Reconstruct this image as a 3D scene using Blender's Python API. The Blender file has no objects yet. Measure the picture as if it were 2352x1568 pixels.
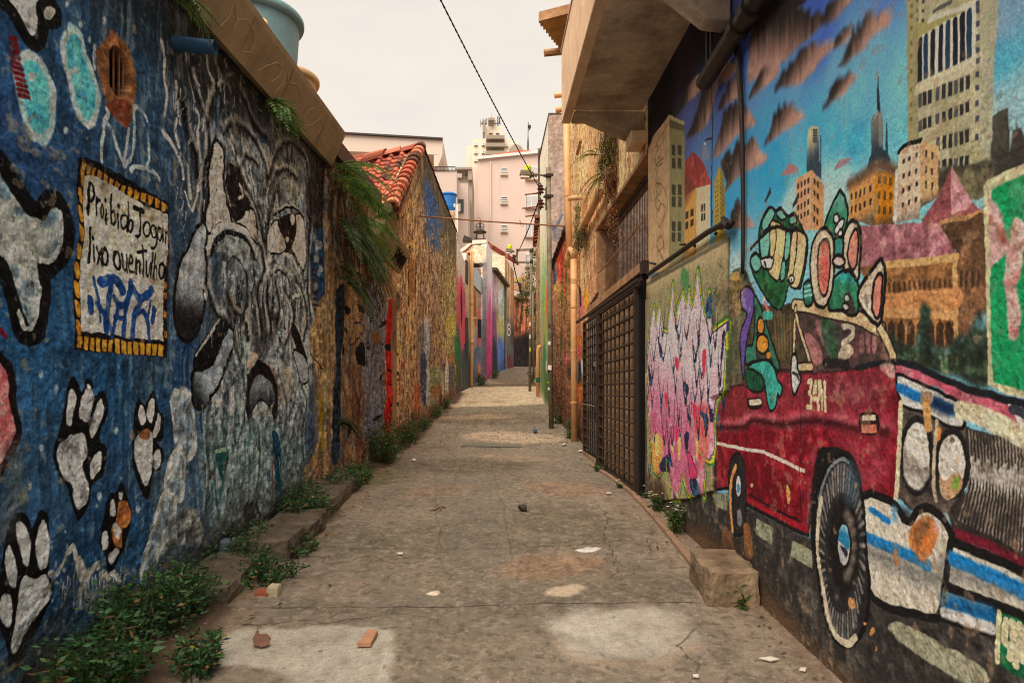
SUN_E = 3.6; SKY_C = (6.7, 6.0, 5.2); EXPO = 0.6
import bpy, math, random
import numpy as np
from mathutils import Vector, Matrix
rnd = random.Random(11)
sc = bpy.context.scene
COL = sc.collection
# ---------------------------------------------------------------- survey
# The photograph was measured in a 2352 px wide copy.  F, CX, CY and H are its focal
# length, vanishing point of the alley and eye height; at() turns a measured pixel
# plus a distance into a point of the street, Wall.map() one into a point of a wall.
F = 1568.0; CX = 1125.0; CY = 894.6; H = 1.6
CROP = {'D': (0, 0, 4096 / 2352.0), 'S': (0, 0, 1.0),
        'R1': (2550, 0, 1.742), 'R2': (3300, 0, 1.568), 'R3': (2550, 700, 1.568), 'R4': (3300, 1000, 1.568),
        'R5': (2550, 1600, 1.386), 'R6': (2950, 1150, 2.852), 'R7': (3200, 1800, 1.684),
        'L1': (0, 0, 1.1195), 'L2': (0, 1300, 1.0957), 'L3': (600, 0, 1.12), 'L4': (600, 1200, 1.0244),
        'SG': (280, 600, 1.8447), 'B1': (1250, 600, 2.24), 'B2': (1250, 1200, 2.24), 'C5': (1300, 400, 2.24),
        'Z7': (1700, 900, 2.24), 'G7': (2050, 0, 1.2067), 'P7': (2000, 1350, 3.486), 'WN': (2250, 560, 3.135),
        'Q1': (2280, 1040, 3.135), 'Q2': (2280, 1540, 3.135), 'RR': (2000, 900, 3.137), 'GR': (1700, 1700, 3.136),
        'LP': (700, 1900, 1.8875), 'LQ': (0, 2000, 2.146)}
def k(s):
    c = CROP['D']; out = []
    for t in s.split():
        if ',' in t:
            x, y = t.split(',')
            sx = c[0] + float(x) / (c[2] if c is not CROP['D'] else 2352 / 4096.0)
            sy = c[1] + float(y) / (c[2] if c is not CROP['D'] else 2352 / 4096.0)
            out.append((sx * 2352 / 4096.0, sy * 2352 / 4096.0))
        else:
            c = CROP[t]
    return out
def at(x, y, Y):
    return Vector(((x - CX) / F * Y, Y, H - (y - CY) / F * Y))
def ats(s, Y):
    return [at(x, y, Y) for x, y in k(s)]
def gz(Y):
    def f(y):
        if y < -6: return -.40
        if y < 7.26: return .0666 * y
        if y < 11.5: return .4835 + (y - 7.26) * .0157
        if y < 36: return .55 + .1 * (y - 11.5)
        return 3.0
    w = .35
    return (f(Y - w) + f(Y) * 2 + f(Y + w)) / 4
def ghit(x, y):
    lo, hi = 1.0, 60.0
    b = -(y - CY) / F
    for _ in range(60):
        m = (lo + hi) / 2
        if H + b * m > gz(m): lo = m
        else: hi = m
    return Vector(((x - CX) / F * lo, lo, gz(lo)))
def gp(s):
    x, y = k(s)[0]
    return ghit(x, y)
TINT = (.95, 1.0, 1.10)      # takes the warm daylight back out of colours read off the photograph
# ---------------------------------------------------------------- colour, noise
def lin(c):
    c = np.asarray(c, dtype=np.float32) / 255.0
    return np.where(c <= .04045, c / 12.92, ((c + .055) / 1.055) ** 2.4)
def lin4(c, g=1.0):
    r = np.clip(lin(c) * g, 0, .9)
    return (float(r[0]), float(r[1]), float(r[2]), 1.0)
def vnoise(x, y, seed=0):
    xi = np.floor(x); yi = np.floor(y)
    fx = (x - xi).astype(np.float32); fy = (y - yi).astype(np.float32)
    xi = xi.astype(np.int64); yi = yi.astype(np.int64)
    fx = fx * fx * (3 - 2 * fx); fy = fy * fy * (3 - 2 * fy)
    def h(i, j):
        n = (i * 374761393 + j * 668265263 + seed * 974711) & 0xffffffff
        n = ((n ^ (n >> 13)) * 1274126177) & 0xffffffff
        return ((n ^ (n >> 16)) & 0xffff).astype(np.float32) / 65535.0
    a = h(xi, yi); b = h(xi + 1, yi); c = h(xi, yi + 1); d = h(xi + 1, yi + 1)
    return a + (b - a) * fx + (c - a) * fy + (a - b - c + d) * fx * fy
def fbm(x, y, o=3, seed=0):
    s = 0; a = .5; t = 0
    for i in range(o):
        s = s + a * vnoise(x * 2 ** i + 17.3 * i, y * 2 ** i + 9.1 * i, seed + i * 7); t += a; a *= .55
    return s / t
def sstep(a, b, x):
    t = np.clip((x - a) / (b - a), 0, 1)
    return t * t * (3 - 2 * t)
# ---------------------------------------------------------------- materials
def _nt(name):
    m = bpy.data.materials.new(name); m.use_nodes = True
    nt = m.node_tree; nt.nodes.clear()
    o = nt.nodes.new('ShaderNodeOutputMaterial'); p = nt.nodes.new('ShaderNodeBsdfPrincipled')
    nt.links.new(p.outputs[0], o.inputs[0])
    return m, nt, p
def mat(name, col, rough=.8, var=.25, scale=6, bump=.15, bscale=60, metal=0., spec=.3, col2=None, amt=.5, stretch=None, gain=1.0):
    m, nt, p = _nt(name); N = nt.nodes.new; L = nt.links.new
    tc = N('ShaderNodeTexCoord'); src = tc.outputs['Object']
    if stretch:
        mp = N('ShaderNodeMapping'); mp.inputs['Scale'].default_value = stretch; L(src, mp.inputs[0]); src = mp.outputs[0]
    n1 = N('ShaderNodeTexNoise'); n1.inputs['Scale'].default_value = scale; n1.inputs['Detail'].default_value = 6; n1.inputs['Roughness'].default_value = .65
    L(src, n1.inputs['Vector'])
    mx = N('ShaderNodeMix'); mx.data_type = 'RGBA'
    c = np.array(lin4(col, gain)[:3])
    lo = c * (1 - var) if col2 is None else np.array(lin4(col2, gain)[:3])
    hi = np.clip(c * (1 + var), 0, .9) if col2 is None else c
    rp = N('ShaderNodeMapRange'); rp.inputs[1].default_value = amt - .2; rp.inputs[2].default_value = amt + .2
    L(n1.outputs[0], rp.inputs[0]); L(rp.outputs[0], mx.inputs[0])
    mx.inputs[6].default_value = (*lo, 1); mx.inputs[7].default_value = (*hi, 1)
    n2 = N('ShaderNodeTexNoise'); n2.inputs['Scale'].default_value = bscale; n2.inputs['Detail'].default_value = 4
    L(src, n2.inputs['Vector'])
    m2 = N('ShaderNodeMix'); m2.data_type = 'RGBA'; m2.blend_type = 'MULTIPLY'; m2.inputs[0].default_value = min(1, var * 1.6)
    L(mx.outputs[2], m2.inputs[6]); L(n2.outputs[0], m2.inputs[7])
    gm = N('ShaderNodeVectorMath'); gm.operation = 'SCALE'; gm.inputs['Scale'].default_value = 1 + min(1, var * 1.6) * .9
    L(m2.outputs[2], gm.inputs[0]); L(gm.outputs[0], p.inputs['Base Color'])
    if bump:
        b = N('ShaderNodeBump'); b.inputs['Strength'].default_value = bump; b.inputs['Distance'].default_value = .02
        L(n2.outputs[0], b.inputs['Height']); L(b.outputs[0], p.inputs['Normal'])
    p.inputs['Roughness'].default_value = rough; p.inputs['Metallic'].default_value = metal
    p.inputs['Specular IOR Level'].default_value = spec
    return m
def attr_mat(name, rough=.85, bump=.35, bscale=70, fine=.25, spec=.2, trans=0., speck=None, stretch=(1, 1, 1)):
    m, nt, p = _nt(name); N = nt.nodes.new; L = nt.links.new
    a = N('ShaderNodeAttribute'); a.attribute_name = 'Col'
    tc = N('ShaderNodeTexCoord'); mp = N('ShaderNodeMapping'); mp.inputs['Scale'].default_value = stretch; L(tc.outputs['Object'], mp.inputs[0])
    n2 = N('ShaderNodeTexNoise'); n2.inputs['Scale'].default_value = bscale; n2.inputs['Detail'].default_value = 5; n2.inputs['Roughness'].default_value = .7
    L(mp.outputs[0], n2.inputs['Vector'])
    rg = N('ShaderNodeMapRange'); rg.inputs[1].default_value = .3; rg.inputs[2].default_value = .7
    rg.inputs[3].default_value = 1 - fine; rg.inputs[4].default_value = 1 + fine; L(n2.outputs[0], rg.inputs[0])
    gm = N('ShaderNodeVectorMath'); gm.operation = 'SCALE'; L(a.outputs['Color'], gm.inputs[0]); L(rg.outputs[0], gm.inputs['Scale'])
    out = gm.outputs[0]
    if speck:
        v = N('ShaderNodeTexVoronoi'); v.inputs['Scale'].default_value = speck; L(tc.outputs['Object'], v.inputs['Vector'])
        r1 = N('ShaderNodeMapRange'); r1.inputs[1].default_value = .16; r1.inputs[2].default_value = .08; L(v.outputs['Distance'], r1.inputs[0])
        sx = N('ShaderNodeSeparateColor'); L(v.outputs['Color'], sx.inputs[0])
        r2 = N('ShaderNodeMapRange'); r2.inputs[1].default_value = .72; r2.inputs[2].default_value = .95; L(sx.outputs[0], r2.inputs[0])
        mm = N('ShaderNodeMath'); mm.operation = 'MULTIPLY'; L(r1.outputs[0], mm.inputs[0]); L(r2.outputs[0], mm.inputs[1])
        mx = N('ShaderNodeMix'); mx.data_type = 'RGBA'; L(mm.outputs[0], mx.inputs[0]); L(out, mx.inputs[6]); mx.inputs[7].default_value = (.5, .47, .42, 1)
        out = mx.outputs[2]
    L(out, p.inputs['Base Color'])
    if bump:
        b = N('ShaderNodeBump'); b.inputs['Strength'].default_value = bump; b.inputs['Distance'].default_value = .012
        L(n2.outputs[0], b.inputs['Height']); L(b.outputs[0], p.inputs['Normal'])
    p.inputs['Roughness'].default_value = rough; p.inputs['Specular IOR Level'].default_value = spec
    if trans:
        p.inputs['Subsurface Weight'].default_value = 0
        t = N('ShaderNodeBsdfTranslucent'); L(out, t.inputs['Color']); ms = N('ShaderNodeMixShader'); ms.inputs[0].default_value = trans
        L(p.outputs[0], ms.inputs[1]); L(t.outputs[0], ms.inputs[2])
        o = [n for n in nt.nodes if n.type == 'OUTPUT_MATERIAL'][0]; L(ms.outputs[0], o.inputs[0])
    return m
# ---------------------------------------------------------------- objects
def tag(o, label=None, cat=None, group=None, kind=None):
    if label: o['label'] = label
    if cat: o['category'] = cat
    if group: o['group'] = group
    if kind: o['kind'] = kind
    return o
def thing(name, loc, label, cat, group=None, rz=0):
    o = bpy.data.objects.new(name, None); COL.objects.link(o); o.empty_display_size = .2
    o.location = loc; o.rotation_euler = (0, 0, rz)
    return tag(o, label, cat, group)
class MB:
    def __init__(s): s.v = []; s.f = []; s.c = []
    def add(s, vs, fs, col=None):
        n = len(s.v); s.v += [tuple(p) for p in vs]; s.f += [tuple(i + n for i in f) for f in fs]
        if col is not None: s.c += [col] * len(vs)
        return s
    def box(s, a, b, col=None):
        x0, y0, z0 = a; x1, y1, z1 = b
        return s.add([(x0, y0, z0), (x1, y0, z0), (x1, y1, z0), (x0, y1, z0), (x0, y0, z1), (x1, y0, z1), (x1, y1, z1), (x0, y1, z1)],
                     [(0, 3, 2, 1), (4, 5, 6, 7), (0, 1, 5, 4), (1, 2, 6, 5), (2, 3, 7, 6), (3, 0, 4, 7)], col)
    def hexa(s, q, w, col=None):           # quad q pushed along vector w
        q = [Vector(p) for p in q]; w = Vector(w); n = len(q)
        return s.add(q + [p + w for p in q], [tuple(range(n))[::-1], tuple(range(n, 2 * n))] + [(i, (i + 1) % n, n + (i + 1) % n, n + i) for i in range(n)], col)
    def beam(s, p, q, w, h, up=(0, 0, 1), col=None):
        p = Vector(p); q = Vector(q); d = (q - p).normalized(); up = Vector(up)
        sx = d.cross(up); sx = sx.normalized() if sx.length > 1e-5 else Vector((1, 0, 0)); uz = sx.cross(d).normalized()
        o = [sx * (-w / 2) - uz * (h / 2), sx * (w / 2) - uz * (h / 2), sx * (w / 2) + uz * (h / 2), sx * (-w / 2) + uz * (h / 2)]
        return s.hexa([p + e for e in o], q - p, col)
    def tube(s, pts, r, n=8, cap=True, col=None):
        pts = [Vector(p) for p in pts]; R = r if isinstance(r, (list, tuple)) else [r] * len(pts); vs = []; fs = []; prev = None
        for i, p in enumerate(pts):
            d = ((pts[min(i + 1, len(pts) - 1)] - pts[max(i - 1, 0)])).normalized()
            if prev is None:
                a = d.cross(Vector((0, 0, 1)));  a = a if a.length > .05 else d.cross(Vector((0, 1, 0))); a.normalize()
            else:
                a = prev - d * prev.dot(d); a.normalize()
            prev = a; b = d.cross(a)
            for j in range(n):
                t = 2 * math.pi * j / n; vs.append(p + (a * math.cos(t) + b * math.sin(t)) * R[i])
        for i in range(len(pts) - 1):
            for j in range(n):
                fs.append((i * n + j, i * n + (j + 1) % n, (i + 1) * n + (j + 1) % n, (i + 1) * n + j))
        if cap: fs += [tuple(range(n))[::-1], tuple(range((len(pts) - 1) * n, len(pts) * n))]
        return s.add(vs, fs, col)
    def lathe(s, c, prof, n=24, col=None):     # prof: (r, z)
        c = Vector(c); vs = []; fs = []
        for r, z in prof:
            for j in range(n):
                t = 2 * math.pi * j / n; vs.append(c + Vector((r * math.cos(t), r * math.sin(t), z)))
        for i in range(len(prof) - 1):
            for j in range(n): fs.append((i * n + j, i * n + (j + 1) % n, (i + 1) * n + (j + 1) % n, (i + 1) * n + j))
        fs += [tuple(range(n))[::-1], tuple(range((len(prof) - 1) * n, len(prof) * n))]
        return s.add(vs, fs, col)
    def build(s, name, m, parent=None, smooth=False, bevel=0, origin=None):
        me = bpy.data.meshes.new(name)
        vs = s.v
        if origin is None and parent is not None: origin = parent.matrix_basis @ Vector((0, 0, 0))
        if origin is None and parent is None:
            a = np.array(vs); origin = Vector(((a[:, 0].min() + a[:, 0].max()) / 2, (a[:, 1].min() + a[:, 1].max()) / 2, a[:, 2].min()))
        vs = [(p[0] - origin[0], p[1] - origin[1], p[2] - origin[2]) for p in vs]
        me.from_pydata(vs, [], s.f); me.update()
        if s.c:
            at_ = me.color_attributes.new('Col', 'FLOAT_COLOR', 'POINT')
            a = np.ones((len(vs), 4), np.float32); a[:, :3] = np.array(s.c, np.float32); at_.data.foreach_set('color', a.ravel())
        if smooth: me.polygons.foreach_set('use_smooth', [True] * len(me.polygons))
        me.materials.append(m)
        o = bpy.data.objects.new(name, me); COL.objects.link(o)
        if parent is not None: o.parent = parent
        else: o.location = origin
        if bevel:
            b = o.modifiers.new('bevel', 'BEVEL'); b.width = bevel; b.segments = 2; b.limit_method = 'ANGLE'
        return o
def solo(mb, name, m, label, cat, group=None, **kw):
    return tag(mb.build(name, m, None, **kw), label, cat, group)
def part(t, name, m, mb, label=None, **kw):
    o = mb.build(name, m, t, **kw)
    if label: o['label'] = label
    return o
def subpart(p, name, m, mb, **kw):          # p sits at its parent's origin with a zero transform of its own
    org = p.matrix_basis.translation + (p.parent.matrix_basis.translation if p.parent else Vector((0, 0, 0)))
    o = mb.build(name, m, p, origin=org, **kw)
    return o
# ---------------------------------------------------------------- painted walls
def smooth_pts(p, closed, n=4):
    p = np.array(p, float); N = len(p)
    if N < 3: return p
    out = []
    rng = range(N if closed else N - 1)
    for i in rng:
        if closed: a, b, c, d = p[(i - 1) % N], p[i], p[(i + 1) % N], p[(i + 2) % N]
        else: a, b, c, d = p[max(i - 1, 0)], p[i], p[i + 1], p[min(i + 2, N - 1)]
        for t in np.arange(n) / n:
            out.append(.5 * ((2 * b) + (c - a) * t + (2 * a - 5 * b + 4 * c - d) * t * t + (3 * b - a - 3 * c + d) * t ** 3))
    if not closed: out.append(p[-1])
    return np.array(out)
class Wall:
    """upright wall of the alley; p0 -> p1 in plan, seen from side sgn (+1: on the left of the lane)."""
    def __init__(s, p0, p1, sgn):
        s.p0 = np.array(p0, float); s.p1 = np.array(p1, float); s.L = float(np.hypot(*(s.p1 - s.p0))); s.d = (s.p1 - s.p0) / s.L
        s.n = np.array((s.d[1], -s.d[0])) * sgn; s.sgn = sgn
    def map1(s, x, y):
        a = (x - CX) / F; b = -(y - CY) / F
        u = (s.p0[0] - a * s.p0[1]) / (a * s.d[1] - s.d[0]); t = s.p0[1] + u * s.d[1]
        return u, H + b * t
    def map(s, pts):
        if isinstance(pts, str): pts = k(pts)
        return np.array([s.map1(x, y) for x, y in pts])
    def us(s, n, lo=None, hi=None, extra=()):
        lo = 0 if lo is None else lo; hi = s.L if hi is None else hi
        q0 = s.p0 + s.d * lo; q1 = s.p0 + s.d * hi
        a = np.linspace(q0[0] / q0[1], q1[0] / q1[1], n)
        u = (s.p0[0] - a * s.p0[1]) / (a * s.d[1] - s.d[0])
        return np.unique(np.concatenate([np.array(extra, float), u]))
class Canvas:
    def __init__(s, W, us, zb, zt, nv, seed=1, rough=.006, rs=18, r=None):
        s.W = W; nu = len(us); s.us = us; s.sk = 1.0
        b = np.array([zb(u) for u in us]); t = np.array([zt(u) for u in us])
        r = (np.linspace(0, 1, nv) if r is None else r)[:, None]
        s.U = np.repeat(us[None, :], nv, 0).astype(np.float32); s.V = (b[None] + (t - b)[None] * r).astype(np.float32)
        s.n1 = fbm(s.U * rs, s.V * rs, 3, seed) - .5
        s.n2 = fbm(s.U * rs + 50, s.V * rs + 50, 3, seed + 3) - .5
        s.big = fbm(s.U * 2.2, s.V * 2.2, 4, seed + 9) - .5
        s.st = fbm(s.U * 30, s.V * 3.5, 3, seed + 15) - .5     # upright drips
        s.wu = s.n1 * rough * 2.5; s.wv = s.n2 * rough * 2.5
        s.C = np.zeros(s.U.shape + (3,), np.float32); s.Z = np.zeros(s.U.shape, np.float32)
    def idw(s, samples, p=3., warp=.25):
        uu = s.U + s.big * warp; vv = s.V + s.n1 * warp * .6
        acc = 0; ws = 0
        for txt, c in samples:
            u, v = s.W.map(txt)[0]
            w = 1 / ((uu - u) ** 2 + (vv - v) ** 2 + .004) ** (p / 2)
            acc = acc + w[..., None] * np.array(c, np.float32); ws = ws + w
        s.C[...] = acc / ws[..., None]
    def mod(s, f):                                    # brightness field
        s.C *= f[..., None]
    def grain(s, amp, f=150, seed=3, a=1.):
        g = vnoise(s.U * f, s.V * f, seed) * .6 + vnoise(s.U * f * .45, s.V * f * .45, seed + 1) * .4 - .5
        s.C *= (1 + amp * 2 * g * a)[..., None]
    def mix(s, a, c):
        s.C += (np.array(c, np.float32) - s.C) * np.clip(a, 0, 1)[..., None]
    def _reg(s, p, m):
        u0, v0 = p.min(0) - m; u1, v1 = p.max(0) + m
        c = np.nonzero((s.us >= u0) & (s.us <= u1))[0]
        if len(c) < 1: return None
        vc = s.V[:, c[0]:c[-1] + 1]
        r = np.nonzero(((vc >= v0) & (vc <= v1)).any(1))[0]
        if len(r) < 1: return None
        return slice(r[0], r[-1] + 1), slice(c[0], c[-1] + 1)
    def _apply(s, sl, a, col, grad, tex, mott, streak, rel):
        U = s.U[sl]; V = s.V[sl]
        c = np.zeros(U.shape + (3,), np.float32) + np.array(col, np.float32)
        if grad:
            c2, g0, g1 = grad
            q0, q1 = s.W.map(g0 + ' ' + g1) if isinstance(g0, str) else (np.array(g0), np.array(g1))
            d = q1 - q0
            t = ((U - q0[0]) * d[0] + (V - q0[1]) * d[1]) / (d @ d) + streak * s.st[sl] * 2 + s.n1[sl] * .25
            c += (np.array(c2, np.float32) - c) * sstep(0, 1, t)[..., None]
        if mott:
            c2, am = mott
            c += (np.array(c2, np.float32) - c) * np.clip(am + 3.2 * (s.n2[sl] + .6 * s.big[sl]), 0, 1)[..., None]
        if tex: c *= (1 + tex * 2 * (s.n1[sl] + .5 * s.st[sl]))[..., None]
        s.C[sl] += (c - s.C[sl]) * a[..., None]
        if rel: s.Z[sl] += rel * a
    def poly(s, pts, col, soft=.008, a=1., grad=None, tex=.12, sm=4, ol=None, olw=.02, wear=0., mott=None, streak=0., warp=1., rel=0.):
        if soft <= .035: soft *= s.sk
        p = s.W.map(pts) if not isinstance(pts, np.ndarray) else pts
        if sm: p = smooth_pts(p, True, sm)
        sl = s._reg(p, soft + (olw if ol else 0) + .03)
        if sl is None: return
        u = s.U[sl] + s.wu[sl] * warp; v = s.V[sl] + s.wv[sl] * warp
        d2 = np.full(u.shape, 1e9, np.float32); ins = np.zeros(u.shape, bool)
        N = len(p)
        for i in range(N):
            x0, y0 = p[i]; x1, y1 = p[(i + 1) % N]; ex = x1 - x0; ey = y1 - y0
            L = ex * ex + ey * ey + 1e-12
            t = np.clip(((u - x0) * ex + (v - y0) * ey) / L, 0, 1)
            d2 = np.minimum(d2, (u - x0 - ex * t) ** 2 + (v - y0 - ey * t) ** 2)
            if abs(ey) > 1e-9: ins ^= ((y0 > v) != (y1 > v)) & (u < x0 + ex * (v - y0) / ey)
        sd = np.sqrt(d2); sd[ins] *= -1
        if ol is not None:
            ao = sstep(.5, -.5, (sd - olw) / soft) * sstep(-.5, .5, (sd + olw * .35) / soft)
            if wear: ao = ao * (1 - wear * sstep(.05, .2, s.n2[sl]))
        al = a * sstep(.5, -.5, sd / soft)
        if wear: al = al * (1 - wear * sstep(.05, .22, s.n1[sl] + .5 * s.big[sl]))
        s._apply(sl, al, col, grad, tex, mott, streak, rel)
        if ol is not None: s._apply(sl, ao, ol, None, tex, None, 0, 0)
    def ell(s, c, r, col, rot=0, **kw):               # c: text point; r in measured px of that crop
        nm, xy = c.split(); x, y = map(float, xy.split(','))
        pts = ' '.join('%.1f,%.1f' % (x + r[0] * math.cos(t) * math.cos(rot) - r[1] * math.sin(t) * math.sin(rot), y + r[0] * math.cos(t) * math.sin(rot) + r[1] * math.sin(t) * math.cos(rot)) for t in np.linspace(0, 2 * math.pi, 15)[:-1])
        s.poly(nm + ' ' + pts, col, sm=2, **kw)
    def line(s, pts, w, col, soft=.006, a=1., tex=.12, sm=3, wear=0., warp=1., mott=None):
        if soft <= .035: soft *= s.sk
        p = s.W.map(pts) if not isinstance(pts, np.ndarray) else pts
        w0, w1 = w if isinstance(w, tuple) else (w, w)
        if sm: p = smooth_pts(p, False, sm)
        sl = s._reg(p, max(w0, w1) + soft + .02)
        if sl is None: return
        u = s.U[sl] + s.wu[sl] * warp; v = s.V[sl] + s.wv[sl] * warp
        best = np.full(u.shape, 1e9, np.float32); N = len(p)
        for i in range(N - 1):
            x0, y0 = p[i]; x1, y1 = p[i + 1]; ex = x1 - x0; ey = y1 - y0
            L = ex * ex + ey * ey + 1e-12
            t = np.clip(((u - x0) * ex + (v - y0) * ey) / L, 0, 1)
            ww = w0 + (w1 - w0) * (i + t) / (N - 1)
            best = np.minimum(best, np.sqrt((u - x0 - ex * t) ** 2 + (v - y0 - ey * t) ** 2) - ww / 2)
        al = a * sstep(.5, -.5, best / soft)
        if wear: al = al * (1 - wear * sstep(.02, .2, s.n2[sl]))
        s._apply(sl, al, col, None, tex, mott, 0, 0)
    def ring(s, c, r, w, col, **kw):
        nm, xy = c.split(); x, y = map(float, xy.split(','))
        pts = ' '.join('%.1f,%.1f' % (x + r[0] * math.cos(t), y + r[1] * math.sin(t)) for t in np.linspace(0, 2 * math.pi, 14))
        s.line(nm + ' ' + pts, w, col, **kw)
    def mesh(s, name, m, thick=.3, parent=None, gain=1.0, origin=None):
        nv, nu = s.U.shape; W = s.W
        X = W.p0[0] + W.d[0] * s.U + W.n[0] * s.Z; Y = W.p0[1] + W.d[1] * s.U + W.n[1] * s.Z
        P = np.stack([X, Y, s.V], -1).reshape(-1, 3)
        col = np.clip(lin(np.clip(s.C, 0, 255)) * gain * np.array(TINT, np.float32), 0.003, .85).reshape(-1, 3)
        idx = np.arange(nv * nu).reshape(nv, nu)
        q = np.stack([idx[:-1, :-1], idx[:-1, 1:], idx[1:, 1:], idx[1:, :-1]], -1).reshape(-1, 4)
        if W.sgn < 0: q = q[:, ::-1]
        loop = np.concatenate([idx[0, :-1], idx[:-1, -1], idx[-1, :0:-1], idx[:0:-1, 0]])
        B = P[loop].copy(); Zl = s.Z.reshape(-1)[loop]
        B[:, 0] -= W.n[0] * (thick + Zl); B[:, 1] -= W.n[1] * (thick + Zl)
        m0 = nv * nu; ln = len(loop); nx = np.roll(np.arange(ln), -1)
        sk = np.stack([loop, m0 + np.arange(ln), m0 + nx, loop[nx]], -1)
        if W.sgn < 0: sk = sk[:, ::-1]
        # back: strips between the bottom and top edges
        bi = m0 + np.arange(nu); ti = m0 + (nu - 1) + (nv - 1) + np.arange(nu)
        ti = (m0 + ((nu - 1) + (nv - 1) + np.arange(nu)) % ln)[::-1]
        bk = np.stack([bi[:-1], ti[:-1], ti[1:], bi[1:]], -1)
        if W.sgn < 0: bk = bk[:, ::-1]
        Fq = np.concatenate([q, sk, bk]).astype(np.int32)
        V = np.concatenate([P, B]); Cc = np.concatenate([col, col[loop]])
        if origin is None: origin = (0, 0, 0) if parent is None else tuple(parent.matrix_basis.translation)
        me = bpy.data.meshes.new(name)
        me.vertices.add(len(V)); me.vertices.foreach_set('co', (V - np.array(origin)).astype(np.float32).ravel())
        me.loops.add(Fq.size); me.loops.foreach_set('vertex_index', Fq.ravel())
        me.polygons.add(len(Fq)); me.polygons.foreach_set('loop_start', np.arange(0, Fq.size, 4, dtype=np.int32))
        sm = np.zeros(len(Fq), bool); sm[:len(q)] = True
        me.polygons.foreach_set('use_smooth', sm)
        me.update(calc_edges=True)
        a_ = me.color_attributes.new('Col', 'FLOAT_COLOR', 'POINT')
        c4 = np.ones((len(V), 4), np.float32); c4[:, :3] = Cc; a_.data.foreach_set('color', c4.ravel())
        me.materials.append(m)
        o = bpy.data.objects.new(name, me); COL.objects.link(o)
        if parent is not None: o.parent = parent
        else: o.location = origin
        return o
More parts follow.
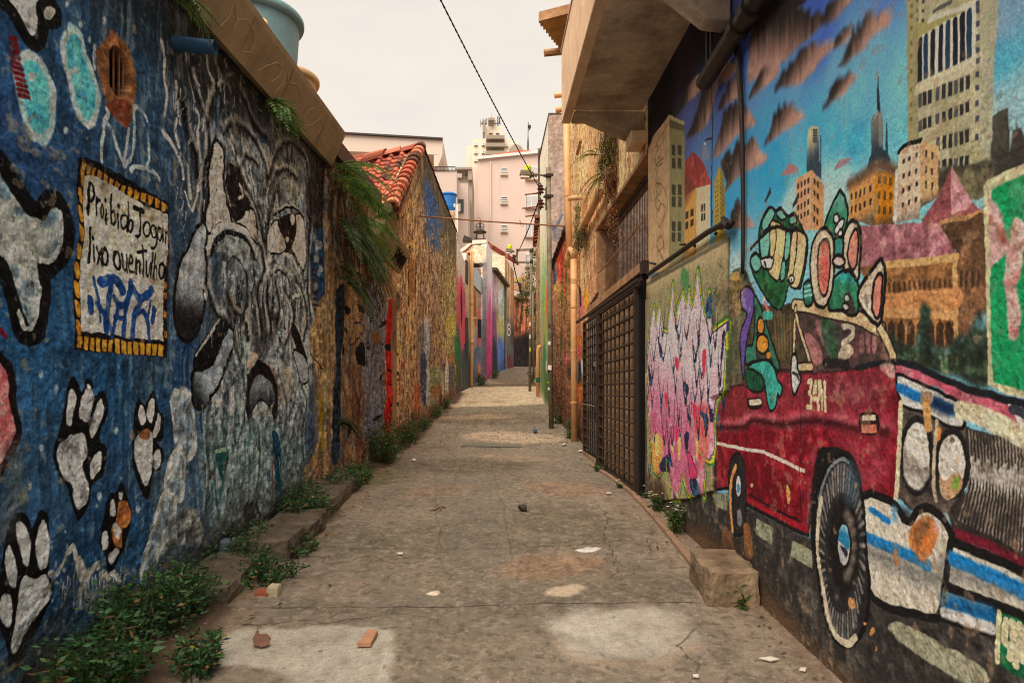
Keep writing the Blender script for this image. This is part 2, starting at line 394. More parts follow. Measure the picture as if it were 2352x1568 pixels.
# ================================================================ mural wall on the right
M_W = Wall((1.67, -1.5), (1.67, 7.2), -1)
def paint_right():
    us = M_W.us(860, lo=1.5 + 2.02, extra=np.concatenate([[0, .3], np.arange(.6, 3.5, .035)]))
    c = Canvas(M_W, us, lambda u: gz(u - 1.5) - .12, lambda u: 4.9, 1180, seed=3, rough=.0045); c.sk = .45
    NV = (34, 38, 62); BK = (22, 20, 20); CR = (214, 190, 150)
    c.idw([('R1 200,700', (20, 14, 18)), ('R1 130,850', (24, 18, 20)), ('R1 350,480', (38, 20, 26)), ('R1 450,200', (14, 9, 12)), ('R1 560,330', (22, 14, 20)), ('R1 620,400', (60, 62, 130)),  # near-black top samples: dark paint with balcony shade mixed into the colour
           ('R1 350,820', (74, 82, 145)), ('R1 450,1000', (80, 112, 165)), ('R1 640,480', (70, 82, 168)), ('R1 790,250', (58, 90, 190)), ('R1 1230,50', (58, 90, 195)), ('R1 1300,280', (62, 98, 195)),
           ('R1 1700,60', (78, 115, 195)), ('R1 830,650', (92, 145, 205)), ('R1 1100,650', (88, 155, 210)), ('R1 1400,450', (102, 165, 210)), ('R1 1650,300', (98, 170, 210)), ('R1 830,900', (60, 155, 210)),
           ('R1 900,1150', (30, 150, 215)), ('R1 1250,880', (58, 168, 212)), ('R1 1550,700', (104, 185, 208)), ('R1 1400,1000', (48, 172, 220)), ('R1 1000,1300', (28, 150, 210)), ('R1 1200,1250', (60, 178, 215)),
           ('R1 1380,1200', (160, 215, 225)), ('R1 1450,1260', (195, 225, 222)), ('R1 1050,1420', (180, 212, 208)), ('R1 650,1500', (45, 150, 205)), ('R1 640,1380', (40, 150, 210)),
           ('R2 450,600', (112, 190, 208)), ('R2 450,900', (92, 190, 215)), ('R2 200,900', (40, 172, 220)), ('R2 420,1050', (125, 205, 215)), ('R2 100,1100', (160, 215, 225)), ('R2 1150,100', (125, 160, 185)),
           ('R2 1150,400', (60, 170, 195)), ('R2 1190,600', (150, 190, 190)), ('R2 1100,650', (165, 195, 190)), ('R2 30,1180', (205, 225, 215)), ('R3 620,520', (190, 205, 195)), ('R3 620,430', (70, 165, 200))], p=3.4, warp=.12)
    c.mix(np.full(c.U.shape, .16) * sstep(40, 130, c.C[..., 2]), (160, 190, 205)); c.mod(1 + .16 * c.n1 + .12 * c.big)
    # clouds
    dk = (50, 41, 36); pk = (192, 146, 126)
    def cloud(p, g): c.poly(p, pk, soft=.05, grad=(dk, g.split('|')[0], g.split('|')[1]), sm=3, streak=.32, tex=.2, warp=2.6)
    cloud('R1 345,960 370,900 400,820 440,680 470,560 540,500 600,460 640,425 650,440 690,435 680,500 620,560 560,600 530,700 510,800 470,880 420,930', 'R1 520,860|R1 470,600')
    cloud('R1 240,780 300,690 350,600 420,520 450,560 430,640 340,720 280,790', 'R1 380,720|R1 330,620')
    cloud('R1 560,770 580,680 610,640 620,590 690,530 725,560 720,640 680,700 620,720 590,760', 'R1 660,740|R1 620,600')
    cloud('R1 530,1090 560,960 590,840 600,770 625,770 640,730 665,740 680,700 700,730 720,690 740,720 770,760 790,790 830,850 790,890 720,930 660,980 620,1030 570,1080', 'R1 660,1010|R1 640,760')
    cloud('R1 600,1340 620,1270 580,1150 610,1080 640,1050 660,1080 690,990 730,1000 760,1010 800,955 840,1010 850,1040 915,1095 860,1150 780,1190 700,1240', 'R1 760,1220|R1 720,1000')
    cloud('R1 770,560 780,330 800,200 830,80 870,0 1100,-30 1180,0 1120,60 1140,40 1170,90 1200,60 1210,110 1250,80 1290,100 1310,150 1250,220 1180,280 1090,360 1000,450 900,500 830,550', 'R1 900,500|R1 960,100')
    cloud('R1 780,690 800,620 850,520 880,470 920,480 960,440 990,470 960,540 900,600 840,640', 'R1 890,600|R1 860,480')
    cloud('R1 955,645 980,560 1010,500 1040,480 1060,430 1100,420 1130,350 1180,330 1200,300 1260,310 1340,290 1400,300 1330,370 1270,430 1230,500 1160,560 1080,605 1010,600', 'R1 1140,590|R1 1110,370')
    cloud('R1 1300,160 1310,80 1350,0 1480,-30 1500,0 1420,90 1360,150', 'R1 1440,90|R1 1350,0')
    cloud('R1 1370,340 1390,260 1420,230 1440,190 1470,200 1490,165 1490,240 1460,290 1410,320', 'R1 1450,310|R1 1420,210')
    cloud('R1 1400,462 1430,400 1460,330 1490,260 1500,200 1530,215 1540,160 1570,190 1590,110 1630,95 1670,125 1690,90 1740,70 1770,120 1742,200 1660,260 1560,360 1480,420', 'R1 1600,330|R1 1540,170')
    cloud('R1 1290,757 1330,680 1360,590 1420,540 1450,530 1475,500 1500,520 1535,520 1500,590 1440,650 1380,700', 'R1 1440,660|R1 1410,550')
    cloud('R1 885,1008 920,920 940,850 950,790 975,780 985,730 1010,760 1020,712 1045,750 1060,730 1085,712 1100,760 1125,765 1140,800 1168,815 1110,860 1030,910 960,960', 'R1 1030,930|R1 1000,750')
    c.poly('R1 1010,1225 1040,1170 1060,1140 1120,1165 1100,1200', (170, 120, 115), soft=.02); c.poly('R1 1370,1183 1410,1110 1490,1108 1440,1150', (160, 130, 135), soft=.02)
    cloud('R1 650,1530 655,1470 670,1460 680,1410 700,1380 715,1420 735,1440 760,1490 800,1530 830,1568 760,1590 660,1590', 'R1 760,1590|R1 700,1400')
    # the tall tower with its stripes
    c.poly('R2 510,-60 590,-60 590,870 525,900', (162, 150, 104), soft=.012, sm=0)
    c.poly('R2 585,-60 1090,-60 1062,350 1045,960 1050,1050 720,1060 715,915 605,880 590,870', (188, 178, 142), soft=.02, sm=0, mott=((168, 160, 118), .2))
    c.poly('R2 990,-60 1090,-60 1062,350 1040,1000 985,960', (175, 170, 140), soft=.03, sm=0)
    c.poly('R2 585,250 940,36 940,-20 585,150', (170, 158, 98), soft=.02, sm=0)
    c.line('R2 680,75 790,10', .016, (90, 88, 80)); c.line('R2 650,130 950,10', .02, (215, 205, 180), soft=.02)
    for i, x in enumerate((597, 632, 675, 725, 770, 818, 862, 903)):
        yt = 262 - (x - 590) * .60; yb = 535 - (x - 590) * .5
        c.line('R2 %d,%d %d,%d' % (x + 16, yt, x + 16, yb), .045, (222, 210, 180), soft=.012, sm=0)
        c.line('R2 %d,%d %d,%d' % (x, yt, x, yb), .026, ((30, 34, 44), (36, 60, 84))[i % 3 == 1], soft=.01, sm=0)
    c.line('R2 590,560 920,405', .05, (208, 194, 160), soft=.02, sm=0)
    for y0, y1, sl in ((590, 680, .38), (760, 830, .40), (900, 985, .30), (1030, 1100, .18)):
        for i, x in enumerate((590, 618, 650, 700, 740, 780, 815, 850, 885)):
            if y0 > 880 and x < 690: continue
            dy = -(x - 590) * sl
            c.poly('R2 %d,%d %d,%d %d,%d %d,%d' % (x, y0 + dy, x + 24, y0 + dy - 8, x + 24, y1 + dy - 8, x, y1 + dy), (48, 46, 46) if i % 3 else (84, 82, 84), soft=.01, sm=0)
    for y in (-40, 20, 60, 150, 235, 312, 385, 462, 552, 652, 750, 860):
        c.poly('R2 945,%d 968,%d 968,%d 945,%d' % (y - 16, y - 22, y + 16, y + 22), (56, 62, 82), soft=.012, sm=0, a=.9)
    for y in (-20, 40, 105, 180, 270, 350, 450, 560, 660, 750): c.poly('R2 535,%d 550,%d 550,%d 535,%d' % (y - 12, y - 16, y + 12, y + 14), (110, 105, 75), soft=.012, sm=0)
    for y in (10, 70, 130): c.poly('R2 570,%d 582,%d 582,%d 570,%d' % (y - 8, y - 10, y + 8, y + 10), (90, 85, 70), soft=.012, sm=0); c.poly('R2 605,%d 622,%d 622,%d 605,%d' % (y - 8, y - 14, y + 8, y + 12), (60, 58, 62), soft=.012, sm=0)
    c.poly('R2 1055,730 1100,695 1155,678 1165,950 1180,815 1200,815 1203,760 1210,805 1235,800 1260,860 1260,1060 1040,1120', (80, 74, 62), soft=.02, sm=0, grad=((58, 54, 48), 'R2 1090,760', 'R2 1240,1000'))
    c.poly('R2 720,1060 920,1030 1040,1000 1060,1130 960,1260 860,1220 720,1240', (120, 112, 80), soft=.03, mott=((70, 64, 50), .3))
    c.line('R2 930,1050 1020,1040 1010,1100', .02, (80, 76, 60))
    # sears-like tower, antenna tower
    c.poly('R2 262,1100 275,1000 290,960 285,760 300,725 330,690 355,700 362,760 362,940 378,945 380,890 395,890 398,960 412,1000 412,1075 320,1045', (122, 118, 104), soft=.012, sm=0, grad=((44, 58, 68), 'R2 320,740', 'R2 330,980'), streak=.3)
    c.line('R2 332,495 335,690', (.008, .03), (46, 52, 58), sm=0); c.line('R2 386,770 386,900', (.006, .02), (50, 60, 66), sm=0)
    c.line('R2 310,740 325,705', .02, (150, 144, 128)); c.line('R2 345,720 350,900', .03, (150, 146, 130), soft=.03, a=.6)
    c.poly('R1 1180,1215 1182,960 1190,900 1215,875 1260,880 1265,1120 1280,1150 1282,1250 1210,1190', (198, 188, 148), soft=.012, sm=0, grad=((52, 68, 78), 'R1 1220,930', 'R1 1230,1140'), streak=.3)
    for y in (905, 925, 945, 965, 985): c.line('R1 1222,%d 1250,%d' % (y, y), .012, (70, 74, 70), sm=0)
    c.line('R1 1275,950 1275,1130', .012, (50, 80, 90), sm=0)
    # town houses
    def block(quad, col, g=None, **kw): c.poly(quad, col, soft=.01, sm=0, grad=g, **kw)
    def wins(nm, xs, ys, w, h, sl, col=(52, 44, 40)):
        for x in xs:
            for y in ys:
                yy = y + (x - xs[0]) * sl
                c.poly('%s %.1f,%.1f %.1f,%.1f %.1f,%.1f %.1f,%.1f' % (nm, x, yy, x + w, yy + w * sl, x + w, yy + h + w * sl, x, yy + h), col, soft=.008, sm=0)
    block('R1 1105,1250 1215,1183 1215,1600 1105,1600', (222, 162, 118)); block('R1 1213,1183 1300,1290 1300,1600 1213,1600', (205, 148, 96))
    wins('R1', (1118, 1140, 1163, 1187), (1280, 1350, 1430, 1500), 12, 40, -.55); wins('R1', (1228, 1250), (1235, 1320, 1420, 1500), 14, 42, 1.0)
    block('R2 150,1165 320,1065 320,1420 150,1380', (218, 152, 84), ((110, 92, 70), 'R2 240,1300', 'R2 240,1420')); block('R2 318,1065 450,1085 446,1410 318,1410', (208, 128, 26), ((100, 72, 40), 'R2 380,1320', 'R2 380,1420'))
    c.line('R2 150,1160 250,1090 330,1040 400,1050 450,1080', .05, (110, 80, 60), soft=.05)
    wins('R2', (162, 190, 220, 248, 286), (1215, 1300), 12, 45, -.45); wins('R2', (335, 372, 408), (1105, 1200, 1290), 18, 50, .08, (92, 72, 30))
    block('R2 465,950 500,915 605,880 605,1370 455,1400', (228, 188, 156), ((150, 140, 120), 'R2 530,1270', 'R2 530,1390')); block('R2 603,880 718,915 715,1240 605,1300', (218, 168, 116), ((90, 80, 66), 'R2 660,1200', 'R2 655,1290'))
    c.line('R2 465,955 500,915 605,880', .02, BK)
    wins('R2', (488, 525, 570), (1000, 1095, 1185, 1275), 16, 32, -.45); wins('R2', (634, 672), (940, 1040, 1135), 12, 46, .25)
    c.line('R2 455,1080 445,1380', .025, (225, 215, 190), soft=.02)
    # pagoda roof and market hall
    c.poly('R2 610,1390 720,1230 800,1045 835,1110 880,1200 960,1310 1000,1345 900,1375 730,1410', (150, 82, 82), soft=.012, sm=2, tex=.25); c.poly('R2 800,1045 835,1110 880,1200 930,1280 840,1330 800,1330', (214, 150, 150), soft=.02, tex=.25)
    c.line('R2 735,1405 900,1370 1000,1340', .03, (190, 140, 90)); c.poly('R2 735,1410 900,1380 1000,1345 1010,1568 820,1568 760,1470', (88, 62, 42), soft=.012, tex=.3)
    c.poly(k('R2 225,1420 440,1405 560,1395 720,1400 765,1470') + k('R4 838,38 600,65 380,88 215,110'), (152, 92, 98), soft=.012, sm=0, mott=((196, 140, 140), .12), tex=.3)
    c.poly('R4 215,105 380,90 838,40 832,640 500,660 380,560 340,400', (168, 114, 66), soft=.01, sm=0, tex=.3, mott=((110, 76, 46), .25))
    c.poly('R4 828,-20 1012,-60 1025,560 828,640', (96, 68, 46), soft=.012, sm=0, tex=.3, mott=((150, 104, 70), .1))
    c.line('R4 380,95 600,75 830,45', .03, (208, 164, 104)); c.line('R4 820,60 826,540', .025, (206, 160, 104))
    for i in range(13): c.poly('R4 %d,%d %d,%d %d,%d %d,%d' % (400 + i * 32, 205 - i * 2, 413 + i * 32, 200 - i * 2, 415 + i * 32, 290 - i * 3, 402 + i * 32, 300 - i * 3), (62, 44, 32), soft=.016, sm=0, a=.85)
    for i in range(4): c.poly('R4 %d,130 %d,120 %d,220 %d,240' % (850 + i * 36, 865 + i * 36, 865 + i * 36, 850 + i * 36), (52, 38, 30), soft=.02, sm=0, a=.8)
    c.line('R4 360,330 560,320 820,300', .08, (206, 140, 86), soft=.03); c.line('R4 360,390 560,395 820,405', .04, (205, 150, 96), soft=.02)
    for i in range(7): c.poly('R4 %d,620 %d,470 %d,430 %d,480 %d,620' % (400 + i * 60, 400 + i * 60, 425 + i * 60, 446 + i * 60, 446 + i * 60), (56, 38, 28), soft=.015, sm=0, a=.9)
    c.poly('R4 380,560 430,520 480,590 560,600 590,480 600,380 640,330 665,400 670,560 760,600 830,540 900,520 940,420 1000,380 1030,420 1040,850 800,770 600,720 440,690', (48, 62, 50), soft=.04, sm=3, mott=((96, 140, 140), .02), tex=.5, warp=3)
    c.poly('R4 420,640 560,610 700,640 900,640 1035,620 1040,850 900,800 700,760 500,720', (36, 44, 32), soft=.06, mott=((84, 112, 80), .05), tex=.5, warp=3)
    # green panel
    c.poly(k('R2 998,1175 1012,1140 1130,1078 1260,1028') + k('R4 1260,935 1150,905 1030,850 1022,400 1010,150'), (206, 194, 150), soft=.012, sm=0)
    c.poly(k('R2 1048,1195 1130,1145 1260,1095') + k('R4 1260,885 1062,832 1048,500 1040,200'), (24, 150, 88), soft=.02, sm=0, mott=((70, 160, 105), -.05))
    c.poly(k('R2 1030,1250 1060,1260 1110,1350 1130,1440 1160,1568') + k('R4 1100,60 1030,120 1040,0'), (214, 170, 160), soft=.03, mott=((150, 70, 60), -.05), warp=2)
    c.poly(k('R2 1180,1380 1220,1370 1260,1420') + k('R4 1250,60 1200,250 1235,400 1215,545 1160,545 1150,400 1130,200 1140,40'), (214, 180, 165), soft=.03, mott=((190, 90, 90), -.02), warp=2.5)
    # cream pilaster and left tower
    c.poly('R1 60,1075 110,950 220,803 222,1900 60,1900', (206, 168, 122), soft=.01, sm=0, mott=((190, 150, 104), .1)); c.line('R1 130,1000 215,860', .012, (120, 100, 74)); c.line('R1 218,830 220,1568', .012, (222, 196, 150))
    c.poly('R1 220,803 328,858 328,1880 220,1880', (150, 138, 92), soft=.008, sm=0); c.poly('R1 220,825 328,872 328,915 220,890', (104, 96, 66), soft=.03, sm=0); c.line('R1 215,812 325,862', .03, (186, 172, 122))
    for x in (238, 281): wins('R1', (x,), (1006, 1098, 1283, 1366), 24, 74, .3, (66, 62, 48)); wins('R3', (x - 24 if x < 260 else 252,), (288, 356), 22, 60, .3, (66, 62, 48))
    for q in ('R1 120,1030 140,1010 138,1060 160,1005', 'R1 130,1060 130,1150 175,1100 172,1140 140,1160', 'R1 125,1190 150,1090 160,1150', 'R1 118,1400 125,1290 150,1280 160,1340 130,1380 120,1420 150,1470 160,1420 140,1390', 'R3 115,200 125,70 150,60 185,150 180,240 140,330 120,260 150,180 175,220 150,300', 'R3 120,420 150,380 165,440 130,480 120,440 150,500 165,540 140,500'):
        c.line(q, .014, (112, 84, 66), a=.85)
    c.poly('R1 328,1130 390,1060 450,1120 515,1265 510,1300 410,1320 328,1375', (150, 58, 50), soft=.012, sm=0, mott=((186, 88, 76), .05)); c.poly('R1 328,1200 400,1290 410,1320 328,1380', (120, 62, 48), soft=.05, sm=0)
    c.poly('R1 328,1370 412,1305 412,1850 328,1850', (212, 152, 74), soft=.008, sm=0, grad=((150, 92, 60), 'R1 370,1420', 'R1 360,1330')); c.poly('R1 410,1312 506,1285 508,1800 410,1800', (226, 192, 150), soft=.008, sm=0)
    wins('R1', (332, 370), (1480, 1550), 22, 52, -.5, (62, 52, 44)); wins('R1', (444, 462), (1425, 1492), 13, 52, -.3, (50, 44, 46)); 
    c.poly('R1 535,1260 570,1153 604,1225 622,1750 535,1750', (180, 152, 66), soft=.008, sm=0); c.poly('R1 572,1155 604,1225 622,1750 580,1750', (150, 128, 56), soft=.01, sm=0)
    wins('R1', (542, 556), tuple(range(1265, 1600, 34)), 7, 16, -.6, (96, 80, 40)); wins('R1', (578, 592), tuple(range(1200, 1600, 34)), 7, 16, 1.0, (92, 78, 40))
    c.line(k('R1 515,690 522,960 518,1250 518,1568') + k('R3 470,230'), .022, (50, 38, 34)); c.line('R1 520,968 480,972 468,985', .016, (50, 38, 34)); c.ell('R1 467,1000', (6, 12), (230, 235, 235)); c.poly('R1 455,1010 480,1010 500,1100 440,1110', (150, 140, 135), soft=.05, a=.6)
    for q in ('R1 890,1395 930,1300 936,1345 895,1415', 'R1 1085,1420 1128,1345 1118,1415 1082,1455'): c.poly(q, (50, 52, 56), soft=.008, sm=0)
    # lower wall, under the car
    c.poly(k('R3 60,1568') + k('R5 55,470 420,490 520,560 640,600 960,760 1400,560') + k('R7 1540,800 1540,1700 600,1700') + k('R5 900,1700 300,900 50,640'), (52, 48, 44), soft=.04, sm=0, mott=((86, 80, 72), .05), tex=.35)
    # behind the characters: dark brown of the seats and the crowd
    c.poly('R3 580,700 700,640 760,800 900,820 985,800 1200,850 1530,960 1600,1180 1300,1225 1100,1245 890,1235 660,1320 580,1350', (74, 62, 46), soft=.03, sm=2, mott=((52, 74, 56), .1), tex=.4)
    for i in range(7): c.line('R3 %d,880 %d,1150' % (860 + i * 20, 872 + i * 18), .02, (150, 118, 64), soft=.03, a=.5, mott=((80, 66, 40), .3))
    c.poly('R3 580,660 700,620 690,900 650,1330 580,1350', (96, 88, 66), soft=.03, mott=((60, 82, 62), .1), tex=.4)
    c.poly('R3 560,690 660,640 650,860 565,880', (140, 118, 70), soft=.02, mott=((90, 76, 48), .2), tex=.4); wins('R3', (585, 605, 630), (620, 660, 720, 780), 10, 26, -.1, (92, 72, 42))
    c.poly('R3 575,660 600,610 640,605 650,660', (186, 150, 84), soft=.015, sm=0)
    # red car
    RD = (118, 16, 30)
    body = k('R3 472,1395 560,1350 660,1320 700,1345 890,1232 1100,1245 1300,1222 1600,1185') + k('R4 432,706 452,790 472,860 470,1300 445,1568') + k('R7 640,330 560,300 440,290') + k('R5 1245,500 1215,380 1180,295 1110,265 1010,270 985,400 960,560 948,738 860,705 760,650 660,600 600,568 600,470 440,490 425,330 418,100')
    c.poly(body, RD, soft=.012, sm=0, ol=BK, olw=.018, mott=((164, 44, 56), .0), tex=.3)
    c.poly('R3 480,1400 660,1325 900,1245 1300,1235 1568,1200 1568,1480 1300,1480 1000,1490 700,1480 500,1490', (160, 60, 70), soft=.12, a=.75, mott=((112, 26, 38), .2), tex=.4, warp=3)
    c.poly('R3 1100,1280 1400,1260 1540,1300 1500,1440 1200,1400', (98, 34, 40), soft=.15, a=.8, mott=((160, 80, 88), .1), warp=3)
    c.poly('R3 760,1270 900,1260 960,1400 800,1440', (118, 36, 44), soft=.12, a=.8, mott=((168, 84, 90), .0), warp=3)
    c.poly('R3 480,1405 660,1330 670,1568 475,1600', (124, 40, 42), soft=.03, a=.8, mott=((90, 20, 28), .1))
    c.line('R5 420,122 500,140 590,128 610,95 800,118 1000,92 1200,122 1400,140', .07, (204, 106, 112), soft=.08, mott=((170, 60, 74), .2))
    c.line('R5 425,150 590,150 640,112 800,135 1000,112 1240,170 1390,175', .04, (58, 12, 20), soft=.05)
    c.poly('R5 1100,200 1230,190 1390,220 1390,420 1260,500 1200,330 1130,260', (178, 74, 84), soft=.12, a=.7, mott=((128, 20, 34), .1), warp=3)
    c.poly('R5 960,300 1000,260 980,420 950,700 920,690', (170, 74, 82), soft=.05, a=.7, mott=((110, 20, 32), .2))
    c.poly('R5 605,330 880,400 905,640 620,540', (100, 8, 22), soft=.12, a=.8, mott=((156, 30, 42), -.05))
    c.line('R5 430,236 590,270 700,288 800,330 930,393', .022, (228, 204, 184), soft=.01)
    c.line('R5 600,60 597,300 592,520', .008, (56, 14, 20)); c.line('R5 908,70 905,400 912,700', .008, (56, 14, 20))
    c.line('R5 600,545 760,630 945,720', .03, (150, 22, 36)); c.line('R5 620,520 760,600 900,668', .016, (40, 14, 20))
    c.poly('R5 830,470 850,500 850,560 835,570', (212, 150, 80), soft=.01); c.ell('R5 635,472', (8, 11), (205, 180, 130))
    c.poly('R5 412,300 440,320 445,480 420,520 400,430', (60, 34, 34), soft=.02); c.line('R5 422,350 425,480', .02, (190, 190, 190))
    # interior, windscreen
    c.poly(k('R3 985,870 1200,880 1500,980 1560,1100 1570,1180 1300,1215 1100,1235 1060,1200 1000,1000'), (72, 58, 52), soft=.02, tex=.4, mott=((110, 66, 68), .1))
    for q in ('R3 1050,1020 1090,1000 1150,1080 1160,1180 1090,1170', 'R3 1120,930 1160,920 1200,1050 1180,1080', 'R3 1395,1010 1420,1000 1425,1110 1395,1110', 'R3 1440,990 1460,985 1465,1100 1440,1105', 'R3 1480,1020 1500,1015 1500,1110 1478,1115'): c.poly(q, (176, 112, 112), soft=.03, a=.8, tex=.3)
    c.poly('R3 1150,900 1230,920 1260,1000 1250,1160 1180,1080', (52, 88, 62), soft=.03, a=.85, tex=.4); c.poly('R3 1262,1160 1275,1090 1330,1060 1360,1110 1310,1155', (198, 180, 150), soft=.012); c.line('R3 1290,950 1350,950 1350,1010 1290,1055', .03, (190, 176, 150)); c.ell('R3 1265,985', (30, 45), (62, 58, 54), soft=.04)
    c.line('R3 1180,1180 1260,1180 1320,1195', .05, (34, 30, 30), soft=.03)
    for q, w in (('R3 985,815 1100,830 1200,858 1380,893 1500,955 1535,968', .055), ('R4 345,480 400,580 440,690', .035), ('R3 992,835 985,1000 980,1125', .022), ('R3 996,880 1045,1050 1092,1200', .022), ('R3 1095,1203 1005,1203', .035)):
        c.line(q, w + .02, (40, 30, 24), soft=.02); c.line(q, w, (220, 190, 142), soft=.01, tex=.2, mott=((186, 150, 110), .1))
    # figures
    OL = dict(ol=BK, olw=.013)
    c.poly('R3 655,735 690,705 715,720 738,780 725,870 692,1000 672,1150 665,1272 654,1200 648,1000 690,880 660,820', (104, 78, 150), soft=.012, mott=((160, 140, 180), -.05), **OL)
    c.poly('R3 735,760 775,830 800,900 830,1010 890,1200 860,1200 810,1060 760,960 742,1100 745,1165 690,1200 680,1085 725,1060 740,900', (56, 120, 96), soft=.012, mott=((34, 70, 44), .1), **OL)
    c.ell('R3 775,945', (22, 50), (214, 132, 52), **OL); c.ell('R3 785,1058', (36, 56), (218, 142, 50), **OL); c.ell('R3 822,1130', (16, 20), (214, 142, 52))
    c.poly('R3 685,1200 760,1168 800,1200 800,1330 740,1355 690,1320', (28, 84, 54), soft=.015, mott=((22, 50, 34), .2), **OL)
    c.poly('R3 690,1205 760,1166 820,1170 860,1220 880,1290 907,1330 895,1388 880,1370 870,1440 838,1478 815,1400 800,1300 770,1245 720,1215', (64, 168, 150), soft=.012, mott=((34, 112, 96), .0), tex=.25, **OL)
    for x in (735, 752, 770): c.line('R3 %d,1215 %d,1300' % (x, x - 4), .012, (24, 48, 34))
    c.poly('R3 782,285 830,205 868,232 900,212 945,262 980,245 1012,292 1062,390 1066,480 1022,705 960,655 905,835 830,792 740,640 712,535 742,490 772,505 765,390', (40, 100, 56), soft=.012, sm=3, mott=((28, 64, 34), .1), tex=.4, **OL)
    for q in ('R3 785,300 835,210 860,235 850,275 800,350', 'R3 875,240 905,222 935,265 900,275', 'R3 960,265 985,258 1000,300 960,305', 'R3 775,390 830,340 825,480 800,540 780,500', 'R3 715,535 745,500 780,540 770,590 740,600', 'R3 905,560 930,540 925,640 900,660', 'R3 930,380 958,360 955,500 925,530'): c.poly(q, (116, 184, 164), soft=.01, ol=BK, olw=.012)
    c.poly('R3 838,308 880,300 926,342 925,450 905,560 880,660 822,602 832,520', (238, 194, 134), soft=.01, ol=BK, olw=.011); c.poly('R3 978,352 1010,350 1062,402 1036,600 1000,708 945,660 955,560', (232, 190, 136), soft=.01, ol=BK, olw=.011)
    c.line('R3 870,310 868,440 840,560', .014, BK); c.line('R3 1005,360 1000,480 975,640', .014, BK); c.line('R3 715,465 780,390 850,330 900,330 960,350 1010,340', .024, BK)
    c.poly('R3 780,530 850,525 835,585 795,580', (225, 220, 205), soft=.008, ol=BK, olw=.012); c.line('R3 800,545 808,575', .02, BK); c.ell('R3 968,655', (14, 22), (225, 215, 195), ol=BK, olw=.01); c.ell('R3 968,660', (4, 8), BK)
    c.poly('R3 795,770 830,850 815,860', (206, 110, 96), soft=.01); c.line('R3 800,770 790,790', .02, (220, 200, 160)); c.line('R3 800,880 840,880', .05, (70, 170, 150), soft=.02)
    c.poly('R3 1045,700 1085,670 1102,790 1060,812', (60, 140, 120), soft=.015, mott=((30, 80, 60), .1), **OL)
    for y in (700, 730, 760): c.line('R3 1050,%d 1098,%d' % (y, y - 8), .012, (150, 210, 190))
    c.poly('R3 1185,290 1270,100 1315,215 1312,300 1300,380 1250,420 1190,350', (48, 118, 84), soft=.012, sm=2, grad=((110, 176, 150), 'R3 1240,300', 'R3 1275,120'), **OL)
    c.ell('R3 1250,275', (15, 28), (226, 216, 200), ol=BK, olw=.01); c.ell('R3 1268,325', (18, 48), (222, 214, 198), rot=.5, ol=BK, olw=.01); c.ell('R3 1277,370', (12, 24), (222, 214, 198), ol=BK, olw=.01)
    c.poly('R3 1240,410 1295,400 1300,500 1240,510', (60, 140, 124), soft=.012, **OL)
    c.poly('R3 1225,700 1245,640 1310,600 1355,640 1397,730 1375,870 1280,845 1208,835', (52, 128, 92), soft=.012, grad=((60, 180, 176), 'R3 1300,720', 'R3 1310,600'), tex=.4, **OL); c.poly('R3 1300,760 1340,740 1370,860 1310,850', (60, 50, 40), soft=.02); c.ell('R3 1318,772', (12, 16), (205, 200, 190)); c.ell('R3 1310,828', (20, 20), (205, 200, 190), ol=BK, olw=.01)
    ear = (218, 194, 164); inn = (238, 138, 116)
    c.poly('R3 1110,420 1150,352 1190,345 1228,400 1236,520 1226,700 1192,805 1160,820 1120,790 1095,650 1092,520', ear, soft=.012, ol=BK, olw=.015, tex=.2); c.poly('R3 1148,450 1190,408 1212,480 1206,650 1182,752 1152,722 1140,600', inn, soft=.02, ol=BK, olw=.012, mott=((206, 92, 80), .0))
    c.poly('R3 1308,350 1350,296 1388,328 1402,420 1385,650 1345,590 1303,590 1298,450', ear, soft=.012, ol=BK, olw=.015, tex=.2); c.poly('R3 1335,420 1370,345 1388,400 1376,560 1348,590 1325,520', inn, soft=.02, ol=BK, olw=.012)
    c.ell('R3 1268,540', (34, 32), (226, 196, 178), ol=BK, olw=.014)
    c.poly('R4 338,85 362,76 380,190 352,440 322,448 285,420 222,330 224,240', ear, soft=.012, sm=2, ol=BK, olw=.015, tex=.2); c.poly('R4 320,190 362,168 346,390 322,412 300,340', inn, soft=.015, ol=BK, olw=.012); c.poly('R4 245,290 275,280 270,370', (150, 140, 128), soft=.02)
    # lettering and lamps on the car
    LT = (232, 206, 158)
    for q in ('R6 815,1075 852,1070 848,1130 822,1200 848,1250 846,1372 803,1362', 'R6 900,1072 905,1120 878,1200', 'R6 888,1110 908,1180', 'R6 872,1272 902,1272', 'R6 940,1078 948,1180 926,1290 936,1388', 'R6 952,1085 972,1290', 'R6 1005,1080 1008,1240 1014,1392'): c.line(q, .026, LT, sm=0, soft=.006)
    c.line('R6 975,1180 978,1385', .016, LT, sm=0)
    c.poly('R3 690,1400 780,1400 775,1462 700,1465', (40, 14, 18), soft=.02); c.poly('R3 702,1410 772,1405 775,1436 708,1442', (226, 205, 176), soft=.008)
    c.poly('R3 975,1130 998,1150 1008,1230 1026,1275 1010,1322 990,1370 975,1350 963,1240', (206, 200, 190), soft=.01, ol=BK, olw=.014, mott=((60, 120, 170), -.15)); c.line('R3 975,1240 1000,1250 1015,1280', .02, (60, 60, 60))
    c.poly('R4 228,1025 335,1030 335,1150 235,1140', (40, 18, 22), soft=.02); c.poly('R4 240,1034 322,1036 325,1066 240,1064', (228, 206, 176), soft=.006, sm=0); c.poly('R4 234,1088 328,1094 330,1148 234,1142', (236, 122, 96), soft=.006, sm=0)
